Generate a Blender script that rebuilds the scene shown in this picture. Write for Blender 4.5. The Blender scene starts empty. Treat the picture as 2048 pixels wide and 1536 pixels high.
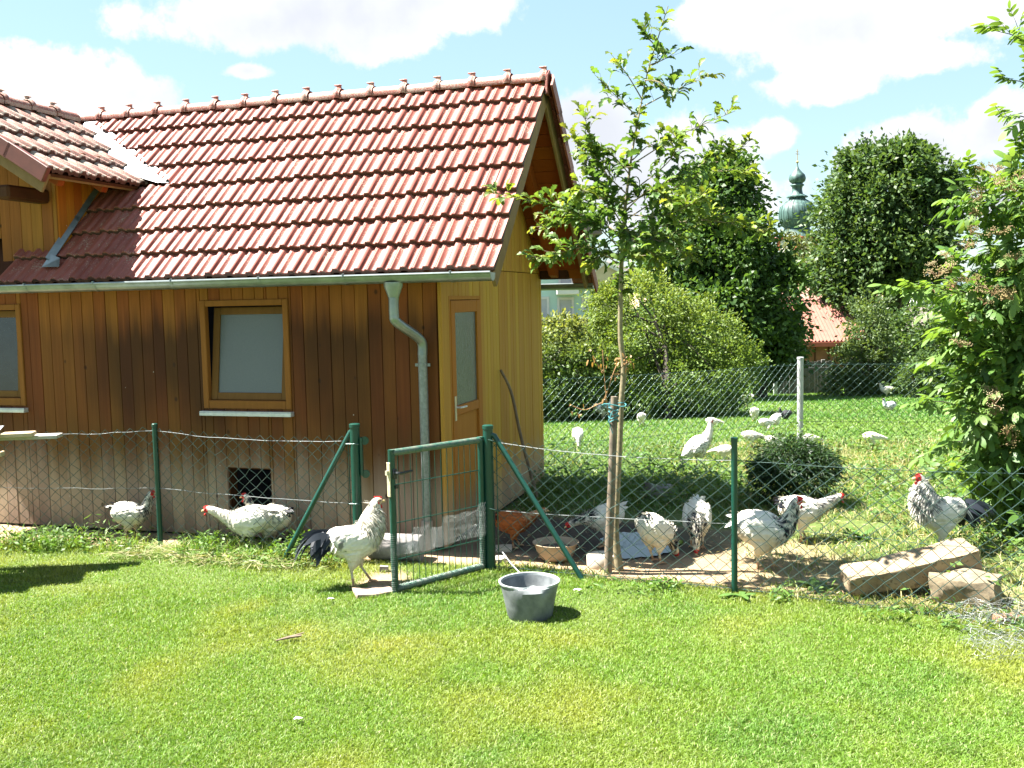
import bpy, bmesh, math, random
import numpy as np
from mathutils import Vector, Matrix, noise as mnoise, kdtree

SC = bpy.context.scene
COL = SC.collection
rng = np.random.default_rng(7)
random.seed(7)

# ------------------------------------------------------------------ camera
CAM_P = Vector((0, 0, 2.0))
PITCH, ROLL, FPX = 0.0857, -0.0205, 1976.0
_fw = Vector((0, math.cos(PITCH), -math.sin(PITCH)))
_up = Vector((0, math.sin(PITCH), math.cos(PITCH)))
_rt = Vector((1, 0, 0))
C_R = math.cos(ROLL) * _rt + math.sin(ROLL) * _up
C_U = -math.sin(ROLL) * _rt + math.cos(ROLL) * _up
cam_d = bpy.data.cameras.new('camera')
cam_d.sensor_width = 36.0
cam_d.lens = FPX * 36.0 / 2048.0
cam_d.clip_start = 0.05
cam_d.clip_end = 6000
cam = bpy.data.objects.new('camera', cam_d)
COL.objects.link(cam)
M = Matrix((C_R, C_U, -_fw)).transposed().to_4x4()
M.translation = CAM_P
cam.matrix_world = M
SC.camera = cam

# ------------------------------------------------------------------ exposure, sun, sky
SC.view_settings.view_transform = 'Standard'
SC.view_settings.look = 'None'
SC.view_settings.gamma = 1
SC.view_settings.use_curve_mapping = False
SC.view_settings.exposure = 2.65
SUN_T = Vector((0.589, -0.062, -1.0)).normalized()      # the way the light travels
sun_d = bpy.data.lights.new('sun', 'SUN')
sun_d.energy = 5.0
sun_d.angle = math.radians(0.53)
sun_d.color = (1.0, 0.955, 0.88)
sun = bpy.data.objects.new('sun', sun_d)
sun.rotation_euler = SUN_T.to_track_quat('-Z', 'Y').to_euler()
sun.location = (-6, 2, 20)
COL.objects.link(sun)

W = bpy.data.worlds.new('World')
SC.world = W
W.use_nodes = True
wt = W.node_tree
wt.nodes.clear()

def nd(t, typ, ins=None, **kw):
    n = t.nodes.new(typ)
    for k, v in kw.items():
        setattr(n, k, v)
    for k, v in (ins or {}).items():
        s = n.inputs[k]
        if isinstance(v, bpy.types.NodeSocket):
            t.links.new(v, s)
        else:
            s.default_value = v
    return n

def mth(t, op, a, b=None, c=None, clamp=False):
    d = {0: a}
    if b is not None: d[1] = b
    if c is not None: d[2] = c
    return nd(t, 'ShaderNodeMath', d, operation=op, use_clamp=clamp).outputs[0]

def vmth(t, op, a, b=None):
    d = {0: a}
    if b is not None: d[1] = b
    n = nd(t, 'ShaderNodeVectorMath', d, operation=op)
    return n.outputs['Value'] if op in ('LENGTH', 'DOT_PRODUCT', 'DISTANCE') else n.outputs[0]

def ramp(t, fac, stops, interp='LINEAR'):
    n = nd(t, 'ShaderNodeValToRGB', {'Fac': fac})
    cr = n.color_ramp
    cr.interpolation = interp
    while len(cr.elements) < len(stops):
        cr.elements.new(0.5)
    for e, (p, c) in zip(cr.elements, stops):
        e.position = p
        e.color = c if len(c) == 4 else (*c, 1)
    return n.outputs[0]

def smooth(t, v, a, b):
    return nd(t, 'ShaderNodeMapRange', {0: v, 1: a, 2: b, 3: 0.0, 4: 1.0}, interpolation_type='SMOOTHSTEP').outputs[0]

def mixc(t, f, a, b, blend='MIX'):
    n = nd(t, 'ShaderNodeMix', {0: f}, data_type='RGBA', blend_type=blend)
    for k, v in ((6, a), (7, b)):
        if isinstance(v, bpy.types.NodeSocket): t.links.new(v, n.inputs[k])
        else: n.inputs[k].default_value = v if len(v) == 4 else (*v, 1)
    return n.outputs[2]

def build_sky():
    t = wt
    sky = nd(t, 'ShaderNodeTexSky', sky_type='NISHITA')
    sky.sun_disc = False
    sky.sun_elevation = math.asin(-SUN_T.z)
    sky.sun_rotation = math.atan2(-SUN_T.x, -SUN_T.y) % (2 * math.pi)
    sky.air_density = 1.0
    sky.dust_density = 0.4
    sky.ozone_density = 1.6
    tc = nd(t, 'ShaderNodeTexCoord').outputs['Generated']
    d = vmth(t, 'NORMALIZE', tc)
    sep = nd(t, 'ShaderNodeSeparateXYZ', {0: d})
    az = mth(t, 'ARCTAN2', sep.outputs[0], sep.outputs[1])
    el = mth(t, 'ARCSINE', sep.outputs[2])
    ae = nd(t, 'ShaderNodeCombineXYZ', {0: az, 1: el, 2: 0.0}).outputs[0]
    # cumulus: soft ellipses in azimuth and elevation, broken up by noise; the same kind goes on all round
    n1 = nd(t, 'ShaderNodeTexNoise', {'Vector': d, 'Scale': 9.0, 'Detail': 10.0, 'Roughness': 0.64})
    n2 = nd(t, 'ShaderNodeTexNoise', {'Vector': d, 'Scale': 19.0, 'Detail': 7.0, 'Roughness': 0.6})
    wob = mth(t, 'ADD', mth(t, 'MULTIPLY', mth(t, 'SUBTRACT', n1.outputs[0], 0.5), 2.1),
              mth(t, 'MULTIPLY', mth(t, 'SUBTRACT', n2.outputs[0], 0.5), 1.15))
    def px(x, y):
        v = (_fw + C_R * ((x - 1024) / FPX) - C_U * ((y - 768) / FPX)).normalized()
        return math.atan2(v.x, v.y), math.asin(v.z)
    blobs = []
    for x, y, rx, ry in ((520, 45, 250, 75), (720, 40, 280, 70), (900, 5, 160, 75), (80, 175, 210, 75), (235, 185, 130, 50), (500, 143, 75, 20),
                         (1500, 35, 150, 85), (1690, 75, 230, 95), (1640, 165, 130, 45), (1960, 10, 220, 80), (1880, 110, 120, 40),
                         (1160, 290, 120, 90), (1230, 390, 150, 90), (1420, 300, 150, 75), (1545, 275, 60, 40), (1480, 400, 140, 70), (1850, 290, 140, 65), (1990, 245, 110, 70), (1960, 400, 150, 70), (1740, 330, 80, 45)):
        a, e = px(x, y)
        blobs.append((a, e, rx / FPX, ry / FPX))
    r2 = random.Random(11)
    for k in range(34):
        a = r2.uniform(0.62, 2 * math.pi - 0.62)
        e = r2.choice([0.1, 0.2, 0.3, 0.5, 0.75, 1.0]) + r2.uniform(-.05, .05)
        blobs.append((a if a < math.pi else a - 2 * math.pi, e, r2.uniform(.12, .3) / max(.35, math.cos(e)), r2.uniform(.05, .1)))
    acc = None
    for a, e, rx, ry in blobs:
        v = vmth(t, 'SUBTRACT', ae, (a, e, 0))
        v = vmth(t, 'MULTIPLY', v, (1 / rx, 1 / ry, 0))
        l = vmth(t, 'LENGTH', v)
        acc = l if acc is None else mth(t, 'SMOOTH_MIN', acc, l, 0.18)
    dens = mth(t, 'ADD', mth(t, 'SUBTRACT', 0.97, acc), wob)
    mask = smooth(t, dens, -0.02, 0.30)
    n3 = nd(t, 'ShaderNodeTexNoise', {'Vector': d, 'Scale': 5.0, 'Detail': 5.0, 'Roughness': 0.5})
    shade = smooth(t, mth(t, 'ADD', n3.outputs[0], mth(t, 'MULTIPLY', dens, 0.12)), 0.42, 0.75)
    cloud = mixc(t, shade, (3.9, 3.95, 4.05), (2.75, 2.85, 3.1))
    haze = mixc(t, mth(t, 'ADD', 0.35, mth(t, 'MULTIPLY', smooth(t, sep.outputs[2], 0.8, -0.02), 0.30)), sky.outputs[0], (1.70, 2.50, 2.62))
    col = mixc(t, mth(t, 'MULTIPLY', mask, 0.97), haze, cloud)
    bg = nd(t, 'ShaderNodeBackground', {'Color': col, 'Strength': 0.05})
    out = nd(t, 'ShaderNodeOutputWorld', {0: bg.outputs[0]})
build_sky()

# ------------------------------------------------------------------ measuring helpers
def ray(px, py):
    return _fw + C_R * ((px - 1024) / FPX) - C_U * ((py - 768) / FPX)
SL, Y0 = 0.065, 13.0
def terr(x, y):
    """height of the ground: flat by the house, falling gently beyond the second fence"""
    y = np.asarray(y, float)
    return np.where(y < Y0, 0.0, np.where(y < 75, -SL * (y - Y0), -SL * (75 - Y0)))
def gnd(px, py):
    r = ray(px, py)
    t = -2.0 / r.z
    if t * r.y > Y0 or t < 0:
        t = (-2.0 + SL * Y0) / (r.z + SL * r.y)
    return CAM_P + r * t
def at(px, py, Y):
    r = ray(px, py)
    return CAM_P + r * (Y / r.y)

# ------------------------------------------------------------------ object helpers
def tag(o, label=None, cat=None, group=None, kind=None):
    if label: o['label'] = label
    if cat: o['category'] = cat
    if group: o['group'] = group
    if kind: o['kind'] = kind
    return o
def empty(name, loc=(0, 0, 0), rz=0.0, parent=None):
    o = bpy.data.objects.new(name, None)
    o.empty_display_size = 0.1
    o.location = loc
    o.rotation_euler = (0, 0, rz)
    COL.objects.link(o)
    if parent: o.parent = parent
    return o
def thing(name, label, cat, loc=(0, 0, 0), rz=0.0, group=None):
    return tag(empty(name, loc, rz), label, cat, group)
def link(name, me, parent=None, loc=None, rot=None, kind=None):
    o = bpy.data.objects.new(name, me)
    COL.objects.link(o)
    if parent: o.parent = parent
    if loc is not None: o.location = loc
    if rot is not None: o.rotation_euler = rot
    if kind: o['kind'] = kind
    return o
def npmesh(name, v, f, mat, cols=None, smooth_=False):
    """mesh from arrays: v Nx3, f Mx3 or Mx4 (all alike), cols Nx3 point colours"""
    v = np.ascontiguousarray(v, np.float32); f = np.ascontiguousarray(f, np.int32)
    me = bpy.data.meshes.new(name)
    me.vertices.add(len(v)); me.vertices.foreach_set('co', v.ravel())
    k = f.shape[1]
    me.loops.add(f.size); me.loops.foreach_set('vertex_index', f.ravel())
    me.polygons.add(len(f))
    me.polygons.foreach_set('loop_start', np.arange(0, f.size, k, dtype=np.int32))
    me.polygons.foreach_set('loop_total', np.full(len(f), k, np.int32))
    if smooth_: me.polygons.foreach_set('use_smooth', np.ones(len(f), bool))
    if cols is not None:
        c = me.color_attributes.new('Col', 'FLOAT_COLOR', 'POINT')
        c.data.foreach_set('color', np.concatenate([np.asarray(cols, np.float32), np.ones((len(v), 1), np.float32)], 1).ravel())
    me.materials.append(mat)
    me.update(calc_edges=True)
    return me

class MB:
    def __init__(s): s.v = []; s.f = []; s.m = []; s.mi = 0
    def add(s, vs, fs, mi=None):
        b = len(s.v); s.v += [tuple(p) for p in vs]; s.f += [tuple(i + b for i in f) for f in fs]
        s.m += [s.mi if mi is None else mi] * len(fs)
    def box(s, lo, hi, T=None, mi=None, ch=0.0):
        x0, y0, z0 = lo; x1, y1, z1 = hi
        if ch <= 0:
            vs = [(x, y, z) for z in (z0, z1) for y in (y0, y1) for x in (x0, x1)]
            fs = [(0, 2, 3, 1), (4, 5, 7, 6), (0, 1, 5, 4), (2, 6, 7, 3), (0, 4, 6, 2), (1, 3, 7, 5)]
        else:
            c = ch; vs = []; idx = {}
            for i, x in ((0, x0), (1, x1)):
                for j, y in ((0, y0), (1, y1)):
                    for k, z in ((0, z0), (1, z1)):
                        dx = c if i == 0 else -c; dy = c if j == 0 else -c; dz = c if k == 0 else -c
                        for a, p in ((0, (x, y + dy, z + dz)), (1, (x + dx, y, z + dz)), (2, (x + dx, y + dy, z))):
                            idx[i, j, k, a] = len(vs); vs.append(p)
            I = lambda i, j, k, a: idx[i, j, k, a]
            fs = []
            for i in (0, 1):
                q = [I(i, 0, 0, 0), I(i, 1, 0, 0), I(i, 1, 1, 0), I(i, 0, 1, 0)]; fs.append(q if i else q[::-1])
                q = [I(0, i, 0, 1), I(1, i, 0, 1), I(1, i, 1, 1), I(0, i, 1, 1)]; fs.append(q[::-1] if i else q)
                q = [I(0, 0, i, 2), I(1, 0, i, 2), I(1, 1, i, 2), I(0, 1, i, 2)]; fs.append(q if i else q[::-1])
                for j in (0, 1):
                    fs.append([I(i, j, 0, 0), I(i, j, 1, 0), I(i, j, 1, 1), I(i, j, 0, 1)])
                    fs.append([I(i, 0, j, 0), I(i, 1, j, 0), I(i, 1, j, 2), I(i, 0, j, 2)])
                    fs.append([I(0, i, j, 1), I(1, i, j, 1), I(1, i, j, 2), I(0, i, j, 2)])
                    for k in (0, 1): fs.append([I(i, j, k, 0), I(i, j, k, 1), I(i, j, k, 2)])
        if T is not None: vs = [T @ Vector(p) for p in vs]
        s.add(vs, fs, mi)
    def tube(s, pts, r, n=6, mi=None, cap=True):
        pts = [Vector(p) for p in pts]
        rs = r if hasattr(r, '__len__') else [r] * len(pts)
        vs = []; fs = []; N = None
        for i, p in enumerate(pts):
            t = (pts[min(i + 1, len(pts) - 1)] - pts[max(i - 1, 0)])
            if t.length < 1e-9: t = Vector((0, 0, 1))
            t.normalize()
            if N is None:
                N = t.orthogonal().normalized()
            else:
                N = (N - t * N.dot(t))
                N = N.normalized() if N.length > 1e-6 else t.orthogonal().normalized()
            B = t.cross(N)
            for k in range(n):
                a = 2 * math.pi * k / n
                vs.append(p + (N * math.cos(a) + B * math.sin(a)) * rs[i])
        for i in range(len(pts) - 1):
            for k in range(n):
                fs.append((i * n + k, i * n + (k + 1) % n, (i + 1) * n + (k + 1) % n, (i + 1) * n + k))
        if cap and n > 2:
            fs.append(tuple(range(n))[::-1]); fs.append(tuple((len(pts) - 1) * n + k for k in range(n)))
        s.add(vs, fs, mi)
    def lathe(s, prof, n=24, T=None, mi=None, fx=None):
        vs = []; fs = []
        for r, z in prof:
            for k in range(n):
                a = 2 * math.pi * k / n
                q = fx(r, a) if fx else r
                vs.append(Vector((q * math.cos(a), q * math.sin(a), z)))
        if T is not None: vs = [T @ p for p in vs]
        for i in range(len(prof) - 1):
            for k in range(n):
                fs.append((i * n + k, i * n + (k + 1) % n, (i + 1) * n + (k + 1) % n, (i + 1) * n + k))
        s.add(vs, fs, mi)
    def prism(s, poly, a, b, T=None, mi=None):
        """polygon in (x,z) swept from y=a to y=b"""
        n = len(poly)
        vs = [(x, a, z) for x, z in poly] + [(x, b, z) for x, z in poly]
        fs = [tuple(range(n)), tuple(range(2 * n - 1, n - 1, -1))] + [(i, i + n, (i + 1) % n + n, (i + 1) % n) for i in range(n)]
        if T is not None: vs = [T @ Vector(p) for p in vs]
        s.add(vs, fs, mi)
    def mesh(s, name, mats, sm=False, recalc=True):
        me = bpy.data.meshes.new(name)
        me.from_pydata([tuple(p) for p in s.v], [], s.f)
        for m in (mats if isinstance(mats, (list, tuple)) else [mats]): me.materials.append(m)
        me.polygons.foreach_set('material_index', s.m)
        if recalc:
            bm = bmesh.new(); bm.from_mesh(me); bmesh.ops.recalc_face_normals(bm, faces=bm.faces); bm.to_mesh(me); bm.free()
        if sm:
            me.polygons.foreach_set('use_smooth', [True] * len(me.polygons))
            try: me.set_sharp_from_angle(angle=math.radians(sm if sm is not True else 40))
            except Exception: pass
        return me
    def build(s, name, mats, parent=None, loc=None, rot=None, sm=False, kind=None):
        return link(name, s.mesh(name, mats, sm), parent, loc, rot, kind)

def spline(ctrl, n):
    """Catmull-Rom through rows of an array, n samples"""
    c = np.asarray(ctrl, float); m = len(c)
    P = np.vstack([2 * c[0] - c[1], c, 2 * c[-1] - c[-2]])
    out = []
    for u in np.linspace(0, m - 1, n):
        i = min(int(u), m - 2); t = u - i
        p0, p1, p2, p3 = P[i:i + 4]
        out.append(.5 * ((2 * p1) + (-p0 + p2) * t + (2 * p0 - 5 * p1 + 4 * p2 - p3) * t * t + (-p0 + 3 * p1 - 3 * p2 + p3) * t ** 3))
    return np.array(out)

# ------------------------------------------------------------------ materials
def newmat(name):
    m = bpy.data.materials.new(name); m.use_nodes = True
    t = m.node_tree; t.nodes.clear()
    return m, t
def fin(m, t, base, rough=0.6, bump=None, bstr=0.3, bdist=0.01, metal=0.0, spec=0.5, normal=None, extra=None):
    ins = {'Base Color': base if isinstance(base, bpy.types.NodeSocket) else (*base[:3], 1), 'Roughness': rough, 'Metallic': metal, 'Specular IOR Level': spec}
    p = nd(t, 'ShaderNodeBsdfPrincipled', ins)
    for k, v in (extra or {}).items():
        if isinstance(v, bpy.types.NodeSocket): t.links.new(v, p.inputs[k])
        else: p.inputs[k].default_value = v
    if bump is not None:
        b = nd(t, 'ShaderNodeBump', {'Height': bump, 'Strength': bstr, 'Distance': bdist})
        t.links.new(b.outputs[0], p.inputs['Normal'])
    nd(t, 'ShaderNodeOutputMaterial', {0: p.outputs[0]})
    return m
def pos(t): return nd(t, 'ShaderNodeNewGeometry').outputs['Position']
def noise(t, vec, scale, detail=4, rough=0.55, dist=0.0):
    return nd(t, 'ShaderNodeTexNoise', {'Vector': vec, 'Scale': scale, 'Detail': detail, 'Roughness': rough, 'Distortion': dist}).outputs[0]
def orand(t): return nd(t, 'ShaderNodeObjectInfo').outputs['Random']

def wood(name, c0, c1, weather=None, rough=0.55, stretch=(42, 42, 0.9), knots=True, greybase=True):
    """boards with grain along Z; weather: list of (z, colour) washes up the wall"""
    m, t = newmat(name)
    P = pos(t); R = orand(t)
    off = nd(t, 'ShaderNodeCombineXYZ', {0: mth(t, 'MULTIPLY', R, 31.0), 1: mth(t, 'MULTIPLY', R, 17.0), 2: mth(t, 'MULTIPLY', R, 9.0)}).outputs[0]
    Q = vmth(t, 'ADD', vmth(t, 'MULTIPLY', P, stretch), off)
    g = noise(t, Q, 1.0, 6, 0.6, 0.6)
    g2 = noise(t, vmth(t, 'MULTIPLY', Q, (6, 6, 1.5)), 1.0, 3, 0.5)
    gg = mth(t, 'ADD', mth(t, 'MULTIPLY', g, 0.75), mth(t, 'MULTIPLY', g2, 0.25))
    col = ramp(t, gg, [(0.22, c0), (0.78, c1)])
    if weather:
        z = nd(t, 'ShaderNodeSeparateXYZ', {0: P}).outputs[2]
        jit = mth(t, 'ADD', mth(t, 'MULTIPLY', mth(t, 'SUBTRACT', R, 0.5), 0.12),
                  mth(t, 'MULTIPLY', mth(t, 'SUBTRACT', noise(t, vmth(t, 'MULTIPLY', P, (9, 9, 0.5)), 1.0, 4), 0.5), 0.55))
        zz = mth(t, 'ADD', z, jit)
        patch = smooth(t, noise(t, vmth(t, 'MULTIPLY', P, (1.1, 1.1, 0.45)), 1.0, 3, 0.5), 0.34, 0.60)
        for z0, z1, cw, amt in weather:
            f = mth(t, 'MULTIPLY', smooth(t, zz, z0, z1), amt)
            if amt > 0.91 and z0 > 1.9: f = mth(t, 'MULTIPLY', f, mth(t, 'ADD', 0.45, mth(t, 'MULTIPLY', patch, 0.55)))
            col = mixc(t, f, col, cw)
    hsv = nd(t, 'ShaderNodeHueSaturation', {'Color': col, 'Value': mth(t, 'ADD', 0.90, mth(t, 'MULTIPLY', R, 0.20)),
                                            'Hue': mth(t, 'ADD', 0.49, mth(t, 'MULTIPLY', R, 0.02))})
    col = hsv.outputs[0]
    if knots:
        vo = nd(t, 'ShaderNodeTexVoronoi', {'Vector': vmth(t, 'MULTIPLY', P, (1, 1, 0.75)), 'Scale': 5.2, 'Randomness': 1.0})
        k = smooth(t, vo.outputs['Distance'], 0.105, 0.045)
        col = mixc(t, mth(t, 'MULTIPLY', k, 0.8), col, (0.035, 0.016, 0.008))
    vo2 = nd(t, 'ShaderNodeTexVoronoi', {'Vector': P, 'Scale': 11.0, 'Randomness': 1.0})
    sp = mth(t, 'MULTIPLY', smooth(t, vo2.outputs['Distance'], 0.055, 0.03), smooth(t, vo2.outputs['Color'], 0.8, 0.85))
    col = mixc(t, sp, col, (0.55, 0.52, 0.45))
    return fin(m, t, col, 0.72, gg, 0.35, 0.004, spec=0.18)

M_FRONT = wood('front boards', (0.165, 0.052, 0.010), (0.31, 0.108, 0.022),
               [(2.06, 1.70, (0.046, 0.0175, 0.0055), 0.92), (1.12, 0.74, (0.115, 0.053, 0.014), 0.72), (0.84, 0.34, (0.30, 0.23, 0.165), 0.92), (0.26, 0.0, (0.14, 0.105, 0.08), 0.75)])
M_GABLE = wood('gable boards', (0.33, 0.172, 0.024), (0.48, 0.27, 0.045), [(0.62, 0.15, (0.34, 0.25, 0.16), 0.85)], knots=False)
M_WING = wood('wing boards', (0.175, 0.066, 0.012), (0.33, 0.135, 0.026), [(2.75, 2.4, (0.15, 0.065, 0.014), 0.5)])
M_WINGSIDE = wood('wing side boards', (0.30, 0.085, 0.008), (0.46, 0.15, 0.016))
M_FRAME = wood('stained frame', (0.18, 0.062, 0.013), (0.26, 0.096, 0.022), stretch=(20, 20, 2), knots=False)
M_SASH = wood('weathered sash', (0.13, 0.06, 0.015), (0.19, 0.09, 0.025), stretch=(20, 20, 2), knots=False)
M_DOOR = wood('door wood', (0.30, 0.125, 0.014), (0.42, 0.19, 0.028), [(0.5, 0.1, (0.26, 0.19, 0.12), 0.8)], knots=False)
M_BEAM = wood('dark beams', (0.035, 0.013, 0.005), (0.075, 0.029, 0.010), stretch=(6, 6, 6), knots=False)
M_SOFFIT = wood('soffit boards', (0.20, 0.05, 0.006), (0.30, 0.085, 0.011), stretch=(3, 16, 16))
M_BARGE = wood('barge boards', (0.15, 0.095, 0.04), (0.25, 0.165, 0.075), stretch=(8, 8, 8), knots=False)

def simple(name, c, rough=0.6, metal=0.0, var=0.25, scale=12.0, bump=0.15, spec=0.5, c2=None, dark=None):
    m, t = newmat(name)
    P = pos(t)
    n = noise(t, P, scale, 5, 0.6)
    cc = c2 or tuple(x * (1 - var) for x in c)
    col = ramp(t, n, [(0.32, cc), (0.68, c)])
    if dark:
        vo = noise(t, P, scale * 5, 3, 0.6)
        col = mixc(t, smooth(t, vo, dark[0], dark[0] + 0.08), col, dark[1])
    return fin(m, t, col, rough, n, bump, 0.006, metal, spec)

def tilemat(name, c0, c1, lichen, grey, rough):
    m, t = newmat(name)
    P = pos(t); R = orand(t)
    n = noise(t, P, 9, 5, 0.6)
    col = ramp(t, mth(t, 'ADD', mth(t, 'MULTIPLY', n, 0.6), mth(t, 'MULTIPLY', R, 0.4)), [(0.25, c0), (0.75, c1)])
    uv = nd(t, 'ShaderNodeTexCoord').outputs['Object']
    u = nd(t, 'ShaderNodeSeparateXYZ', {0: uv})
    # lichen gathers in the pans and along the lower edge
    band = mth(t, 'MAXIMUM', smooth(t, u.outputs[2], 0.016, 0.004), smooth(t, u.outputs[1], 0.05, 0.0))
    sp = noise(t, P, 85, 3, 0.7)
    big = noise(t, P, 6, 3, 0.5)
    lk = mth(t, 'MULTIPLY', smooth(t, mth(t, 'ADD', mth(t, 'ADD', sp, mth(t, 'MULTIPLY', big, 0.35)), mth(t, 'MULTIPLY', band, 0.13)), 0.80 - lichen, 0.92 - lichen), 0.85)
    col = mixc(t, lk, col, grey)
    r = mth(t, 'ADD', rough, mth(t, 'MULTIPLY', lk, 0.35))
    return fin(m, t, col, r, mth(t, 'ADD', sp, mth(t, 'MULTIPLY', lk, 0.6)), 0.25, 0.003, spec=0.38)
M_TILE = tilemat('roof tile', (0.175, 0.043, 0.028), (0.25, 0.074, 0.052), -0.06, (0.38, 0.29, 0.22), 0.50)
M_VERGE = simple('verge metal', (0.12, 0.032, 0.022), 0.5)
M_TILEW = tilemat('weathered tile', (0.16, 0.052, 0.036), (0.22, 0.085, 0.062), 0.13, (0.33, 0.29, 0.24), 0.6)
M_TILEEDGE = simple('tile edge', (0.06, 0.024, 0.015), 0.7, scale=30)
M_RIDGE = tilemat('ridge tile', (0.24, 0.068, 0.046), (0.32, 0.11, 0.08), 0.02, (0.38, 0.31, 0.26), 0.5)
M_ZINC = simple('zinc', (0.26, 0.30, 0.30), 0.36, 0.7, 0.35, 7, 0.1)
M_GALV = simple('galvanised steel', (0.25, 0.27, 0.27), 0.45, 0.5, 0.35, 40, 0.1)
M_FLASH = simple('flashing sheet', (0.38, 0.40, 0.42), 0.5, 0.3, 0.15, 6, 0.05)
M_ALU = simple('aluminium sill', (0.62, 0.64, 0.66), 0.4, 0.4, 0.2, 20, 0.05, dark=(0.66, (0.15, 0.13, 0.1)))
M_PLAST = simple('grey pipe boot', (0.30, 0.24, 0.19), 0.7, 0, 0.3, 10)
M_DARK = simple('dark interior', (0.012, 0.011, 0.01), 0.9)
M_GREEN = simple('green painted steel', (0.004, 0.048, 0.033), 0.35, 0, 0.25, 25, 0.08)
M_GREENW = simple('weathered green rail', (0.012, 0.085, 0.06), 0.5, 0, 0.3, 30, 0.15, c2=(0.13, 0.14, 0.11))
M_MESH = simple('green coated wire', (0.050, 0.095, 0.082), 0.3, 0.35, 0.3, 60)
M_WIRE = simple('galvanised wire', (0.30, 0.32, 0.31), 0.35, 0.6, 0.3, 50)
M_WHITEPOST = simple('white post', (0.40, 0.42, 0.41), 0.5, 0.1, 0.2, 14, dark=(0.7, (0.25, 0.25, 0.22)))
M_BLACK = simple('black plastic', (0.018, 0.02, 0.022), 0.4, 0, 0.3, 20)
M_BRASS = simple('pale latch plate', (0.60, 0.53, 0.36), 0.45, 0.3, 0.3, 40)
M_BUCKET = simple('bucket plastic', (0.16, 0.175, 0.18), 0.6, 0, 0.45, 16, 0.2, c2=(0.085, 0.097, 0.10), dark=(0.66, (0.22, 0.22, 0.21)))
M_RIM = simple('bucket rim', (0.30, 0.33, 0.33), 0.5, 0, 0.3, 30)
M_CONC = simple('concrete', (0.52, 0.47, 0.38), 0.85, 0, 0.3, 18, 0.5)
M_BASIN = simple('basin enamel', (0.36, 0.28, 0.19), 0.55, 0, 0.4, 8, 0.3, c2=(0.22, 0.16, 0.10))
M_STONE = simple('sandstone', (0.29, 0.225, 0.14), 0.9, 0, 0.35, 7, 1.0, c2=(0.16, 0.115, 0.065), dark=(0.57, (0.11, 0.08, 0.045)))
M_STONE2 = simple('rough stone', (0.25, 0.195, 0.12), 0.9, 0, 0.4, 16, 1.2, c2=(0.11, 0.088, 0.055), dark=(0.6, (0.10, 0.085, 0.06)))
M_GREYSTONE = simple('grey stone', (0.24, 0.22, 0.21), 0.85, 0, 0.4, 12, 0.8)
M_BRICK = simple('brick', (0.42, 0.22, 0.12), 0.85, 0, 0.35, 22, 0.6)
M_BARK = simple('oak bark', (0.24, 0.20, 0.115), 0.8, 0, 0.5, 22, 0.6, c2=(0.12, 0.10, 0.055))
M_BARKD = simple('dark bark', (0.06, 0.048, 0.035), 0.85, 0, 0.4, 8, 0.6)
M_STAKE = simple('stake wood', (0.19, 0.15, 0.105), 0.8, 0, 0.45, 14, 0.5, c2=(0.085, 0.066, 0.046))
M_STICK = simple('old handle', (0.20, 0.145, 0.095), 0.75, 0, 0.4, 16, 0.4)
M_TWINE = simple('teal twine', (0.05, 0.22, 0.24), 0.7, 0, 0.3, 60)
M_DRY = simple('dry plant', (0.34, 0.19, 0.08), 0.8, 0, 0.5, 25, 0.3)
M_STRAW = simple('straw', (0.42, 0.36, 0.17), 0.8, 0, 0.35, 40, 0.2)
M_MINT = simple('mint render', (0.46, 0.64, 0.58), 0.9, 0, 0.08, 3)
M_CREAM = simple('cream render', (0.48, 0.42, 0.29), 0.9, 0, 0.1, 3)
M_WHITE = simple('white paint', (0.6, 0.59, 0.57), 0.6, 0, 0.08, 5)
M_SLATE = simple('grey roof', (0.16, 0.13, 0.115), 0.8, 0, 0.35, 5)
M_REDSHEET = simple('red roof sheet', (0.27, 0.115, 0.085), 0.6, 0, 0.25, 3)
M_REDTRIM = simple('salmon trim', (0.34, 0.085, 0.05), 0.8, 0, 0.2, 2)
M_SHEDWOOD = simple('shed wood', (0.22, 0.085, 0.03), 0.7, 0, 0.4, 3, 0.3)
M_FENCEWOOD = simple('grey fence boards', (0.17, 0.165, 0.155), 0.85, 0, 0.4, 6, 0.3)
M_HILL = simple('haze blue wooded hill', (0.05, 0.085, 0.10), 1.0, 0, 0.2, 0.02)  # blue of the distance haze put into the hill's colour
M_FIELD = simple('stubble field', (0.34, 0.25, 0.13), 1.0, 0, 0.2, 0.03)
M_GLASSF = simple('frosted pane', (0.11, 0.122, 0.12), 0.32, 0, 0.12, 90, 0.25, spec=0.5, dark=(0.74, (0.15, 0.15, 0.15)))
M_GLASSD = simple('dusty dark pane', (0.022, 0.027, 0.03), 0.15, 0, 0.4, 10, 0.05, spec=0.6, dark=(0.68, (0.13, 0.15, 0.16)))
M_GLASSR = simple('ribbed door pane', (0.085, 0.105, 0.10), 0.25, 0, 0.35, 55, 0.9, spec=0.6)
M_SHUTTER = simple('grey shutter', (0.42, 0.43, 0.45), 0.7, 0, 0.1, 5)

def copper():
    m, t = newmat('verdigris copper')
    P = pos(t)
    n = noise(t, vmth(t, 'MULTIPLY', P, (2.6, 2.6, 0.25)), 1.0, 6, 0.65)
    col = ramp(t, n, [(0.34, (0.008, 0.02, 0.019)), (0.5, (0.032, 0.075, 0.066)), (0.70, (0.10, 0.17, 0.15))])
    return fin(m, t, col, 0.55, n, 0.2, 0.05)
M_COPPER = copper()

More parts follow.
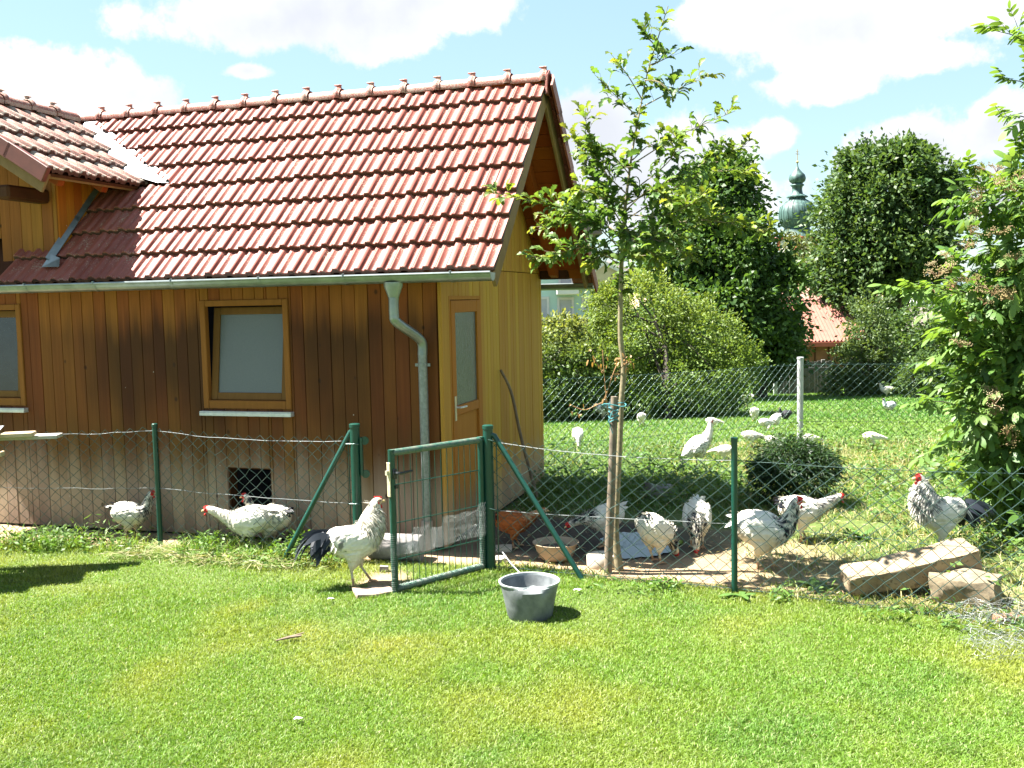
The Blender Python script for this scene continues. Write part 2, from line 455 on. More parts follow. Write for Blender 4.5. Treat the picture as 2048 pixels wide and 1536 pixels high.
def colmat(name, transl=0.0, rough=0.55, spec=0.3, vary=0.0, bump=None, tint=(1.25, 1.15, 0.5)):
    """surface whose colour is the mesh's own 'Col' attribute; leaves let some light through"""
    m, t = newmat(name)
    c = nd(t, 'ShaderNodeVertexColor', layer_name='Col').outputs[0]
    if vary:
        c = nd(t, 'ShaderNodeHueSaturation', {'Color': c, 'Value': mth(t, 'ADD', 1 - vary / 2, mth(t, 'MULTIPLY', orand(t), vary))}).outputs[0]
    p = nd(t, 'ShaderNodeBsdfPrincipled', {'Base Color': c, 'Roughness': rough, 'Specular IOR Level': spec})
    if bump:
        b = nd(t, 'ShaderNodeBump', {'Height': noise(t, vmth(t, 'MULTIPLY', pos(t), bump[1]), bump[0], 4, 0.6), 'Strength': bump[2], 'Distance': 0.01})
        t.links.new(b.outputs[0], p.inputs['Normal'])
    sh = p.outputs[0]
    if transl:
        tr = nd(t, 'ShaderNodeBsdfTranslucent', {'Color': mixc(t, 1.0, c, (*tint, 1), 'MULTIPLY')})
        sh = nd(t, 'ShaderNodeMixShader', {0: transl, 1: sh, 2: tr.outputs[0]}).outputs[0]
    nd(t, 'ShaderNodeOutputMaterial', {0: sh})
    return m
M_LEAF = colmat('leaf', 0.42, 0.5, 0.35)
M_LEAFO = colmat('broad leaf', 0.45, 0.48, 0.35, vary=0.45)
M_GRASS = colmat('grass blade', 0.35, 0.5, 0.35)
M_BIRD = colmat('plumage', 0.0, 0.75, 0.2, bump=(45, (1, 1, 1.0), 0.5))
M_FEATHER = colmat('feather', 0.15, 0.55, 0.3, tint=(1, 1, 1))

# ================================================================== THE GROUND
FL = np.array([(-9.0, 8.9), (-4.6, 8.3), (-2.95, 8.08), (-1.2, 7.43), (-0.184, 7.19), (1.47, 6.51), (2.4, 6.0), (3.0, 5.65), (6.5, 3.6)])
def fence_y(x):
    return np.interp(x, FL[:, 0], FL[:, 1])
def vnoise(x, y, s, seed=0):
    """cheap smooth value noise on arrays"""
    x = np.asarray(x, float) * s + seed * 17.3; y = np.asarray(y, float) * s + seed * 9.1
    xi = np.floor(x); yi = np.floor(y); fx = x - xi; fy = y - yi
    fx = fx * fx * (3 - 2 * fx); fy = fy * fy * (3 - 2 * fy)
    def h(a, b):
        q = np.sin(a * 127.1 + b * 311.7 + seed * 74.7) * 43758.5453
        return q - np.floor(q)
    return (h(xi, yi) * (1 - fx) + h(xi + 1, yi) * fx) * (1 - fy) + (h(xi, yi + 1) * (1 - fx) + h(xi + 1, yi + 1) * fx) * fy
def fbm(x, y, s, seed=0):
    return vnoise(x, y, s, seed) * .5 + vnoise(x, y, s * 2.1, seed + 1) * .3 + vnoise(x, y, s * 4.3, seed + 2) * .2
PUD_C = np.array([1.02, 7.86]); PUD_R = np.array([0.29, 0.40])
def soil_amount(x, y):
    """1 on bare earth of the run, 0 on lawn, meadow and weeds"""
    x = np.asarray(x, float); y = np.asarray(y, float)
    n = fbm(x, y, 2.2, 3) - 0.5
    d = y - fence_y(x)                                   # behind the fence > 0
    front = np.clip((d - 0.06 + n * 0.35) / 0.12, 0, 1)
    # back edge of the bare run: weeds start further back, nearer on the right
    yb = np.interp(x, [-9, -0.6, 0.3, 1.2, 1.7, 2.2, 2.6, 3.2, 5], [9.4, 9.4, 9.15, 8.75, 8.5, 8.2, 7.4, 6.9, 5.0])
    back = np.clip((yb - y + n * 0.7) / 0.25, 0, 1)
    s = front * back
    # worn path through the gate
    px_, py_ = x + 0.95, y - 6.95
    path = np.clip(1.0 - np.hypot(px_ / 0.30, py_ / 0.42) + n * 0.9, 0, 1) * 1.6
    # thin patches by the right-hand fence are half earth, half grass
    thin = np.interp(x, [1.1, 1.8, 2.6, 3.4], [1, 0.75, 0.45, 0.3])
    return np.clip(np.maximum(s * thin, np.clip(path, 0, 1)), 0, 1)
def wet_shade_amount(x, y):  # wet mud, widened over the shadowed ground so shade is in its colour
    n = fbm(x, y, 1.7, 8) - 0.5
    return np.clip((1.15 - np.hypot((x - 0.75) / 1.25, (y - 8.35) / 0.95) + n * 0.5) * 2.5, 0, 1)
def lush(x, y):
    return fbm(x, y, 0.75, 21)

def build_ground():
    xs = np.concatenate([-np.geomspace(300, 6.6, 34), np.arange(-6.2, 6.6, 0.075), np.geomspace(7, 400, 34)])
    ys = np.concatenate([-np.geomspace(80, 0.5, 12), np.arange(0.2, 4, .35), np.arange(4.0, 13.2, 0.075), np.arange(13.6, 40, 0.8), np.geomspace(41, 1800, 30)])
    X, Y = np.meshgrid(xs, ys)
    Z = terr(X, Y).copy()
    s = soil_amount(X, Y); w = wet_shade_amount(X, Y) * s
    near = ((np.abs(X) < 6.3) & (Y > 4) & (Y < 13.3))
    relief = (fbm(X, Y, 5.0, 2) - .5) * 0.035 * s * (1 - .6 * w) + (fbm(X, Y, 1.2, 5) - .5) * .02
    pd = np.hypot((X - PUD_C[0]) / PUD_R[0], (Y - PUD_C[1]) / PUD_R[1])
    relief = np.where(pd < 1.5, relief * .3 - 0.012 * np.clip(1.5 - pd, 0, 1), relief)
    Z = np.where(near, Z + relief, Z)
    grass_c = np.stack([0.055 + .03 * lush(X, Y), 0.085 + .03 * lush(X, Y), 0.022 + 0 * X], -1)
    f = fbm(X, Y, 6, 4)
    soil = np.stack([0.22 + .12 * f, 0.155 + .085 * f, 0.095 + .055 * f], -1)
    shaded_mud = np.stack([0.035 + .03 * f, 0.026 + .023 * f, 0.021 + .018 * f], -1)  # wet earth, darkened further to carry the shade lying there
    c = soil * (1 - w[..., None]) + shaded_mud * w[..., None]
    c = grass_c * (1 - s[..., None]) + c * s[..., None]
    far = np.clip((Y - 60) / 60, 0, 1)[..., None]
    c = c * (1 - far) + np.array([0.07, 0.10, 0.03]) * far
    ny, nx = X.shape
    I = np.arange(nx * ny).reshape(ny, nx)
    F = np.stack([I[:-1, :-1], I[:-1, 1:], I[1:, 1:], I[1:, :-1]], -1).reshape(-1, 4)
    m, t = newmat('earth and turf')
    vc = nd(t, 'ShaderNodeVertexColor', layer_name='Col').outputs[0]
    n = noise(t, pos(t), 38, 6, 0.65); n2 = noise(t, pos(t), 7, 4, 0.6)
    col = nd(t, 'ShaderNodeHueSaturation', {'Color': vc, 'Value': mth(t, 'ADD', 0.45, mth(t, 'ADD', mth(t, 'MULTIPLY', n, 0.75), mth(t, 'MULTIPLY', n2, 0.35)))}).outputs[0]
    fin(m, t, col, 0.85, mth(t, 'ADD', n, n2), 0.7, 0.02, spec=0.25)
    me = npmesh('ground', np.stack([X, Y, Z], -1).reshape(-1, 3), F, m, c.reshape(-1, 3), True)
    tag(link('ground', me), 'ground of lawn, bare chicken run and falling meadow', kind='structure')
    # puddle
    mb = MB(); k = 90; vs = [(PUD_C[0], PUD_C[1], 0.0)]
    for i in range(k):
        a = 2 * math.pi * i / k
        r = 1.0 + 0.16 * math.sin(3 * a + 1) + 0.10 * math.sin(5 * a) + .06 * math.sin(9 * a + 2) + random.uniform(-.045, .045)
        vs.append((PUD_C[0] + PUD_R[0] * r * math.cos(a), PUD_C[1] + PUD_R[1] * r * math.sin(a), 0.0))
    mb.add(vs, [(0, i + 1, (i + 1) % k + 1) for i in range(k)])
    m, t = newmat('standing water')
    fin(m, t, (0.03, 0.025, 0.02), 0.03, noise(t, pos(t), 9, 2), 0.02, 0.01, spec=0.5, extra={'IOR': 1.36})
    tag(mb.build('water', m, loc=(0, 0, 0.006)), 'shallow puddle reflecting the sky in the run', kind='structure')
build_ground()

# ================================================================== THE CHICKEN HOUSE
TH = 0.294
HO = (-0.56, 7.79, 0.0)
house = thing('chicken_house', 'brown boarded chicken house with red tiled roof and zinc gutter', 'chicken house', HO, -TH)
HM = Matrix.Translation(HO) @ Matrix.Rotation(-TH, 4, 'Z')
def hw(x, y, z): return HM @ Vector((x, y, z))

def part(name, parent=house, loc=(0, 0, 0)):
    return empty(name, loc, 0, parent)

def holes_cut(lo, hi, holes):
    """z intervals of a strip left over once the holes are taken out"""
    iv = [(lo, hi)]
    for a, b in holes:
        nv = []
        for c, d in iv:
            if b <= c or a >= d: nv.append((c, d)); continue
            if a > c: nv.append((c, a))
            if b < d: nv.append((b, d))
        iv = nv
    return [q for q in iv if q[1] - q[0] > 0.02]

def plank_wall(parent, mat, x0, x1, w, ztop, zbot, holes, depth=0.02, axis='x', facing=-1, plane=0.0, name='plank', jit=0.0025):
    """boards standing side by side; each board is its own object with its origin at its foot"""
    edges = []
    x = x0
    while x < x1 - 0.02:
        w2 = w * random.uniform(0.93, 1.07)
        edges.append((x, min(x + w2, x1))); x += w2
    for a, b in edges:
        cuts = sorted({a, b} | {h for q in holes for h in q[:2] if a + .012 < h < b - .012})
        for xa, xb in zip(cuts[:-1], cuts[1:]):
            mid = (xa + xb) / 2
            hz = [(q[2], q[3]) for q in holes if q[0] < mid < q[1]]
            za, zb = ztop(xa), ztop(xb)
            for z0, z1 in holes_cut(zbot, max(za, zb), hz):
                top = z1 >= max(za, zb) - 1e-6
                ta, tb = (za - z0, zb - z0) if top else (z1 - z0, z1 - z0)
                if min(ta, tb) < 0.01: 
                    ta, tb = max(ta, .01), max(tb, .01)
                W_ = xb - xa; g = 0.0008; c = min(0.0035, W_ / 4); d = random.uniform(-jit, jit)
                prof = [(g, 0.012), (g, -depth * .6), (g + c, -depth + d), (W_ - g - c, -depth + d), (W_ - g, -depth * .6), (W_ - g, 0.012)]
                vs = []
                for k in (0, 1):
                    for px_, py_ in prof:
                        zt = 0 if k == 0 else ta + (tb - ta) * px_ / W_
                        q = (px_, py_ * (1 if facing < 0 else -1), zt) if axis == 'x' else (py_ * (-1 if facing > 0 else 1), px_, zt)
                        vs.append(q)
                n = len(prof)
                fs = [(i, (i + 1) % n, (i + 1) % n + n, i + n) for i in range(n)] + [tuple(range(n)), tuple(range(n, 2 * n))]
                mb = MB(); mb.add(vs, fs)
                L = (xa, plane, z0) if axis == 'x' else (plane, xa, z0)
                mb.build(name, mat, parent, L)

def backing(parent, x0, x1, z0, ztop, holes, lo, hi, axis='x', name='backing'):
    """solid wall behind the boards with the openings left out"""
    mb = MB()
    xs = sorted({x0, x1} | {h for q in holes for h in q[:2]})
    for a, b in zip(xs[:-1], xs[1:]):
        mid = (a + b) / 2
        for c, d in holes_cut(z0, ztop, [(q[2], q[3]) for q in holes if q[0] < mid < q[1]]):
            if axis == 'x': mb.box((a, lo, c), (b, hi, d))
            else: mb.box((lo, a, c), (hi, b, d))
    mb.build(name, M_DARK, parent)

W1 = (-2.155, -1.318, 1.125, 2.042)
W2 = (-4.86, -4.02, 1.125, 2.046)
POP = (-1.965, -1.545, 0.20, 0.622)
PITCHR = math.atan2(3.96 - 2.23, 1.41 + 0.27)          # main roof slope
def roof_z(y): return 2.23 + (y + 0.27) * math.tan(PITCHR) if y < 1.41 else 3.96 - (y - 1.41) * math.tan(PITCHR)
def under(y): return roof_z(y) - 0.115
fwall = part('front_wall')
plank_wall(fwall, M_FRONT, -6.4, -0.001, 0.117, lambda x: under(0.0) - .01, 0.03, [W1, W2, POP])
backing(fwall, -6.4, -0.02, 0.03, 2.36, [W1, W2, POP], 0.013, 0.09)
# footing, coloured near black for the shade in the gap under the boards
mb = MB(); mb.box((-6.4, 0.02, -0.1), (-0.02, 3.02, 0.06)); mb.build('footing', M_DARK, house)
# inside: back wall so that nothing shines through
mb = MB(); mb.box((-6.4, 2.9, 0.03), (-0.13, 3.0, 2.3)); mb.box((-6.4, 0.1, 0.061), (-0.13, 2.9, 0.08)); mb.box((-6.5, 0.0, 0.03), (-6.41, 3.0, 2.3))
mb.build('inner_lining', M_DARK, house)

gwall = part('gable_wall')
DOOR = (0.158, 0.962, 0.0, 2.035)
plank_wall(gwall, M_GABLE, 0.14, 3.045, 0.092, lambda y: 2.262, 0.03, [DOOR], depth=0.012, axis='y', facing=1)
plank_wall(gwall, M_GABLE, 0.0, 3.045, 0.092, lambda y: min(under(y), under(min(y, 3.04))) - .005, 2.268, [], depth=0.024, axis='y', facing=1)
backing(gwall, 0.09, 3.04, 0.03, 2.32, [DOOR], -0.09, -0.013, 'y')
mb = MB()
mb.prism([(0.02, 2.33), (3.02, 2.33), (3.02, under(3.02) - .02), (1.41, under(1.41) - .02), (0.02, under(0.02) - .02)], -0.08, -0.03,
         Matrix(((0, 1, 0, 0), (1, 0, 0, 0), (0, 0, 1, 0), (0, 0, 0, 1))))
mb.build('backing', M_DARK, gwall)
mb = MB(); mb.box((-0.003, -0.03, 0.03), (0.030, 0.135, 2.262), ch=0.004); mb.build('corner_board', M_GABLE, gwall)

def frame_bars(mb, x0, x1, z0, z1, w, y0, y1, wb=None):
    wb = wb or w
    mb.box((x0, y0, z0), (x0 + w, y1, z1), ch=.005); mb.box((x1 - w, y0, z0), (x1, y1, z1), ch=.005)
    mb.box((x0 + w, y0 + .002, z1 - w), (x1 - w, y1 - .002, z1), ch=.005); mb.box((x0 + w, y0 + .002, z0), (x1 - w, y1 - .002, z0 + wb), ch=.005)

def window(q, pane_mat, tilt, label):
    x0, x1, z0, z1 = q
    w = part('window'); tag(w, label)
    mb = MB(); frame_bars(mb, x0, x1, z0, z1, 0.052, -0.034, 0.022, 0.070); mb.build('frame', M_FRAME, w)
    # tilted sash, hinged at its foot
    sw, sh = (x1 - x0) - 0.10, (z1 - z0) - 0.128
    T = Matrix.Translation((x0 + 0.05, 0.0, z0 + 0.073)) @ Matrix.Rotation(-tilt, 4, 'X')
    mb = MB(); frame_bars(mb, 0.002, sw, 0, sh, 0.062, 0.0, 0.05); me = mb.mesh('sash', M_SASH); me.transform(T); link('sash', me, w)
    mb = MB(); mb.box((0.05, 0.018, 0.05), (sw - .05, 0.03, sh - .05)); me = mb.mesh('pane', pane_mat); me.transform(T); link('pane', me, w)
    mb = MB(); mb.box((x0 - .02, -0.075, z0 - .058), (x1 + .015, -0.005, z0 - .028), ch=.003)
    T2 = Matrix.Translation((0, -.075, z0 - .028)) @ Matrix.Rotation(0.12, 4, 'X') @ Matrix.Translation((0, .075, -(z0 - .028)))
    mb.box((x0 - .02, -0.071, z0 - .027), (x1 + .015, 0.0, z0 - .020))
    mb.build('sill', M_ALU, w)
window(W1, M_GLASSF, 0.13, 'tilted window with frosted grey pane')
window(W2, M_GLASSD, 0.06, 'window with dusty dark pane')

# pop hole
ph = part('pop_hole')
mb = MB(); x0, x1, z0, z1 = POP
mb.box((x0 - .001, 0.0, z0), (x0 + .014, 0.11, z1)); mb.box((x1 - .014, 0.0, z0), (x1 + .001, 0.11, z1)); mb.box((x0 + .014, 0.002, z1 - .014), (x1 - .014, 0.11, z1 + .001)); mb.box((x0 + .014, 0.002, z0 - .001), (x1 - .014, .11, z0 + .014))
mb.build('lining', M_BEAM, ph)

# door on the gable side
dr = part('door')
J = (0.158, 0.962, 0.04, 2.035)
Tg = Matrix(((0, -1, 0, 0), (1, 0, 0, 0), (0, 0, 1, 0), (0, 0, 0, 1)))     # local x -> house y, local -y -> house +x
def gput(mb, name, mat, parent): 
    me = mb.mesh(name, mat); me.transform(Tg); return link(name, me, parent)
mb = MB(); mb.box((0.158, -0.022, 0.04), (0.188, 0.06, 2.035)); mb.box((0.934, -0.022, 0.04), (0.962, 0.06, 2.035)); mb.box((0.188, -0.020, 2.005), (0.934, 0.06, 2.035)); gput(mb, 'jamb', M_DOOR, dr)
mb = MB()
mb.box((0.192, -0.028, 0.06), (0.285, 0.02, 2.0), ch=.004); mb.box((0.838, -0.028, 0.06), (0.930, 0.02, 2.0), ch=.004)
mb.box((0.285, -0.026, 1.90), (0.838, 0.018, 2.0), ch=.004); mb.box((0.285, -0.026, 1.055), (0.838, 0.018, 1.135), ch=.004); mb.box((0.285, -0.026, 0.06), (0.838, 0.018, 0.18), ch=.004)
gput(mb, 'leaf_frame', M_DOOR, dr)
mb = MB(); mb.box((0.28, -0.006, 0.17), (0.845, 0.008, 1.06)); gput(mb, 'panel', M_DOOR, dr)
mb = MB(); mb.box((0.28, -0.010, 1.13), (0.845, 0.004, 1.905)); gput(mb, 'pane', M_GLASSR, dr)
hd = part('handle', dr)
mb = MB(); mb.box((0.215, -0.036, 1.02), (0.25, -0.029, 1.22), ch=.002); gput(mb, 'back_plate', M_BRASS, hd)
mb = MB(); mb.tube([(0.232, -0.036, 1.13), (0.232, -0.075, 1.13), (0.25, -0.085, 1.13), (0.35, -0.085, 1.128)], 0.008, 8); gput(mb, 'lever', M_ALU, hd)

# ---- roofs
SL_M = math.hypot(3.96 - 2.23, 1.68)
def tile_mesh(name, mat, w=0.19, L=0.335, th=0.026):
    P = [(0, .001), (.035, .016), (.075, .026), (.12, .028), (.27, .028), (.32, .021), (.36, .008), (.41, .002), (.49, .004), (.53, .013), (.565, .015), (.60, .011), (.625, .011), (.66, .015), (.70, .011), (.74, .003), (.93, .002), (1.0, .004)]
    n = len(P); vs = []; 
    for y, dz in ((0, 0.010), (0.006, .014), (L, -0.028)):
        for u, z in P: vs.append((u * w, y, z + dz - (0.004 if y == 0 else 0)))
    for u, z in P: vs.append((u * w, 0.0, max(z - th, -th)))
    fs = []
    for j in range(2):
        for i in range(n - 1): fs.append((j * n + i, j * n + i + 1, (j + 1) * n + i + 1, (j + 1) * n + i))
    e = 3 * n; front = []
    for i in range(n - 1): front.append((e + i, e + i + 1, i + 1, i))
    mb = MB(); mb.add(vs, fs); b = len(mb.f)
    mb.f += front; mb.m += [1] * len(front)
    # side cheeks
    mb.f += [(0, n, 2 * n, e), (n - 1, e + n - 1, 3 * n - 1, 2 * n - 1)]; mb.m += [1, 1]
    me = mb.mesh(name, [mat, M_TILEEDGE], recalc=False)
    me.polygons.foreach_set('use_smooth', [True] * len(me.polygons))
    me.set_sharp_from_angle(angle=math.radians(50))
    return me
TM = tile_mesh('tile', M_TILE)
TMW = tile_mesh('tile', M_TILEW, 0.195, 0.40)
Rm = Matrix.Rotation(PITCHR, 4, 'X')
def cut_mesh(me, T, planes):
    """copy of a tile cut by planes given in house coordinates (point, normal pointing to the side thrown away)"""
    bm = bmesh.new(); bm.from_mesh(me); Ti = T.inverted()
    for p, n in planes:
        pl = Ti @ Vector(p); nl = (Ti.to_3x3() @ Vector(n)).normalized()
        bmesh.ops.bisect_plane(bm, geom=bm.verts[:] + bm.edges[:] + bm.faces[:], plane_co=pl, plane_no=nl, clear_outer=True)
    if not bm.faces: bm.free(); return None
    m2 = bpy.data.meshes.new(me.name); bm.to_mesh(m2); bm.free()
    for m in me.materials: m2.materials.append(m)
    return m2
def place_tiles(parent, me, T0, nrow, ncol, w, expo, planes, name='tile', skip=None):
    for r in range(nrow):
        for c in range(ncol):
            T = T0 @ Matrix.Translation((c * w, r * expo, 0)) @ Matrix.Translation((random.uniform(-.003, .003), random.uniform(-.007, .005), random.uniform(-.001, .002))) @ Matrix.Rotation(random.uniform(-.011, .011), 4, 'Z')
            cs = [T @ Vector(q) for q in ((0, 0, 0), (w, 0, 0), (0, expo, 0), (w, expo, 0))]
            if skip and skip(r, c, cs): continue
            cutby = []; gone = False
            for p, n in planes:
                d = [(q - Vector(p)).dot(Vector(n)) for q in cs]
                if min(d) > 0: gone = True; break
                if max(d) > 0: cutby.append((p, n))
            if gone: continue
            m2 = cut_mesh(me, T, cutby) if cutby else me
            if m2 is None: continue
            o = link(name, m2, parent)
            o.matrix_local = T
roof = part('roof')
# the valley cut: a vertical plane in plan through the two ends of the flashing
vA, vB = Vector((-2.80, 0.557, 0)), Vector((-4.32, 1.36, 0))
dirv = (vB - vA).normalized(); nv = Vector((dirv.y, -dirv.x, 0))
if nv.x > 0: nv = -nv
NROW, EXPO, TWD = 8, 0.3005, 0.19
T0 = Matrix.Translation((0.545 - 27 * TWD, -0.27, 2.23)) @ Rm
def mskip(r, c, cs):
    m = (cs[0] + cs[3]) / 2
    if m.y > 0.62 and (m - vA).dot(nv) > 0.06: return True
    if r in (2, 3) and m.x < -3.60: return True
    if r < 2 and m.x < -3.93: return True
    return False
def vplanes(r): return [(vA, nv)] if r >= 3 else []
for r in range(NROW):
    pl = [(tuple(vA), tuple(nv))] if r >= 4 else ([((-3.575, 0, 0), (-1, 0, 0))] if r in (2, 3) else [])
    place_tiles(roof, TM, T0 @ Matrix.Translation((0, r * EXPO, 0)), 1, 27, TWD, EXPO, pl, skip=lambda rr, c, cs, r=r: mskip(r, c, cs))
# far slope: verge column of tiles and a plain deck
Rf = Matrix.Translation((0.545, 3.09 + 0.0, roof_z(3.09))) @ Matrix.Rotation(math.pi, 4, 'Z') @ Rm
for k in range(0, 8):
    mb = MB(); mb.box((-0.02, 0, -0.03), (0.20, 0.36, 0.018), ch=.006)
    prof = [(-.075, -.13), (-.075, -.02), (-.055, .028), (-.01, .045), (.04, .03), (.06, .0), (.04, .005), (-.01, .02), (-.045, .005), (-.055, -.03), (-.055, -.13)]
    mb.prism(prof, 0.0, 0.38)
    T = Rf @ Matrix.Translation((0, k * .31 - .12, 0)) @ Matrix.Rotation(-.055, 4, 'X')
    o = link('verge_tile', mb.mesh('verge_tile', M_TILE), roof); o.matrix_local = T
mb = MB(); mb.box((0.2, .0, -.035), (5.9, 2.4, -.008)); o = link('far_slope', mb.mesh('far_slope', M_TILE), roof); o.matrix_local = Rf
# decking and rafters
mb = MB(); mb.box((-6.3, 0.02, -0.072), (-0.06, 2.39, -0.045)); o = link('deck', mb.mesh('deck', M_BEAM), roof)
Te = Matrix.Translation((0, -0.27, 2.23)) @ Rm
o.matrix_local = Te
sb = None
for side in (0, 1):
    for k in range(17):
        mb = MB(); mb.box((-0.055, k * .141 + .03, -0.070), (0.50, k * .141 + .168, -0.046), ch=.003)
        me = mb.mesh('soffit_board', M_SOFFIT)
        if side: me.transform(Matrix.Translation((0, 3.09, roof_z(3.09))) @ Matrix.Rotation(-PITCHR, 4, 'X') @ Matrix.Scale(-1, 4, (0, 1, 0))); me.flip_normals()
        else: me.transform(Te)
        link('soffit_board', me, roof)
RX = [-3.577, -2.789, -2.023, -1.224, -0.474, 0.20, -4.37]
for x in RX:
    mb = MB()
    L = 0.62 if x < 0 else 2.3
    prof = [(0.085, -0.075), (L, -0.075), (L, -0.195), (0.20, -0.195), (0.10, -0.125)]
    mb.add([(x - .038, y, z) for y, z in prof] + [(x + .038, y, z) for y, z in prof], [(0, 1, 2, 3, 4), (9, 8, 7, 6, 5)] + [(i, i + 5, (i + 1) % 5 + 5, (i + 1) % 5) for i in range(5)])
    me = mb.mesh('rafter', M_BEAM); me.transform(Te); link('rafter', me, roof)
    if x > 0:
        me2 = mb.mesh('rafter', M_SOFFIT); me2.transform(Matrix.Translation((0, 3.09, roof_z(3.09))) @ Matrix.Rotation(-PITCHR, 4, 'X') @ Matrix.Scale(-1, 4, (0, 1, 0))); me2.flip_normals()
        link('rafter', me2, roof)
mb = MB(); mb.box((0.03, 2.93, 2.20), (0.34, 3.05, 2.33), ch=.012); mb.build('wall_plate', M_BEAM, roof)
mb = MB(); mb.box((0.03, 1.35, 3.66), (0.42, 1.47, 3.78), ch=.01); mb.build('ridge_beam', M_SOFFIT, roof)
for side in (0, 1):
    mb = MB(); mb.box((0.502, -0.02, -0.175), (0.532, 2.40, -0.032), ch=.004)
    me = mb.mesh('barge_board', M_BARGE)
    if side: me.transform(Matrix.Translation((0, 3.09, roof_z(3.09))) @ Matrix.Rotation(-PITCHR, 4, 'X') @ Matrix.Scale(-1, 4, (0, 1, 0))); me.flip_normals()
    else: me.transform(Te)
    link('barge_board', me, roof)
# ridge tiles with their upright collars
def ridge_mesh(mat, L=0.335, r=0.072):
    mb = MB(); n = 9; ring = []
    secs = [(0.0, 1.0, 0.0), (0.27, 1.0, 0.0), (0.272, 1.12, .006), (0.292, 1.24, .012), (0.315, 1.20, .010), (0.325, 1.12, .006), (L, 1.12, .006)]
    vs = []
    for x, k, up in secs:
        for i in range(n):
            a = math.pi * (-0.12 + 1.24 * i / (n - 1))
            vs.append((x, -r * 1.12 * k * math.cos(a), r * .92 * k * math.sin(a) + up))
    fs = [(j * n + i, j * n + i + 1, (j + 1) * n + i + 1, (j + 1) * n + i) for j in range(len(secs) - 1) for i in range(n - 1)]
    mb.add(vs, fs)
    b = len(mb.v)
    # small nib standing on the collar
    mb.box((0.275, -0.016, r * .98), (0.320, 0.016, r * 1.55), ch=.008); mb.box((0.25, -0.018, r * 1.50), (0.323, 0.018, r * 1.66), ch=.006)
    return mb.mesh('ridge_tile', mat, sm=45)
RM = ridge_mesh(M_RIDGE)
for k in range(15):
    o = link('ridge_tile', RM, roof, (0.555 - 0.335 - k * 0.335, 1.41, 3.935 + random.uniform(-.004, .004)), (0, random.uniform(-.01, .01), 0))
mb = MB(); mb.prism([(-.11, -.14), (.11, -.14), (.085, .03), (0, .085), (-.085, .03)], 0, 0.02); me = mb.mesh('ridge_cap', M_TILE); me.transform(Matrix.Rotation(-math.pi / 2, 4, 'Z')); link('ridge_cap', me, roof, (0.548, 1.41, 3.935))

# ---- wing with its own small gable, on the left
wing = part('wing')
WE_X, WE_Z, WR_X, WR_Z = -3.14, 3.125, -4.45, 3.93
WP = math.atan2(WR_Z - WE_Z, WE_X - WR_X)
def wing_z(x): return WE_Z + (WE_X - x) * math.tan(WP) if x > WR_X else WR_Z - (WR_X - x) * math.tan(WP)
wg = part('gable_front', wing)
OPN = (-4.62, -4.19, 2.40, 2.64)
plank_wall(wg, M_WING, -5.5, -3.575, 0.118, lambda x: wing_z(x) - 0.11, 2.372, [OPN], depth=0.012)
backing(wg, -5.5, -3.60, 2.372, 2.95, [OPN], 0.013, 0.06)
mb = MB(); mb.prism([(-3.60, 2.95), (-3.60, wing_z(-3.6) - .13), (WR_X, WR_Z - .13), (-5.5, wing_z(-5.5) - .13), (-5.5, 2.95)], 0.013, 0.06); mb.build('backing', M_DARK, wg)
ws = part('side_wall', wing)
plank_wall(ws, M_WINGSIDE, 0.0, 1.0, 0.105, lambda y: WE_Z - 0.02 + .30, 2.35, [], depth=0.012, axis='y', facing=1, plane=-3.575)
mb = MB(); mb.box((-5.5, -0.035, 2.335), (-3.93, 0.012, 2.37), ch=.003); mb.build('drip_trim', M_ALU, wing)
wr = part('roof', wing)
# local x runs back along the eave, local y up the slope
Tw = Matrix.Translation((WE_X, 0, WE_Z)) @ Matrix.Rotation(math.pi / 2, 4, 'Z') @ Matrix.Rotation(WP, 4, 'X')
WL = math.hypot(WE_X - WR_X, WR_Z - WE_Z)
def wskip(r, c, cs):
    m = (cs[0] + cs[3]) / 2
    return m.y > (m.z - 2.23) / math.tan(PITCHR) - 0.27 + 0.06
place_tiles(wr, TMW, Tw @ Matrix.Translation((-0.60, 0.0, 0)), 4, 12, 0.195, 0.372, [], skip=wskip)
mb = MB(); mb.box((-0.56, 0.01, -0.06), (0.66, WL, -0.035)); me = mb.mesh('deck', M_BEAM); me.transform(Tw); link('deck', me, wr)
mb = MB(); mb.box((-0.56, -0.01, -0.20), (-0.53, WL, -0.036), ch=.004); me = mb.mesh('barge_board', M_BARGE); me.transform(Tw); link('barge_board', me, wr)
for k in range(4):
    mb = MB(); mb.box((-0.615, k * .40 - .02, -0.105 - .004 * k), (-0.563, k * .40 + .42, 0.028 - .004 * k), ch=.005); me = mb.mesh('verge_tile', M_VERGE); me.transform(Tw); link('verge_tile', me, wr)
Tl = Matrix.Translation((2 * WR_X - WE_X, 0, WE_Z)) @ Matrix.Rotation(-math.pi / 2, 4, 'Z') @ Matrix.Rotation(WP, 4, 'X')
mb = MB(); mb.box((-1.4, -.05, -.06), (0.6, WL, 0.0)); me = mb.mesh('far_slope', M_TILEW); me.transform(Tl); link('far_slope', me, wr)
RMW = ridge_mesh(M_TILEW, 0.335, 0.075)
for k in range(6):
    o = link('ridge_tile', RMW, wr, (WR_X, 1.32 - k * .335, WR_Z - 0.005), (0, 0, -math.pi / 2))
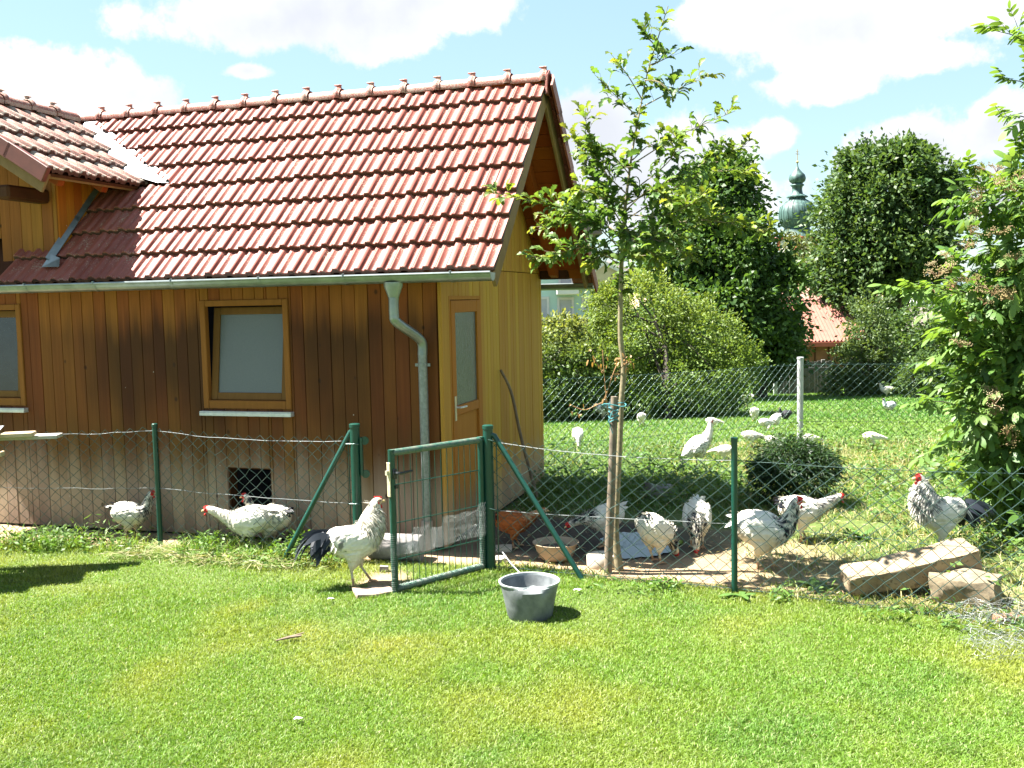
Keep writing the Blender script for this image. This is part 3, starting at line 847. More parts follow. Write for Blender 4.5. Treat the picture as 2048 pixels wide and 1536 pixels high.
# purlin and rafter ends under the wing eave
for lo, hi in (((-3.78, -0.48, 2.925), (-3.64, 0.05, 3.045)), ((-4.52, -0.48, 3.60), (-4.38, .05, 3.73))):
    mb = MB(); mb.box(lo, hi, ch=.02); mb.build('purlin', M_BEAM, wr)
for y in (-0.30, 0.24):
    mb = MB(); mb.box((y - .04, 0.06, -0.155), (y + .04, 0.62, -0.062), ch=.006); me = mb.mesh('rafter', M_SOFFIT); me.transform(Tw); link('rafter', me, wr)
mb = MB(); mb.box((-0.53, 0.02, -0.085), (0.55, 0.06, -0.06), ch=.004); me = mb.mesh('batten', M_BARGE); me.transform(Tw); link('batten', me, wr)
# flashings
fl = part('valley_flashing')
mb = MB()
nrm = Rm.to_3x3() @ Vector((0, 0, 1))
def on_roof(x, y, h=0.0): return Vector((x, y, roof_z(y))) + nrm * h
ins = -nv
outer = [on_roof(*(vA + dirv * t - nv * 0.05).xy, 0.005) for t in (-.02, .4, .9, 1.4, 1.72)]
mid = [on_roof(*(vA + dirv * t + nv * 0.04).xy, 0.008) for t in (.18, .45, .9, 1.4, 1.72)]
inner = [on_roof(*(vA + dirv * t + nv * q).xy, 0.03) for t, q in ((.40, .10), (.60, .18), (.95, .22), (1.4, .22), (1.72, .22))]
vs = outer + mid + inner
fs = [(j * 5 + i, j * 5 + i + 1, (j + 1) * 5 + i + 1, (j + 1) * 5 + i) for j in range(2) for i in range(4)]
mb.add(vs, fs); me = mb.mesh('valley_flashing', M_FLASH); link('valley_sheet', me, fl)
mb = MB()
for y0, y1 in ((-.12, .27), (.24, .62)):
    mb.add([on_roof(-3.572, y0, 0.0), on_roof(-3.572, y1, 0.0), on_roof(-3.572, y1, .085), on_roof(-3.572, y0, .085),
            on_roof(-3.535, y0, 0.035), on_roof(-3.535, y1, .035)], [(0, 1, 2, 3), (0, 4, 5, 1), (2, 5, 4, 3)])
mb.add([on_roof(-3.60, -.17, .04), on_roof(-3.42, -.17, .036), on_roof(-3.46, -.10, .045), on_roof(-3.56, -.08, .07)], [(0, 1, 2, 3)])
link('step_flashing', mb.mesh('step_flashing', M_ZINC), fl)

# gutter
gt = part('gutter')
def half_pipe(x0, x1, r, th, sag=0.0, n=11):
    mb = MB(); vs = []; fs = []
    N = 8
    for i in range(N + 1):
        x = x0 + (x1 - x0) * i / N
        for k in range(n):
            a = math.pi * (1.0 + k / (n - 1)); vs.append((x, r * math.cos(a), r * math.sin(a)))
        for k in range(n - 1, -1, -1):
            a = math.pi * (1.0 + k / (n - 1)); vs.append((x, (r - th) * math.cos(a), (r - th) * math.sin(a)))
    m = 2 * n
    for i in range(N):
        for k in range(m): fs.append((i * m + k, i * m + (k + 1) % m, (i + 1) * m + (k + 1) % m, (i + 1) * m + k))
    fs += [tuple(range(m)), tuple(N * m + k for k in range(m))]
    for xe in (x0, x1):
        b = len(vs); vs += [(xe, (r - th / 2) * math.cos(math.pi * (1 + k / (n - 1))), (r - th / 2) * math.sin(math.pi * (1 + k / (n - 1)))) for k in range(n)]
        fs.append(tuple(range(b, b + n)))
    mb.add(vs, fs)
    mb.tube([(x0, -r - .004, .002), (x1, -r - .004, .002)], 0.010, 8)
    return mb
GY, GZ = -0.345, 2.198
mb = half_pipe(-3.99, 0.56, 0.062, 0.004); link('channel', mb.mesh('channel', M_ZINC, sm=40), gt, (0, GY, GZ))
mb = half_pipe(-0.3, 0.56, 0.062, 0.004); link('channel', mb.mesh('channel', M_ZINC, sm=40), gt, (0, 3.09 + .10, GZ - 0.05), (0, 0, 0))
for x in (-3.6, -2.9, -2.15, -1.35, -0.62, 0.25):
    mb = MB(); pts = [(0, 0.066 * math.cos(a), 0.066 * math.sin(a)) for a in np.linspace(math.pi, 2 * math.pi, 10)]
    for p, q in zip(pts[:-1], pts[1:]):
        mb.add([(-.012, p[1], p[2]), (.012, p[1], p[2]), (.012, q[1], q[2]), (-.012, q[1], q[2])], [(0, 1, 2, 3)])
    mb.tube([(0, -.075, -.004), (0, -.075, .016), (0, -.055, .018)], .006, 6)
    link('bracket', mb.mesh('bracket', M_ZINC), gt, (x, GY, GZ))
dp = part('downpipe')
XD = -0.235
mb = MB()
mb.lathe([(0.075, 0.0), (0.075, -0.03), (0.043, -0.115), (0.040, -0.14)], 18, Matrix.Translation((XD, GY, GZ - .052)) @ Matrix.Diagonal((1, .75, 1, 1)))
link('outlet', mb.mesh('outlet', M_ZINC, sm=40), dp)
XW = -0.118; YW = -0.085
path = spline([(XD, GY, GZ - .17), (XD, GY, GZ - .30), (XD + .012, GY + .02, GZ - .355), (XW - .02, YW - .05, GZ - .475), (XW, YW, GZ - .53), (XW, YW, GZ - .62)], 22)
mb = MB(); mb.tube(path, 0.0385, 14); link('swan_neck', mb.mesh('swan_neck', M_ZINC, sm=50), dp)
mb = MB(); mb.tube([(XW, YW, GZ - .60), (XW, YW, 0.235)], 0.0365, 16); link('pipe', mb.mesh('pipe', M_GALV, sm=50), dp)
mb = MB(); mb.lathe([(0.040, .26), (0.046, .255), (0.050, .12), (0.060, .0), (0.02, 0)], 16, Matrix.Translation((XW, YW, 0))); link('boot', mb.mesh('boot', M_PLAST, sm=50), dp)
for z in (1.50, ):
    mb = MB(); mb.lathe([(0.0375, -.015), (0.042, -.014), (0.042, .014), (0.0375, .015)], 16, Matrix.Translation((XW, YW, z))); mb.box((XW - .062, YW - .006, z - .012), (XW + .062, YW + .006, z + .012)); mb.box((XW - .01, YW + .04, z - .01), (XW + .01, -0.015, z + .01)); link('bracket', mb.mesh('bracket', M_GALV), dp)

# ================================================================== FENCES AND GATE
def segmesh(P, Q, r, n=3):
    """thin straight wires from P[i] to Q[i] as n-sided rods"""
    P = np.asarray(P, float); Q = np.asarray(Q, float)
    d = Q - P; L = np.linalg.norm(d, axis=1, keepdims=True); d = d / np.maximum(L, 1e-9)
    a = np.where(np.abs(d[:, 2:3]) > .9, np.array([[1., 0, 0]]), np.array([[0, 0, 1.]]))
    s = np.cross(d, a); s /= np.linalg.norm(s, axis=1, keepdims=True)
    u = np.cross(s, d)
    vs = []
    for k in range(n):
        an = 2 * math.pi * k / n
        o = (s * math.cos(an) + u * math.sin(an)) * (r if np.isscalar(r) else np.asarray(r)[:, None])
        vs += [P + o, Q + o]
    V = np.stack(vs, 1).reshape(-1, 3)
    F = []
    for k in range(n):
        k2 = (k + 1) % n
        F.append([2 * k, 2 * k + 1, 2 * k2 + 1, 2 * k2])
    F = np.array(F)[None] + (np.arange(len(P)) * 2 * n)[:, None, None]
    return V, F.reshape(-1, 4)

def chain_panel(A, B, hA, hB, sag=0.03, w=0.108, hh=0.098, r=0.0019, z0=0.0, seed=0):
    """diamond mesh between two ground points: straight crossing wires, knuckled along the top"""
    R = np.random.default_rng(seed)
    A = np.array(A, float); B = np.array(B, float); L = np.hypot(*(B - A)[:2])
    nx = int(round(L / (w / 2))); 
    nz = int(round(((hA + hB) / 2 - z0) / (hh / 2))) + 1
    i, j = np.meshgrid(np.arange(nx + 1), np.arange(nz + 1), indexing='ij')
    s = i / nx
    top = hA + (hB - hA) * s - sag * 4 * s * (1 - s) + 0.028
    z = z0 + (top - z0) * (j / nz)
    jx = R.normal(0, .003, i.shape) * (i > 0) * (i < nx); jz = R.normal(0, .003, i.shape)
    nd_ = R.normal(0, .004, i.shape) + .012 * np.sin(s * 9 + j * .2)
    t = (B - A) / L; nn = np.array([-t[1], t[0], 0])
    g = A[None, None] * (1 - s[..., None]) + B[None, None] * s[..., None]
    P = g + t * jx[..., None] + nn * nd_[..., None]
    P[..., 2] += z + jz
    ev = (i + j) % 2 == 0
    seg = []
    up = ev[:-1, :-1]; a = P[:-1, :-1][up] + nn * .0022; b = P[1:, 1:][up] - nn * .0022; seg.append((a, b))
    dn = ev[1:, :-1]; 
    a2 = P[1:, :-1][dn] + nn * .0022; b2 = P[:-1, 1:][dn] - nn * .0022; seg.append((a2, b2))
    PP = np.concatenate([q[0] for q in seg]); QQ = np.concatenate([q[1] for q in seg])
    return PP, QQ

def wire_run(mb, A, B, hA, hB, sag, r, wob=0.004, n=14, seed=0):
    R = random.Random(seed); pts = []
    for k in range(n + 1):
        s = k / n
        p = Vector(A).lerp(Vector(B), s); p.z += hA + (hB - hA) * s - sag * 4 * s * (1 - s) + (R.uniform(-wob, wob) if 0 < k < n else 0)
        pts.append(p)
    mb.tube(pts, r, 5)

def post(parent, x, y, h, r, mat=None, cap=True, z=0.0):
    mb = MB(); mb.lathe([(r, -.05), (r, h - .03), (r * 1.12, h - .028), (r * 1.12, h - .004), (r * .9, h), (0.001, h + .002)], 16)
    return link('post', mb.mesh('post', mat or M_GREEN, sm=40), parent, (x, y, z))

def P2(px, py):
    g = gnd(px, py); return (g.x, g.y, g.z)
A_, B_, C_ = (-4.6, 8.3, 0), (-2.95, 8.083, 0), (-1.2, 7.434, 0)
G_, D_, E_, F_ = (-0.184, 7.19, 0), (1.47, 6.51, 0), (3.0, 5.65, 0), (4.6, 4.75, 0)

lf = thing('chain_link_fence', 'low green chain link fence left of the open gate, before the boarded wall', 'fence', B_)
def rel(p, o): return (p[0] - o[0], p[1] - o[1], p[2] - o[2])
def add_fence_mesh(th, O, runs, r=0.0025, **kw):
    PP, QQ = [], []
    for k, (a, b, ha, hb) in enumerate(runs):
        p, q = chain_panel(rel(a, O), rel(b, O), ha, hb, r=r, seed=k + 3, **kw); PP.append(p); QQ.append(q)
    V, F = segmesh(np.concatenate(PP), np.concatenate(QQ), r)
    tag(link('wire_mesh', npmesh('wire_mesh', V, F, M_MESH), th), kind='stuff')
add_fence_mesh(lf, B_, [(A_, B_, .97, .99), (B_, C_, .98, .965)])
for p, h, r in ((B_, 1.04, .021), (C_, 1.085, .037), (A_, 1.04, .021)):
    q = rel(p, B_); post(lf, q[0], q[1], h, r)
for h1, h2, h3, sg, nm in ((.95, .98, .955, .035, 'top_wire'), (.50, .50, .47, .01, 'middle_wire')):
    mb = MB(); wire_run(mb, rel(A_, B_), rel(B_, B_), h1, h2, sg * .4, .0024, .006, seed=1); wire_run(mb, (0, 0, 0), rel(C_, B_), h2, h3, sg, .0024, .004, seed=2)
    mb.build(nm, M_WIRE, lf)
b0 = gnd(556, 1128); mb = MB(); o = Vector(B_); top = Vector(C_) + Vector((-.035, .012, 1.02))
mb.tube([top + Vector((.02, 0, .012)), top, b0 + Vector((0, 0, -.05))], .0195, 10); mb.tube([top + Vector((-.01, 0, 0)), top + Vector((.05, -.004, -.02))], .012, 8)
me = mb.mesh('brace', M_GREEN, sm=40); me.transform(Matrix.Translation(-o)); link('brace', me, lf)
mb = MB(); c = Vector(rel(C_, B_))
mb.box((c.x + .038, c.y - .03, .69), (c.x + .058, c.y + .02, .98), ch=.003)
for z in (.70, .955):
    mb.lathe([(.001, -.006), (.032, -.006), (.032, .006), (.001, .006)], 14, Matrix.Translation((c.x + .075, c.y - .01, z)) @ Matrix.Rotation(math.pi / 2, 4, 'X'))
link('latch_catch', mb.mesh('latch_catch', M_GREEN), lf)
mb = MB(); mb.tube([(c.x - .055, c.y + .02, 0), (c.x - .055, c.y + .02, .95)], .005, 6); 
for z in (.93, .47): mb.tube([(c.x - .07, c.y + .0, z), (c.x + .0, c.y - .036, z + .004), (c.x + .03, c.y - .03, z)], .006, 6)
link('tension_rod', mb.mesh('tension_rod', M_MESH), lf)

rf = thing('chain_link_fence', 'green chain link fence running from the gate past the stone slab to the right edge', 'fence', G_)
add_fence_mesh(rf, G_, [(G_, D_, .965, .90), (D_, E_, .92, .94), (E_, F_, .94, .94)])
for p, h, r in ((G_, 1.085, .037), (D_, 1.055, .021), (F_, 1.05, .021)):
    q = rel(p, G_); post(rf, q[0], q[1], h, r)
for hs, sg, nm in (((.965, .90, .93, .93), .035, 'top_wire'), ((.45, .47, .46, .46), .006, 'middle_wire'), ((.03, .03, .03, .03), 0, 'bottom_wire')):
    mb = MB(); Q = [rel(p, G_) for p in (G_, D_, E_, F_)]
    mb2 = MB()
    for k in range(3): wire_run(mb if k == 0 else mb2, Q[k], Q[k + 1], hs[k], hs[k + 1], sg if k == 0 else sg * .4, .0024 if k == 0 else .0019, .003, seed=k)
    mb.build(nm, M_WIRE if nm != 'bottom_wire' else M_MESH, rf); mb2.build(nm, M_MESH, rf)
b0 = gnd(1172, 1160) - Vector(G_); mb = MB(); top = Vector((.045, -.015, 1.01))
mb.tube([top + Vector((-.025, .005, .005)), top, b0 + Vector((0, 0, -.04))], .0195, 10); mb.tube([Vector((.0, -.02, 1.03)), top + Vector((0, 0, 0))], .012, 8)
link('brace', mb.mesh('brace', M_GREEN, sm=40), rf)
mb = MB(); mb.tube([(.06, -.02, 0), (.06, -.02, .95)], .005, 6)
for z in (.96, .45): mb.tube([(.0, -.038, z + .02), (.04, -.04, z + .01), (.075, -.03, z)], .006, 6)
link('tension_rod', mb.mesh('tension_rod', M_MESH), rf)

# gate, hinged on the right-hand post and swung towards the camera
gl, gr_ = Vector(gnd(791, 1188)), Vector(gnd(967, 1141))
ang = math.atan2(gl.y - gr_.y, gl.x - gr_.x); GW = (gl - gr_).length
gate = thing('garden_gate', 'open green metal garden gate with upright rods and netting along its foot', 'gate', (gr_.x, gr_.y, 0), ang)
H_ = 1.0
fr = empty('frame', parent=gate)
for nm, a, b, mt in (('hinge_stile', (0, 0, .02), (0, 0, H_), M_GREEN), ('latch_stile', (GW, 0, .0), (GW, 0, H_), M_GREEN), ('top_rail', (-.01, 0, H_ - .022), (GW + .01, 0, H_ - .022), M_GREENW), ('bottom_rail', (0, 0, .035), (GW, 0, .035), M_GREENW)):
    mb = MB(); mb.tube([a, b], .0235, 12); link(nm, mb.mesh(nm, mt, sm=40), fr)
for k in range(14):
    mb = MB(); x = .05 + k * (GW - .10) / 13; dx = random.uniform(-.002, .002)
    mb.tube([(x, .0, .04), (x + dx, .0, H_ - .03)], .0028, 6); mb.build('rod', M_GREEN, gate)
for z in (.235, .49, .755):
    mb = MB(); mb.tube([(0, -.004, z), (GW, -.004, z)], .0038, 6); mb.build('cross_rod', M_GREEN, gate)
lk = empty('latch', parent=gate)
mb = MB(); mb.box((GW + .022, -.018, .68), (GW + .030, .018, .915), ch=.002); mb.box((GW + .03, -.009, .83), (GW + .048, .009, .86)); link('plate', mb.mesh('plate', M_BRASS), lk)
mb = MB(); s_ = 1
mb.box((GW - .022, -.006, .80), (GW + .01, .034, .87), ch=.004); mb.tube([(GW - .005, .03, .842), (GW - .01, .055, .842), (GW - .04, .06, .84), (GW - .13, .058, .845)], [.011, .011, .010, .008], 8)
link('lock_knob', (lambda q: (q.box((GW - .03, .01, .735), (GW - .005, .035, .755)), q.mesh('lock_knob', M_BLACK))[1])(MB()), lk)
link('handle', mb.mesh('handle', M_BLACK, sm=40), lk)
mb = MB(); mb.tube([(0, 0, .92), (-.03, .0, .93), (-.05, .005, .925)], .007, 6); mb.tube([(0, 0, .2), (-.05, .0, .2)], .007, 6); link('hinge', mb.mesh('hinge', M_WIRE), gate)
# wire netting laced to its lower part
PP, QQ = [], []
def hexnet(x0, x1, zlo, zhi, y, s, R):
    P, Q = [], []
    nx = int((x1 - x0) / s); nz = 14
    def pt(i, j):
        x = x0 + i * s + (s / 2 if j % 2 else 0); f = j / nz
        z = zlo(x) + (zhi(x) - zlo(x)) * f
        return (x + R.normal(0, .001), y + .003 * math.sin(x * 11 + j * .3) + R.normal(0, .0008), z + R.normal(0, .001))
    g = [[pt(i, j) for j in range(nz + 1)] for i in range(nx + 1)]
    for i in range(nx + 1):
        for j in range(nz):
            i2 = i if j % 2 == 0 else i + 1
            P.append(g[i][j]); Q.append(g[i][j + 1])
            k2 = i - 1 if j % 2 == 0 else i + 1
            if 0 <= k2 <= nx: P.append(g[i][j]); Q.append(g[k2][j + 1])
    return P, Q
R_ = np.random.default_rng(5)
zl = lambda x: .27 + .008 * math.sin(x * 9); zh = lambda x: (.515 if x < .06 else .475 if x < .40 else .415 if x < .52 else .44 if x < .66 else .40) + .005 * math.sin(x * 40)
for yy, s in ((.030, .017), (.040, .019)):
    p, q = hexnet(.0, GW, zl, zh, yy, s, R_); PP += p; QQ += q
def coil(a, b, rad, turns):
    a, b = Vector(a), Vector(b); t = (b - a).normalized(); n = t.orthogonal().normalized(); m = t.cross(n); P = []
    K = turns * 7
    for k in range(K + 1):
        an = 2 * math.pi * k / 7 + random.uniform(-.2, .2); P.append(tuple(a.lerp(b, k / K) + (n * math.cos(an) + m * math.sin(an)) * (rad + random.uniform(0, .004))))
    return P[:-1], P[1:]
for a, b, tn in (((GW, 0, .02), (GW, 0, .42), 30), ((0, 0, .05), (0, 0, .45), 30), ((.02, 0, .035), (GW, 0, .035), 46)):
    p, q = coil(a, b, .0255, tn); PP += p; QQ += q
V, F = segmesh(PP, QQ, .0008)
tag(link('netting', npmesh('netting', V, F, M_WIRE), gate), kind='stuff')

# higher fence across the back of the run
bf = thing('chain_link_fence', 'taller chain link fence with one white post, between the run and the meadow', 'fence', (3.817, 13.03, 0))
O_ = (3.817, 13.03, 0); H1, H2, H3, H4 = (0.15, 11.3, 0), (3.817, 13.03, 0), (9.5, 12.2, 0), (0.15, 11.3, 0)
add_fence_mesh(bf, O_, [(H1, H2, 1.06, 1.06), (H2, H3, 1.06, 1.06)], r=.0026, w=.105, hh=.10)
q = rel(H2, O_); post(bf, 0, 0, 1.16, .040, M_WHITEPOST)
q = rel(H3, O_); post(bf, q[0], q[1], 1.16, .040, M_WHITEPOST)
for h, nm in ((1.06, 'top_wire'), (.30, 'middle_wire')):
    mb = MB(); wire_run(mb, rel(H1, O_), (0, 0, 0), h, h, .01, .0028, .002); wire_run(mb, (0, 0, 0), rel(H3, O_), h, h, .01, .0028, .002); mb.build(nm, M_MESH, bf)

# ================================================================== THINGS IN THE RUN AND ON THE LAWN
# bucket: pinched rim, seen from slightly above
bk = thing('bucket', 'grey plastic mortar bucket with a pinched rim standing on the lawn', 'bucket', tuple(gnd(1060, 1232))[:2] + (0,), 0.1)
def dent(hh): 
    return lambda r, a: r * (1 - (0.5 * hh) * math.exp(-((a - math.radians(273)) / 0.30) ** 2) - .35 * hh * math.exp(-((a - math.radians(273)) / 0.75) ** 2))
mb = MB(); n = 48; prof = [(0.131, 0.0, 0), (0.136, 0.01, 0), (0.150, .10, .0), (0.163, .18, .0), (0.173, .235, .04), (0.178, .262, .30), (.186, .268, .55), (.188, .280, .64), (.182, .284, .66), (.174, .280, .62), (.172, .262, .34), (.158, .18, .0), (.126, .012, 0), (.001, .01, 0)]
vs = []
for r, z, d in prof:
    z *= .82; r *= 1.04
    for k in range(n):
        a = 2 * math.pi * k / n; q = dent(d)(r, a); vs.append((q * math.cos(a), q * math.sin(a), z - .02 * d * math.exp(-((a - math.radians(273)) / .5) ** 2)))
fs = []; ms = []
for i in range(len(prof) - 1):
    for k in range(n): fs.append((i * n + k, i * n + (k + 1) % n, (i + 1) * n + (k + 1) % n, (i + 1) * n + k)); ms.append(1 if 5 <= i <= 9 else 0)
rim = [(f, m) for f, m in zip(fs, ms)]
mb.add(vs, [f for f, m in rim if m == 0]); mb.add([(x, y, z) for x, y, z in vs], [f for f, m in rim if m == 1], 1)
mb.add([vs[k] for k in range(n)], [tuple(range(n))])
link('body', mb.mesh('body', [M_BUCKET, M_RIM], sm=45), bk)
mb = MB(); mb.tube([(-.04, .19, .228), (-.085, .31, .26), (-.12, .40, .30), (-.13, .42, .31)], .004, 6); link('handle', mb.mesh('handle', M_RIM), bk)

bs = thing('basin', 'round dented beige metal basin behind the right gate post', 'basin', tuple(gnd(1112, 1118))[:2] + (0,))
mb = MB(); mb.lathe([(.001, .0), (.10, .0), (.125, .02), (.150, .07), (.163, .115), (.176, .128), (.180, .135), (.174, .137), (.160, .124), (.148, .08), (.12, .028), (.001, .022)], 36)
link('bowl', mb.mesh('bowl', M_BASIN, sm=50), bs)
mb = MB(); mb.lathe([(.001, .085), (.150, .085)], 36); link('feed', mb.mesh('feed', simple('dark mash', (.07, .055, .045), .9, scale=50, bump=.6)), bs)
mb = MB(); mb.lathe([(.001, 0), (.108, 0), (.114, .01), (.114, .085), (.108, .093), (.001, .095)], 30)
tag(link('concrete_disc', mb.mesh('concrete_disc', M_CONC, sm=40), None, (gnd(1204, 1132).x, gnd(1204, 1132).y, -.004)), 'pale round concrete block at the foot of the wooden stake', 'block')

def rough_block(name, mat, size, seed, sub=3, amp=.02, taper=None):
    bm = bmesh.new(); bmesh.ops.create_cube(bm, size=1.0)
    bmesh.ops.subdivide_edges(bm, edges=bm.edges[:], cuts=sub, use_grid_fill=True)
    for v in bm.verts:
        p = Vector((v.co.x * size[0], v.co.y * size[1], v.co.z * size[2]))
        m = max(abs(v.co.x), abs(v.co.y), abs(v.co.z))
        e = sum(abs(abs(c) - .5) < 1e-4 for c in v.co)
        if e >= 2: p *= 0.96
        nz = mnoise.noise_vector(p * 6 + Vector((seed * 3.1, seed, 0))) + mnoise.noise_vector(p * 15 + Vector((seed, 0, seed))) * .5
        p += nz * amp
        if taper: p.z *= taper(p.x / size[0]); p.y *= (1 + .15 * p.x / size[0])
        v.co = p
    me = bpy.data.meshes.new(name); bm.to_mesh(me); bm.free(); me.materials.append(mat)
    me.polygons.foreach_set('use_smooth', [True] * len(me.polygons)); me.set_sharp_from_angle(angle=math.radians(32))
    return me
# slab and the stone it rests on
g = gnd(1925, 1212)
s2 = link('stone_block', rough_block('stone_block', M_STONE2, (.40, .27, .19), 4, 7, .03), None, (2.88, 6.22, .088), (0, 0, -.55))
tag(s2, 'rough square stone block under the right end of the stone slab', 'stone')
sl_ = link('stone_slab', rough_block('stone_slab', M_STONE, (.86, .24, .145), 9, 9, .026, lambda t: 1.05 + .35 * t), None, (2.605, 6.40, .168), (0.18, -.155, .02))
tag(sl_, 'long pale sandstone slab lying tilted on a stone block behind the fence', 'stone')
gs = gnd(1318, 992)
tag(link('grey_stone', rough_block('grey_stone', M_GREYSTONE, (.30, .16, .15), 12, 4, .03), None, (gs.x, gs.y, .04), (0.1, .2, .3)), 'grey stone lying in the shaded weeds behind the puddle', 'stone')
for k, (x, y, s, lab) in enumerate(((1000, 1100, (.20, .13, .03), 'flat pale paving slab just behind the right gate post'), (995, 1126, (.13, .10, .05), 'small pale stone lying against the foot of the right gate post'), (745, 1188, (.26, .17, .03), 'broken pinkish paving slab in the grass under the open gate'), (838, 1095, (.3, .2, .02), None))):
    if lab is None: continue
    g = gnd(x, y)
    tag(link('flat_stone', rough_block('flat_stone', M_CONC if k < 2 else simple('pink slab', (.25, .185, .14), .85, scale=14, bump=.4), s, 20 + k, 4, .008 if k != 2 else .022), None, (g.x, g.y, s[2] * .4), (0, 0, .2 * k)), lab, 'stone')
g = gnd(735, 1143)
tag(link('small_stone', rough_block('small_stone', M_GREYSTONE, (.07, .05, .045), 31, 2, .01), None, (-.98, 7.2, .02)), 'small brown stone on the worn path behind the front rooster', 'stone')
g = gnd(2018, 1246)
tag(link('brick', rough_block('brick', M_BRICK, (.24, .10, .05), 41, 2, .005), None, (g.x + .03, g.y, .025), (0, 0, .05)), 'weathered orange brick lying in the grass at the right edge', 'brick')
# concrete pipe lying along the front wall
mb = MB(); pr = [(.001, -.0), (.07, 0), (.098, .015), (.105, .06), (.105, .40), (.10, .43), (.001, .44)]
mb.lathe(pr, 24)
o = tag(link('concrete_roller', mb.mesh('concrete_roller', M_GREYSTONE, sm=40)), 'grey round roller lying by the wall behind the open gate', 'roller')
pL = hw(-0.50, -.36, .10); o.location = pL; o.rotation_euler = (math.pi / 2, 0, math.pi / 2 - TH + .06)

# stake and twine at the young oak
st0 = gnd(1215, 1146)
stk = thing('wooden_stake', 'grey wooden stake with teal twine beside the young oak', 'stake', (st0.x, st0.y, 0))
tp = at(1229, 793, st0.y) - st0
mb = MB(); mb.tube([(0, 0, -.05), tuple(tp * .5 + Vector((.004, 0, 0))), tuple(tp)], [.032, .029, .026], 12); link('pole', mb.mesh('pole', M_STAKE, sm=50), stk)
mb = MB()
for k in range(5):
    z = tp.z - .06 - .028 * k; x = tp.x * z / tp.z
    mb.tube([(x + (.036 + (.05 if k == 0 else 0)) * math.cos(a) * (1 if k or math.cos(a) < 0 else 1), .04 * math.sin(a), z + .012 * math.sin(a * 2 + k)) for a in np.linspace(0, 2 * math.pi, 13)], .0045, 5)
mb.tube([(tp.x - .02, -.04, tp.z - .10), (tp.x - .05, -.05, tp.z - .17), (tp.x - .02, -.045, tp.z - .26)], .004, 5)
link('twine', mb.mesh('twine', M_TWINE), stk)

# long handle leaning on the gable
mb = MB(); a = hw(0.035, 1.46, 1.345); b = gnd(1078, 1008)
mid_ = a.lerp(b, .18) + Vector((.035, 0, .015)); 
mb.tube(spline([a, mid_, a.lerp(b, .5) + Vector((.01, 0, 0)), b + Vector((0, 0, -.0))], 14), np.linspace(.0125, .0165, 14), 8)
tag(link('leaning_handle', mb.mesh('leaning_handle', M_STICK, sm=50)), 'long bent wooden tool handle leaning against the yellow gable wall', 'handle')
# stick lying on the lawn
g0, g1 = gnd(552, 1291), gnd(604, 1284)
mb = MB(); mb.tube([g0 + Vector((0, 0, .03)), g0.lerp(g1, .5) + Vector((0, .01, .036)), g1 + Vector((0, 0, .04))], [.005, .011, .007], 6)
mb.tube([g0.lerp(g1, .35) + Vector((0, .02, .034)), g1 + Vector((.01, .02, .05))], [.006, .004], 6)
tag(link('bark_stick', mb.mesh('bark_stick', M_STICK)), 'short dark piece of bark lying alone on the front lawn', 'stick')
# boards and sheet on trestles at the left edge
wb = thing('board_stack', 'stack of planks and a white metal sheet at waist height by the left edge', 'boards', (-4.2, 7.35, 0))
def bd(nm, mat, a, b, w, t, z, parent=wb):
    a = Vector(a); b = Vector(b); d = b - a; mb = MB(); mb.box((0, -w / 2, 0), (d.length, w / 2, t), ch=.003)
    return link(nm, mb.mesh(nm, mat), parent, (a.x + 4.2, a.y - 7.35, z), (0, 0, math.atan2(d.y, d.x)))
WG = simple('grey plank', (.40, .37, .33), .8, scale=12); WY = simple('pale plank', (.46, .36, .22), .8, scale=12)
bd('plank', WG, (-5.3, 7.42, 0), (-3.52, 7.62, 0), .14, .028, 1.0)
bd('plank', WY, (-5.3, 7.15, 0), (-3.66, 7.50, 0), .13, .03, 1.035)
sh = bd('metal_sheet', M_FLASH, (-5.4, 6.9, 0), (-3.86, 7.35, 0), .50, .004, 1.03); sh.rotation_euler = (0.10, -.03, sh.rotation_euler[2])
bd('plank', WY, (-5.3, 7.0, 0), (-3.74, 7.18, 0), .07, .035, .93)
bd('plank', WG, (-5.4, 6.75, 0), (-4.05, 6.98, 0), .18, .03, .965)
for x in (-.55, -1.0):
    for y in (-.35, .2):
        mb = MB(); mb.box((x - .03, y - .03, 0), (x + .03, y + .03, .935)); mb.build('leg', M_STAKE, wb)
# heap of loose wire netting at the right edge
wn = gnd(2010, 1290)
PP, QQ = [], []
R3 = np.random.default_rng(17)
def roll(cx, cy, z, L, rad, ang_, s=.032):
    nu, nv_ = int(2 * math.pi * rad * 1.4 / s), int(L / s)
    def pt(i, j):
        th_ = 2 * math.pi * 1.4 * (i + (.5 if j % 2 else 0)) / nu; l = j * s * .8
        r = rad * (1 + .15 * math.sin(j * .7 + i) + .1 * th_) 
        x = l; y = r * math.cos(th_) * 1.5; zz = r * (math.sin(th_) + .75) * .75
        n_ = R3.normal(0, .006, 3)
        return (cx + x * math.cos(ang_) - y * math.sin(ang_) + n_[0], cy + x * math.sin(ang_) + y * math.cos(ang_) + n_[1], max(.004, z + zz + n_[2]))
    g_ = [[pt(i, j) for j in range(nv_ + 1)] for i in range(nu + 1)]
    for i in range(nu + 1):
        for j in range(nv_):
            PP.append(g_[i][j]); QQ.append(g_[i][j + 1])
            k2 = i - 1 if j % 2 == 0 else i + 1
            if 0 <= k2 <= nu: PP.append(g_[i][j]); QQ.append(g_[k2][j + 1])
roll(2.56, 5.62, .0, .65, .075, .05); roll(2.46, 5.28, .0, .7, .055, -.05)
V, F = segmesh(PP, QQ, .0008)
tag(link('wire_netting', npmesh('wire_netting', V, F, M_WIRE)), 'loose crumpled roll of thin wire netting on the lawn at the right edge', 'netting')

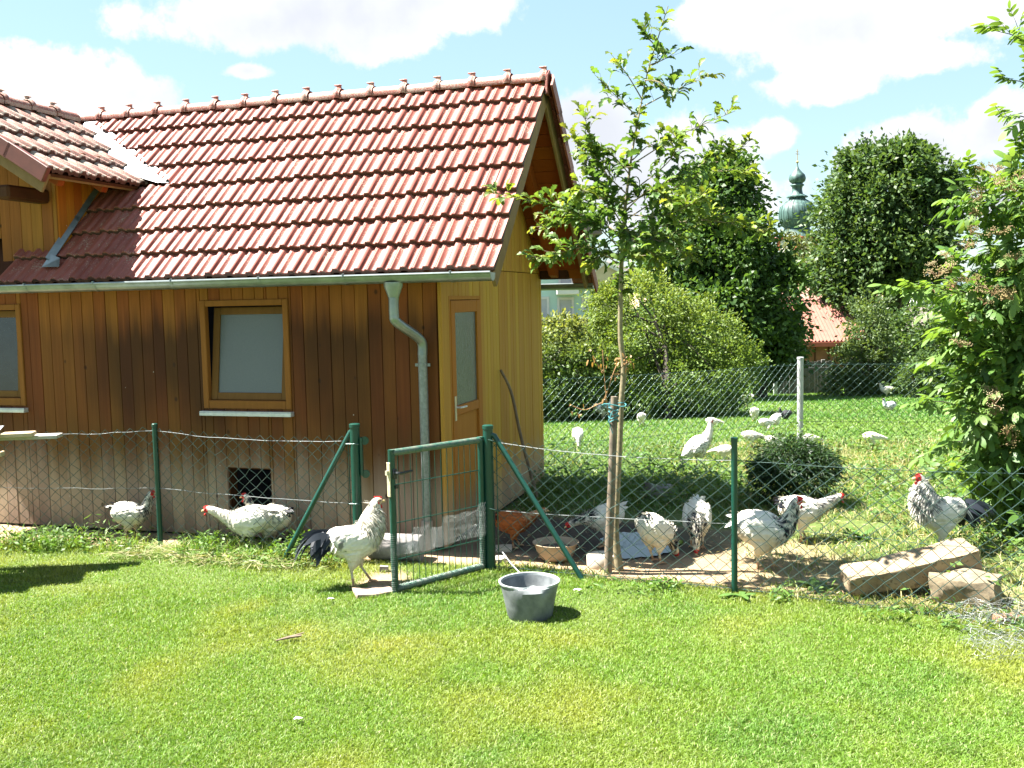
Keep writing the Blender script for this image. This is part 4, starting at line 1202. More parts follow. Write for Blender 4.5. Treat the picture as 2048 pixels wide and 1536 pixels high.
# ================================================================== BIRDS
def loft(ctrl, n=26, seg=16):
    """closed tube through (x, y, z, half width, half height)"""
    c = spline(ctrl, n); c[:, 3:] = np.maximum(c[:, 3:], .002)
    vs = []; fs = []
    for i in range(n):
        t = Vector(c[min(i + 1, n - 1), :3] - c[max(i - 1, 0), :3]).normalized()
        side = Vector((0, 1, 0)); side = (side - t * side.dot(t)).normalized(); up = side.cross(t) * -1
        for k in range(seg):
            a = 2 * math.pi * k / seg
            vs.append(Vector(c[i, :3]) + side * math.cos(a) * c[i, 3] + up * math.sin(a) * c[i, 4])
    for i in range(n - 1):
        for k in range(seg): fs.append((i * seg + k, i * seg + (k + 1) % seg, (i + 1) * seg + (k + 1) % seg, (i + 1) * seg + k))
    fs.append(tuple(range(seg))[::-1]); fs.append(tuple((n - 1) * seg + k for k in range(seg)))
    return vs, fs
def ell(c, r, rot=None, n=10, m=8):
    mb = MB(); T = Matrix.Translation(c) @ (rot or Matrix.Identity(4)) @ Matrix.Diagonal((*r, 1))
    mb.lathe([(math.sin(math.pi * i / m) + 1e-4, -math.cos(math.pi * i / m)) for i in range(m + 1)], n, T)
    return mb.v, mb.f
def remesh(vs, fs, voxel, smooth_it=3):
    me = bpy.data.meshes.new('tmp'); me.from_pydata([tuple(v) for v in vs], [], fs)
    bm = bmesh.new(); bm.from_mesh(me); bmesh.ops.recalc_face_normals(bm, faces=bm.faces); bm.to_mesh(me); bm.free()
    o = bpy.data.objects.new('tmp', me); COL.objects.link(o)
    md = o.modifiers.new('r', 'REMESH'); md.mode = 'VOXEL'; md.voxel_size = voxel
    ms = o.modifiers.new('s', 'SMOOTH'); ms.iterations = smooth_it; ms.factor = .5
    e = o.evaluated_get(bpy.context.evaluated_depsgraph_get()); m2 = e.to_mesh()
    v = np.empty(len(m2.vertices) * 3, np.float32); m2.vertices.foreach_get('co', v)
    m2.calc_loop_triangles(); f = np.empty(len(m2.loop_triangles) * 3, np.int32); m2.loop_triangles.foreach_get('vertices', f)
    e.to_mesh_clear(); bpy.data.objects.remove(o); bpy.data.meshes.remove(me)
    return v.reshape(-1, 3), f.reshape(-1, 3)
def tri(fs):
    out = []
    for f in fs:
        for i in range(1, len(f) - 1): out.append((f[0], f[i], f[i + 1]))
    return out
class Col:
    """collects coloured triangles"""
    def __init__(s): s.v = []; s.f = []; s.c = []; s.n = 0
    def add(s, v, f, c):
        v = np.asarray([tuple(p) for p in v], float); f = np.asarray(tri(f) if not isinstance(f, np.ndarray) else f, int)
        c = np.asarray(c, float); c = np.tile(c, (len(v), 1)) if c.ndim == 1 else c
        s.v.append(v); s.f.append(f + s.n); s.c.append(c); s.n += len(v)
    def mesh(s, name, mat, sm=True): return npmesh(name, np.concatenate(s.v), np.concatenate(s.f), mat, np.concatenate(s.c), sm)
def blade(base, d, L, w, droop, nrm, seg=6, twist=0.0):
    """one feather: a curved strip; droop bends it towards the ground"""
    base = Vector(base); d = Vector(d).normalized(); side = d.cross(Vector(nrm)).normalized()
    p = base.copy(); vs = []; fs = []
    for i in range(seg + 1):
        t = i / seg
        ww = w * (math.sin(math.pi * min(1, .12 + t * .80)) ** .6) * (1 if t < .85 else (1 - t) / .15 * .7 + .3)
        vs += [p + side * ww / 2, p - side * ww / 2]
        d = (d + Vector((0, 0, -droop / seg))).normalized(); p = p + d * L / seg
    for i in range(seg): fs.append((2 * i, 2 * i + 1, 2 * i + 3, 2 * i + 2))
    return vs, fs

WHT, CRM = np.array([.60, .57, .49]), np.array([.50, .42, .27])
BLK = np.array([.018, .02, .026]); RED = np.array([.48, .035, .03]); SKIN = np.array([.42, .25, .14]); HORN = np.array([.55, .40, .2])
NECKS = {   # hen necks: (x, z, half width, half height), then the head
    'up':   [(.125, .285, .066, .070), (.155, .345, .046, .050), (.172, .395, .036, .040), (.182, .43, .031, .034)],
    'fwd':  [(.135, .280, .070, .068), (.195, .310, .050, .048), (.245, .335, .036, .037), (.275, .35, .030, .032)],
    'low':  [(.135, .262, .070, .066), (.200, .255, .052, .048), (.250, .240, .038, .038), (.285, .228, .031, .032)],
    'peck': [(.130, .235, .070, .066), (.180, .175, .054, .050), (.215, .110, .038, .040), (.235, .07, .031, .032)],
    'roo':  [(.112, .385, .100, .108), (.132, .455, .086, .096), (.144, .520, .064, .070), (.152, .565, .042, .045)],
    'turk': [(.12, .40, .070, .080), (.160, .48, .050, .055), (.178, .56, .034, .036), (.188, .61, .028, .030)],
}
def bird_mesh(pose='up', kind='hen', seed=1, pal=None, legs=(0.0, 0.0), lift=None, pitch=0.0, tailup=.5, tailcol=None, voxel=.0065, rich=True):
    """returns (body mesh, tail mesh, comb mesh or None); x forward, feet at z=0"""
    R = np.random.default_rng(seed); rr = random.Random(seed)
    pal = pal or {}
    white = np.array(pal.get('body', WHT)); belly = np.array(pal.get('belly', CRM)); hack = np.array(pal.get('hackle', BLK))
    hk_amt = pal.get('hackle_amt', .55); wingdark = pal.get('wingdark', .0); mott = pal.get('mottle', 0.0)
    roo = kind == 'rooster'; turk = kind == 'turkey'
    if roo:
        trunk = [(-.20, .36, .03, .03), (-.17, .355, .075, .075), (-.10, .335, .105, .105), (-.02, .315, .118, .120), (.06, .325, .112, .118)]
    elif turk:
        trunk = [(-.26, .16, .02, .02), (-.22, .19, .05, .05), (-.13, .25, .10, .10), (-.03, .305, .125, .125), (.06, .345, .105, .115)]
    else:
        trunk = [(-.19, .315, .025, .025), (-.165, .305, .070, .072), (-.10, .280, .108, .108), (-.02, .258, .120, .118), (.06, .258, .112, .108)]
    cp, sp_ = math.cos(pitch), math.sin(pitch)
    piv = (0.0, .24)
    def rot(x, z): dx, dz = x - piv[0], z - piv[1]; return piv[0] + dx * cp + dz * sp_, piv[1] - dx * sp_ + dz * cp
    ctrl = []
    for x, z, a, b in trunk: X, Z = rot(x, z); ctrl.append((X, 0, Z, a, b))
    neck = NECKS[pose]
    for x, z, a, b in neck: ctrl.append((x, 0, z, a, b))
    nx, nz = neck[-1][0], neck[-1][1]; px_, pz_ = neck[-2][0], neck[-2][1]
    ndir = Vector((nx - px_, 0, nz - pz_)).normalized()
    hd = {'up': Vector((1, 0, -.12)), 'roo': Vector((1, 0, -.05)), 'turk': Vector((1, 0, -.1)), 'fwd': Vector((1, 0, -.25)), 'low': Vector((1, 0, -.5)), 'peck': Vector((.45, 0, -1))}[pose].normalized()
    hs = 1.1 if roo else 1.0 if turk else .95
    hc = Vector((nx, 0, nz)) + ndir * .028 * hs + hd * .014 * hs
    ctrl.append((hc.x, 0, hc.z, .026 * hs, .029 * hs)); q = hc + hd * (.022 if turk else .030) * hs
    ctrl.append((q.x, 0, q.z, .014 * hs, .016 * hs))
    bv, bf_ = loft(ctrl, 34, 18)
    seg = 18; reg = []
    nt = len(trunk); nc = len(ctrl)
    for i in range(34):
        u = i / 33 * (nc - 1); reg += [u] * seg
    V = list(bv); F = list(bf_); lab = list(reg)
    # thighs, shanks
    hipz = rot(-.01, .20)[1]
    kz = .135 if roo else .10
    foot = []
    for s, fx in ((-1, legs[0]), (1, legs[1])):
        up_ = lift if (lift and s == 1) else 0.0
        hip = Vector((-.02, s * .055, hipz + (.06 if roo else 0))); hock = Vector((-.01 + fx * .55 - .01, s * .052, kz + up_ * .8)); ank = Vector((.005 + fx, s * .052, .018 + up_))
        if turk: hip = Vector((0, s * .06, .24)); hock = Vector((-.01, s * .055, .13))
        v, f = loft([(hip.x, hip.y, hip.z, .062, .075), ((hip.x * .5 + hock.x * .5) + .012, hock.y, (hip.z + hock.z) / 2, .046, .052), (hock.x + .004, hock.y, hock.z + .012, .024, .026), (hock.x, hock.y, hock.z - .004, .013, .013)], 10, 12)
        b = len(V); V += v; F += [tuple(i + b for i in q_) for q_ in f]; lab += [20] * len(v)
        mb = MB(); mb.tube([hock + Vector((0, 0, .02)), hock, ank, ank + Vector((.003, 0, -.008))], [.012, .0105, .0100, .011], 8)
        b = len(V); V += mb.v; F += [tuple(i + b for i in q_) for q_ in mb.f]; lab += [21] * len(mb.v)
        foot.append((ank, s, up_))
    # folded wings
    for s in (-1, 1):
        c_ = rot(-.035, .275 if not (roo or turk) else (.345 if roo else .30)); rt_ = Matrix.Rotation(pitch + (.10 if not turk else -.65), 4, 'Y') @ Matrix.Rotation(s * .12, 4, 'X')
        v, f = ell((c_[0], s * (.098 if not turk else .105), c_[1]), (.135, .030, .070), rt_, 14, 10)
        b = len(V); V += [tuple(p) for p in v]; F += [tuple(i + b for i in q_) for q_ in f]; lab += [22] * len(v)
    kd = kdtree.KDTree(len(V))
    for i, p in enumerate(V): kd.insert(Vector(p), i)
    kd.balance()
    v, f = remesh(V, F, voxel)
    L_ = np.array([lab[kd.find(Vector(p))[1]] for p in v])
    # plumage relief
    n3 = np.array([mnoise.noise(Vector((p[0] * 28, p[1] * 40, p[2] * 45))) + .6 * mnoise.noise(Vector((p[0] * 60, p[1] * 90, p[2] * 90))) for p in v])
    soft = (L_ < nc - 2.3) | (L_ == 20) | (L_ == 22)
    ctr = np.array([0, 0, .27]); nrm = v - ctr; nrm /= np.maximum(np.linalg.norm(nrm, axis=1, keepdims=True), 1e-6)
    v = v + nrm * (n3 * .0055 * soft)[:, None]
    # colours
    c = np.tile(white, (len(v), 1))
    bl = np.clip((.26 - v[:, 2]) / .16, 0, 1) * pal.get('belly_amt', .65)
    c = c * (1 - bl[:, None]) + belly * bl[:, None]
    c *= (1 + .13 * n3)[:, None]
    ns = np.array([mnoise.noise(Vector((p[0] * 22, p[1] * 120, p[2] * 22 + seed))) for p in v])
    isneck = (L_ > nt - .6) & (L_ < nc - 2.0)
    stripe = np.clip((ns + .22) * 2.2, 0, .8) * isneck * hk_amt * np.clip((L_ - nt + .6) / .5, 0, 1) * np.clip((nc - 2.2 - L_) / .9, .25, 1)
    side_ok = np.clip(.5 + (v[:, 2] - np.interp(v[:, 0], [p[0] for p in neck], [p[1] for p in neck])) * 22, .15, 1) if pose in ('fwd', 'low') else 1.0
    stripe = np.clip(stripe * side_ok * 1.5, 0, 1)
    c = c * (1 - stripe[:, None]) + hack * stripe[:, None]
    if wingdark:
        wd = ((L_ == 22) & (v[:, 0] < -.07)) * np.clip((ns + .1) * 4, 0, 1) * wingdark; c = c * (1 - wd[:, None]) + BLK * 1.6 * wd[:, None]
    if mott:
        sc = 55 if turk else 30
        mm = np.array([mnoise.noise(Vector((p[0] * sc * .7, p[1] * sc, p[2] * sc * 1.4 + seed))) for p in v])
        k = np.clip((mm - .02) * 5, 0, 1) * mott * ((L_ < nt + .2) | (L_ >= 20)); c = c * (1 - k[:, None]) + np.array(pal.get('mottle_col', BLK)) * k[:, None]
    face = ((L_ >= nc - 2.45) & (L_ < 15)) & (((v - np.array(hc)) @ np.array(hd)) > -.004 * hs)
    c[face] = pal.get('face', RED)
    if turk:
        hn = (L_ > nc - 3.2) & (L_ < 15); c[hn] = (.48, .40, .40); lo = hn & (v[:, 2] < .63) & (v[:, 0] > .19); c[lo] = (.45, .10, .09)
    c[L_ == 21] = SKIN if not pal.get('shank') else pal['shank']
    B = Col(); B.add(v, f, np.clip(c, .01, .85))
    # toes, beak, eyes
    for ank, s, up_ in foot:
        for a in (-.5, 0, .5, math.pi):
            L = .05 if a != math.pi else .022
            d = Vector((math.cos(a), math.sin(a), 0)); mb = MB()
            if up_: d = (d + Vector((0, 0, -.9))).normalized()
            mb.tube([ank + Vector((0, 0, -.004)), ank + d * L * .6 + Vector((0, 0, -.006 if not up_ else 0)), ank + d * L + Vector((0, 0, -.013 if not up_ else 0))], [.0085, .0065, .003], 6)
            B.add(mb.v, mb.f, np.array(pal.get('shank', SKIN)))
    mb = MB(); tip = hc + hd * (.036 if turk else .054) * hs + Vector((0, 0, -.006)); mb.tube([hc + hd * (.012 if turk else .022) * hs, hc + hd * (.026 if turk else .042) * hs, tip], [.011 * hs, .0085 * hs, .001], 8); B.add(mb.v, mb.f, HORN)
    upv = Vector((-hd.z, 0, hd.x)) if hd.x > 0 else Vector((0, 0, 1))
    for s in (-1, 1):
        mv, mf = ell(tuple(hc + hd * .012 * hs + upv * .008 + Vector((0, s * .0235 * hs, 0))), (.0055,) * 3, None, 8, 6); B.add(mv, mf, np.array([.02, .012, .008]))
    # loose feather tips over body and neck
    if rich:
        idx = np.nonzero(soft & (L_ != 20) & (v[:, 2] > .12))[0]; pw = np.where(isneck[idx], 3.0, 1.0); idx = R.choice(idx, min(len(idx), 900), replace=False, p=pw / pw.sum())
        for i in idx:
            p = Vector(v[i]); nn = Vector(nrm[i]).normalized()
            if isneck[i]:
                k = min(int(L_[i]), nc - 2); a0, a1 = ctrl[k], ctrl[min(k + 1, nc - 1)]; d = -(Vector(a1[:3]) - Vector(a0[:3])).normalized(); L, w = (.050, .0065) if roo else (.034, .0065)
            else: d = Vector((-1, 0, -.12 if v[i][2] > .25 else -.5)); L, w = .024, .013
            d = (d - nn * d.dot(nn)); 
            if d.length < .1: continue
            d = (d.normalized() + nn * .09).normalized()
            bv_, bf2 = blade(p - nn * .003, d, L * rr.uniform(.7, 1.2), w * rr.uniform(.7, 1.2), .25, nn, 2)
            cb = c[i] * rr.uniform(.88, 1.08)
            if isneck[i] and hk_amt > .2 and v[i][2] > .12: cb = hack * rr.uniform(.8, 1.6) if rr.random() < hk_amt * .55 else white * rr.uniform(.8, 1.02)
            B.add(bv_, bf2, np.clip(cb, .012, .85))
    # tail
    T = Col(); tb = rot(trunk[0][0] + .03, trunk[0][1]); tb = Vector((tb[0], 0, tb[1])); tcol = np.array(tailcol if tailcol is not None else BLK)
    if roo:
        for k in range(60):
            s = rr.uniform(-1, 1); el = rr.uniform(-.5, 1.1); L = rr.uniform(.13, .21)
            d = Vector((-1, s * .35, el * .55)); vv, ff = blade(tb + Vector((rr.uniform(-.02, .05), s * .045, rr.uniform(-.05, .03))), d, L, .052, rr.uniform(.8, 1.9), Vector((0, s * .9 + .15, .5)), 7)
            T.add(vv, ff, tcol * rr.uniform(.7, 1.7) + np.array([0, .004, .006]))
        for k in range(46):
            s = rr.uniform(-1, 1); vv, ff = blade(tb + Vector((rr.uniform(-.06, .05), s * .06, rr.uniform(-.03, .05))), Vector((-1, s * .4, rr.uniform(-.6, .3))), rr.uniform(.10, .17), .055, rr.uniform(1.0, 2.2), Vector((0, s * .9 + .1, .4)), 6); T.add(vv, ff, tcol * rr.uniform(.7, 1.6) + np.array([0, .003, .005]))
        for k in range(11):
            s = rr.uniform(-1, 1); vv, ff = blade(tb + Vector((-.02, s * .03, .02)), Vector((-1, s * .22, .45 + .25 * rr.random())), rr.uniform(.26, .38), .034, rr.uniform(1.9, 2.7), Vector((0, s + .4, .3)), 10); T.add(vv, ff, tcol * rr.uniform(.8, 2.0) + np.array([.004, .008, .01]))
        for k in range(26):
            s = rr.uniform(-1, 1); vv, ff = blade(tb + Vector((rr.uniform(.02, .10), s * .08, rr.uniform(-.0, .03))), Vector((-1, s * .5, -.1)), rr.uniform(.09, .14), .018, 1.6, Vector((0, s * .8, .6)), 5); T.add(vv, ff, white * rr.uniform(.75, 1.0))
    elif turk:
        for k in range(22):
            s = rr.uniform(-1, 1); vv, ff = blade(tb + Vector((.06, s * .05, .02)), Vector((-.85, s * .16, -.75)), rr.uniform(.13, .19), .030, .2, Vector((.6, s * .5, .6)), 4); T.add(vv, ff, white * rr.uniform(.6, 1.0) if rr.random() < .75 else np.array([.09, .08, .07]))
    else:
        for k in range(30):
            s = rr.uniform(-1, 1); el = tailup + rr.uniform(-.35, .35); L = rr.uniform(.06, .105)
            inner = k > 15
            vv, ff = blade(tb + Vector((rr.uniform(0, .05), s * .04, rr.uniform(-.02, .03))), Vector((-1, s * .55, el)), L * (1 if not inner else .75), .028, rr.uniform(.3, .9), Vector((0, s * .9 + .1, .6)), 5)
            col = tcol if (not inner) else (white if rr.random() < .45 else tcol); T.add(vv, ff, np.clip(col * rr.uniform(.75, 1.25), .012, .85))
    bm_ = B.mesh('bird', M_BIRD); tm_ = T.mesh('tail_feathers', M_FEATHER)
    cm = None
    if not turk and pal.get('comb', True):
        K = Col()
        for i in range(5 if roo else 4):
            p = hc + hd * (.024 - .0105 * i) * hs + upv * ((.027 if i else .022) * hs)
            vv, ff = ell(tuple(p), (.007, .0035, .0075), None, 8, 6); K.add(vv, ff, RED)
        for s in (-1, 1):
            vv, ff = ell(tuple(hc + hd * .026 * hs + Vector((-.004, s * .010, -.036 * hs))), (.007, .004, .013 * (1.2 if roo else .8)), None, 8, 6); K.add(vv, ff, RED)
            vv, ff = ell(tuple(hc + hd * .0 + Vector((.0, s * .025 * hs, -.010 * hs))), (.009, .003, .011), None, 8, 6); K.add(vv, ff, RED)
        cm = K.mesh('comb', M_BIRD)
    return bm_, tm_, cm
def put_bird(meshes, name, label, cat, px, py, yaw, scale, group=None, z=None, loc=None):
    """yaw in degrees: 0 looks to the right of the picture, 90 away from the camera"""
    g = gnd(px, py) if loc is None else Vector(loc)
    o = link(name, meshes[0], None, (g.x, g.y, g.z + (z or 0)), (0, 0, math.radians(yaw))); o.scale = (scale,) * 3
    tag(o, label, cat, group)
    link('tail_feathers', meshes[1], o)
    if meshes[2]: link('comb', meshes[2], o)
    return o
FLOCK = 'light hens in the run'
RP = dict(hackle=(.09, .09, .085), hackle_amt=.75, wingdark=.75, belly_amt=.8)
put_bird(bird_mesh('roo', 'rooster', 3, dict(RP, hackle=(.16, .14, .10), hackle_amt=.55, face=(.55, .36, .26)), legs=(-.03, .11)), 'rooster', 'cream rooster with black drooping tail striding in front of the open gate', 'rooster', 712, 1172, 18, 1.0)
put_bird(bird_mesh('roo', 'rooster', 4, dict(RP, belly=(.55, .53, .5)), legs=(-.03, .03)), 'rooster', 'white rooster with grey streaked neck and black tail standing behind the stone slab', 'rooster', 1878, 1108, 188, 1.0)
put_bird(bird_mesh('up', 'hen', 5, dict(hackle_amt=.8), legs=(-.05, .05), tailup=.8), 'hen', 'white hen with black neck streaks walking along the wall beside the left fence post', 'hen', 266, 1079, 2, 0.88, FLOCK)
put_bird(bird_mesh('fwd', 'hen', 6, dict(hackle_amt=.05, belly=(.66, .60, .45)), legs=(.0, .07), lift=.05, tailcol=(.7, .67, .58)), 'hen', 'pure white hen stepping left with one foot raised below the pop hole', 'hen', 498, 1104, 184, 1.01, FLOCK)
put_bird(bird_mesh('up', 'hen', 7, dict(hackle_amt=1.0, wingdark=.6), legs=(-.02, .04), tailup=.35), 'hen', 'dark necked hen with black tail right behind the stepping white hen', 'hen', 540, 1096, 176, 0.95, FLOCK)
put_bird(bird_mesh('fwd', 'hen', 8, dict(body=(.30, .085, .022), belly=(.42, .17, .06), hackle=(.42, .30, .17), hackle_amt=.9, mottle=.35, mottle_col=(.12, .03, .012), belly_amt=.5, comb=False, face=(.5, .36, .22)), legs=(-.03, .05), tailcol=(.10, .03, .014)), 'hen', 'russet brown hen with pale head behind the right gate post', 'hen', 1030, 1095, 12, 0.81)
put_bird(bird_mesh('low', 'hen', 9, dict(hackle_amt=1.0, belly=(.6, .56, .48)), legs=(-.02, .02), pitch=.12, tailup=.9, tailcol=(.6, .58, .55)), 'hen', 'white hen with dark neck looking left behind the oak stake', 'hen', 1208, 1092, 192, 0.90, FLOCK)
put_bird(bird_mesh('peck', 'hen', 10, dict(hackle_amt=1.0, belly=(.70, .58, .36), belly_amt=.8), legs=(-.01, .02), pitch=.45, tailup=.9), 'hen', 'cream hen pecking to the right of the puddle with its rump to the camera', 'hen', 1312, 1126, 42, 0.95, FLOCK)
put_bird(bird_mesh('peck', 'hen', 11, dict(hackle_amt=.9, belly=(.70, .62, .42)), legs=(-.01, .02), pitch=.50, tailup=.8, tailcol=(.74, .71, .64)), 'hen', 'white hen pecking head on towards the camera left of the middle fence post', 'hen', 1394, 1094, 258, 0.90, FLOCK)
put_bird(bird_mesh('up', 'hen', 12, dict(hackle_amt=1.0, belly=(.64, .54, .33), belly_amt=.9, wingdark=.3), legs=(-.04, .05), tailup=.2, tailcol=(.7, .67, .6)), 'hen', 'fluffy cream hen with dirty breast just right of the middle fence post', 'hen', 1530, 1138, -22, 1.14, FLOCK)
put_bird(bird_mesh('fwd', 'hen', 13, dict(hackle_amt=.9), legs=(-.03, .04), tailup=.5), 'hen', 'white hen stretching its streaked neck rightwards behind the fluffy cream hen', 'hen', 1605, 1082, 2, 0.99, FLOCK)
put_bird(bird_mesh('turk', 'turkey', 14, dict(body=(.72, .70, .66), belly=(.5, .46, .4), hackle_amt=.0, mottle=.75, mottle_col=(.10, .09, .08), shank=(.35, .25, .2))), 'turkey', 'tall white speckled turkey standing upright in front of the meadow', 'turkey', 1398, 935, 22, .86)
WP = dict(hackle_amt=0, belly=(.7, .68, .62), comb=False, face=(.6, .5, .42))
wA = bird_mesh('low', 'hen', 21, WP, voxel=.010, rich=False, tailcol=(.74, .72, .67), tailup=.1)
wB = bird_mesh('peck', 'hen', 22, WP, voxel=.010, rich=False, tailcol=(.74, .72, .67), pitch=.4, tailup=.1)
wC = bird_mesh('up', 'hen', 23, WP, voxel=.010, rich=False, tailcol=(.74, .72, .67), tailup=.1)
wK = bird_mesh('up', 'hen', 24, dict(body=(.03, .03, .034), belly=(.03, .03, .03), hackle_amt=0, comb=False, face=(.05, .03, .03)), voxel=.010, rich=False)
wM = bird_mesh('up', 'hen', 25, dict(hackle_amt=0, mottle=.6, comb=False, body=(.62, .64, .68), face=(.06, .04, .04)), voxel=.010, rich=False)
YG = 'young white turkeys grazing on the meadow'
for m, px_, py_, yaw, s, lab in ((wB, 1156, 892, 268, .62, 'round white young turkey on the meadow nearest the house corner'), (wB, 1283, 853, 90, .62, 'small white ball of a young turkey right of the oak stake'),
        (wA, 1447, 924, 160, .55, 'white young turkey close behind the speckled turkey, left of the middle fence post'), (wA, 1503, 895, -8, .60, 'white young turkey grazing right behind the middle fence post top'),
        (wB, 1545, 906, 20, .55, 'white young turkey half hidden behind the left side of the round conifer'), (wA, 1622, 897, 10, .50, 'white young turkey beside the foot of the white post'),
        (wA, 1745, 899, 4, .60, 'lone white young turkey walking right, furthest right in the near meadow'), (wA, 1531, 863, 25, .56, 'left bird of the pair of white young turkeys in mid meadow'),
        (wB, 1550, 858, 215, .62, 'right bird of the pair of white young turkeys in mid meadow'), (wB, 1509, 843, 80, .66, 'white young turkey grazing at the edge of the shrub shadow'),
        (wA, 1493, 812, 165, .8, 'far white young turkey facing left below the rough grass'), (wB, 1378, 821, 90, .75, 'white young turkey in the shade at the foot of the yellow shrub'),
        (wC, 1772, 795, 170, .85, 'farthest white young turkey in front of the round bushes'), (wA, 1425, 860, 0, .55, 'white young turkey seen behind the neck of the speckled turkey')):
    put_bird(m, 'turkey', lab, 'turkey', px_, py_, yaw, s, YG)
put_bird(wK, 'turkey', 'black young turkey sitting in the shrub shadow left of the white post', 'turkey', 1570, 840, 200, .62, z=-.05)
put_bird(wM, 'turkey', 'grey and white turkey standing in the shade behind the oak stake', 'turkey', 1206, 842, 10, .95)
put_bird(wM, 'turkey', 'pied turkey resting in the shadow strip of the far meadow', 'turkey', 1778, 822, 200, .75, z=-.08)

# ================================================================== VEGETATION
def unit(v): return v / np.maximum(np.linalg.norm(v, axis=-1, keepdims=True), 1e-9)
def leaf_arrays(P, D, N, L, W, C, fold=0.18):
    """diamond leaves: base P, direction D, face normal N"""
    D = unit(D); S = unit(np.cross(D, N)); N2 = np.cross(S, D)
    L = np.broadcast_to(np.asarray(L), (len(P),))[:, None]; W = np.broadcast_to(np.asarray(W), (len(P),))[:, None]
    m = P + D * L * .45
    V = np.stack([P, m + S * W * .5 + N2 * W * fold, P + D * L, m - S * W * .5 + N2 * W * fold], 1).reshape(-1, 3)
    F = (np.arange(len(P)) * 4)[:, None] + np.array([[0, 1, 2, 3]])
    return V, F, np.repeat(C, 4, 0)
def crown_points(blobs, nclump, per, cr, seed, shell=.55, flat=1.0):
    """leaf positions grouped in clumps spread through ellipsoids (centre xyz, radii xyz)"""
    R = np.random.default_rng(seed); blobs = np.array(blobs, float)
    w = (blobs[:, 3] * blobs[:, 5]) ; w = w / w.sum()
    k = R.choice(len(blobs), nclump, p=w)
    d = unit(R.normal(size=(nclump, 3))); r = shell + (1.12 - shell) * R.random(nclump) ** .6
    cc = blobs[k, :3] + d * blobs[k, 3:] * r[:, None]
    # clumps buried inside another blob are thinned out
    ins = np.zeros(nclump)
    for b in blobs: ins = np.maximum(ins, (np.linalg.norm((cc - b[:3]) / b[3:], axis=1) < .62))
    keep = (ins < .5) | (R.random(nclump) < .35); cc, d = cc[keep], d[keep]
    n = len(cc); size = R.uniform(.6, 1.4, n); tone = R.random(n)
    off = R.normal(size=(n, per, 3)) * cr * size[:, None, None]; off[..., 2] *= .7 * flat
    P = (cc[:, None] + off).reshape(-1, 3)
    O = unit(np.repeat(d, per, 0) * .7 + unit(off.reshape(-1, 3)) * .8)
    return P, O, np.repeat(tone, per), R, cc
def crown(parent, blobs, nclump, per, cr, L, W, c0, c1, seed, shell=.55, tip=None, tip_from=None, name='crown', up=.6, loc=(0, 0, 0), kind='stuff', droop=0.0, shoots=16, voids=4):
    P, O, tone, R, cc = crown_points(blobs, nclump, per, cr, seed, shell)
    # hollows in the crown where one looks into its shade or through it
    bb = np.array(blobs, float); nv_ = voids * len(blobs); k = R.integers(0, len(bb), nv_); vc = bb[k, :3] + unit(R.normal(size=(nv_, 3)) + np.array([0, -.5, 0])) * bb[k, 3:] * R.uniform(.55, 1.0, (nv_, 1)); vr = bb[k, 5] * R.uniform(.16, .34, nv_)
    ok = np.ones(len(P), bool)
    for c_, r_ in zip(vc, vr): ok &= (((P - c_) / np.array([1, 1, .8])) ** 2).sum(1) > (r_ * (1 + .25 * R.normal(size=len(P)))) ** 2
    P, O, tone = P[ok], O[ok], tone[ok]
    # shoots that stick out of the outline
    ba = np.array(blobs, float); ns_ = shoots * len(blobs); k = R.integers(0, len(blobs), ns_); dr = unit(R.normal(size=(ns_, 3)) + np.array([0, 0, .45])); ln = R.uniform(.12, .62, ns_) ** 1.15
    st = ba[k, :3] + dr * ba[k, 3:] * .93; q = 5; tt = np.linspace(0, 1, q)[None, :, None]
    sc = st[:, None] + (dr * ba[k, 3:] * ln[:, None] + np.array([0, 0, .12]) * ba[k, 5:6] * ln[:, None])[:, None] * tt
    pp = max(4, per // 4); sp_ = (sc[:, :, None] + R.normal(size=(ns_, q, pp, 3)) * cr * .33).reshape(-1, 3)
    P = np.concatenate([P, sp_]); O = np.concatenate([O, np.repeat(dr, q * pp, 0)]); tone = np.concatenate([tone, np.repeat(R.random(ns_), q * pp)])
    n = len(P)
    N = unit(R.normal(size=(n, 3)) * .75 + np.array([0, 0, up]) + O * .45)
    D = unit(O + R.normal(size=(n, 3)) * .6 + np.array([0, 0, -.15 - droop]))
    C = np.array(c0) + (np.array(c1) - np.array(c0)) * np.clip(tone[:, None] * .75 + R.random((n, 1)) * .35, 0, 1)
    if tip is not None:
        z0, z1 = tip_from; q = np.clip((P[:, 2] - z0) / (z1 - z0), 0, 1) * R.random(n) ** .5; C = C * (1 - q[:, None]) + np.array(tip) * q[:, None]
    C *= R.uniform(.8, 1.2, (n, 1))
    V, F, CC = leaf_arrays(P - np.array(loc), D, N, L * R.uniform(.7, 1.25, n), W * R.uniform(.7, 1.25, n), C)
    o = link(name, npmesh(name, V, F, M_LEAF, CC), parent)
    if kind: o['kind'] = kind
    return cc
def pxblob(px, py, rx, ry, Y, dz=1.0):
    c = at(px, py, Y); s = Y / FPX
    return (c.x, c.y, c.z, rx * s, max(rx, ry) * s * dz, ry * s)
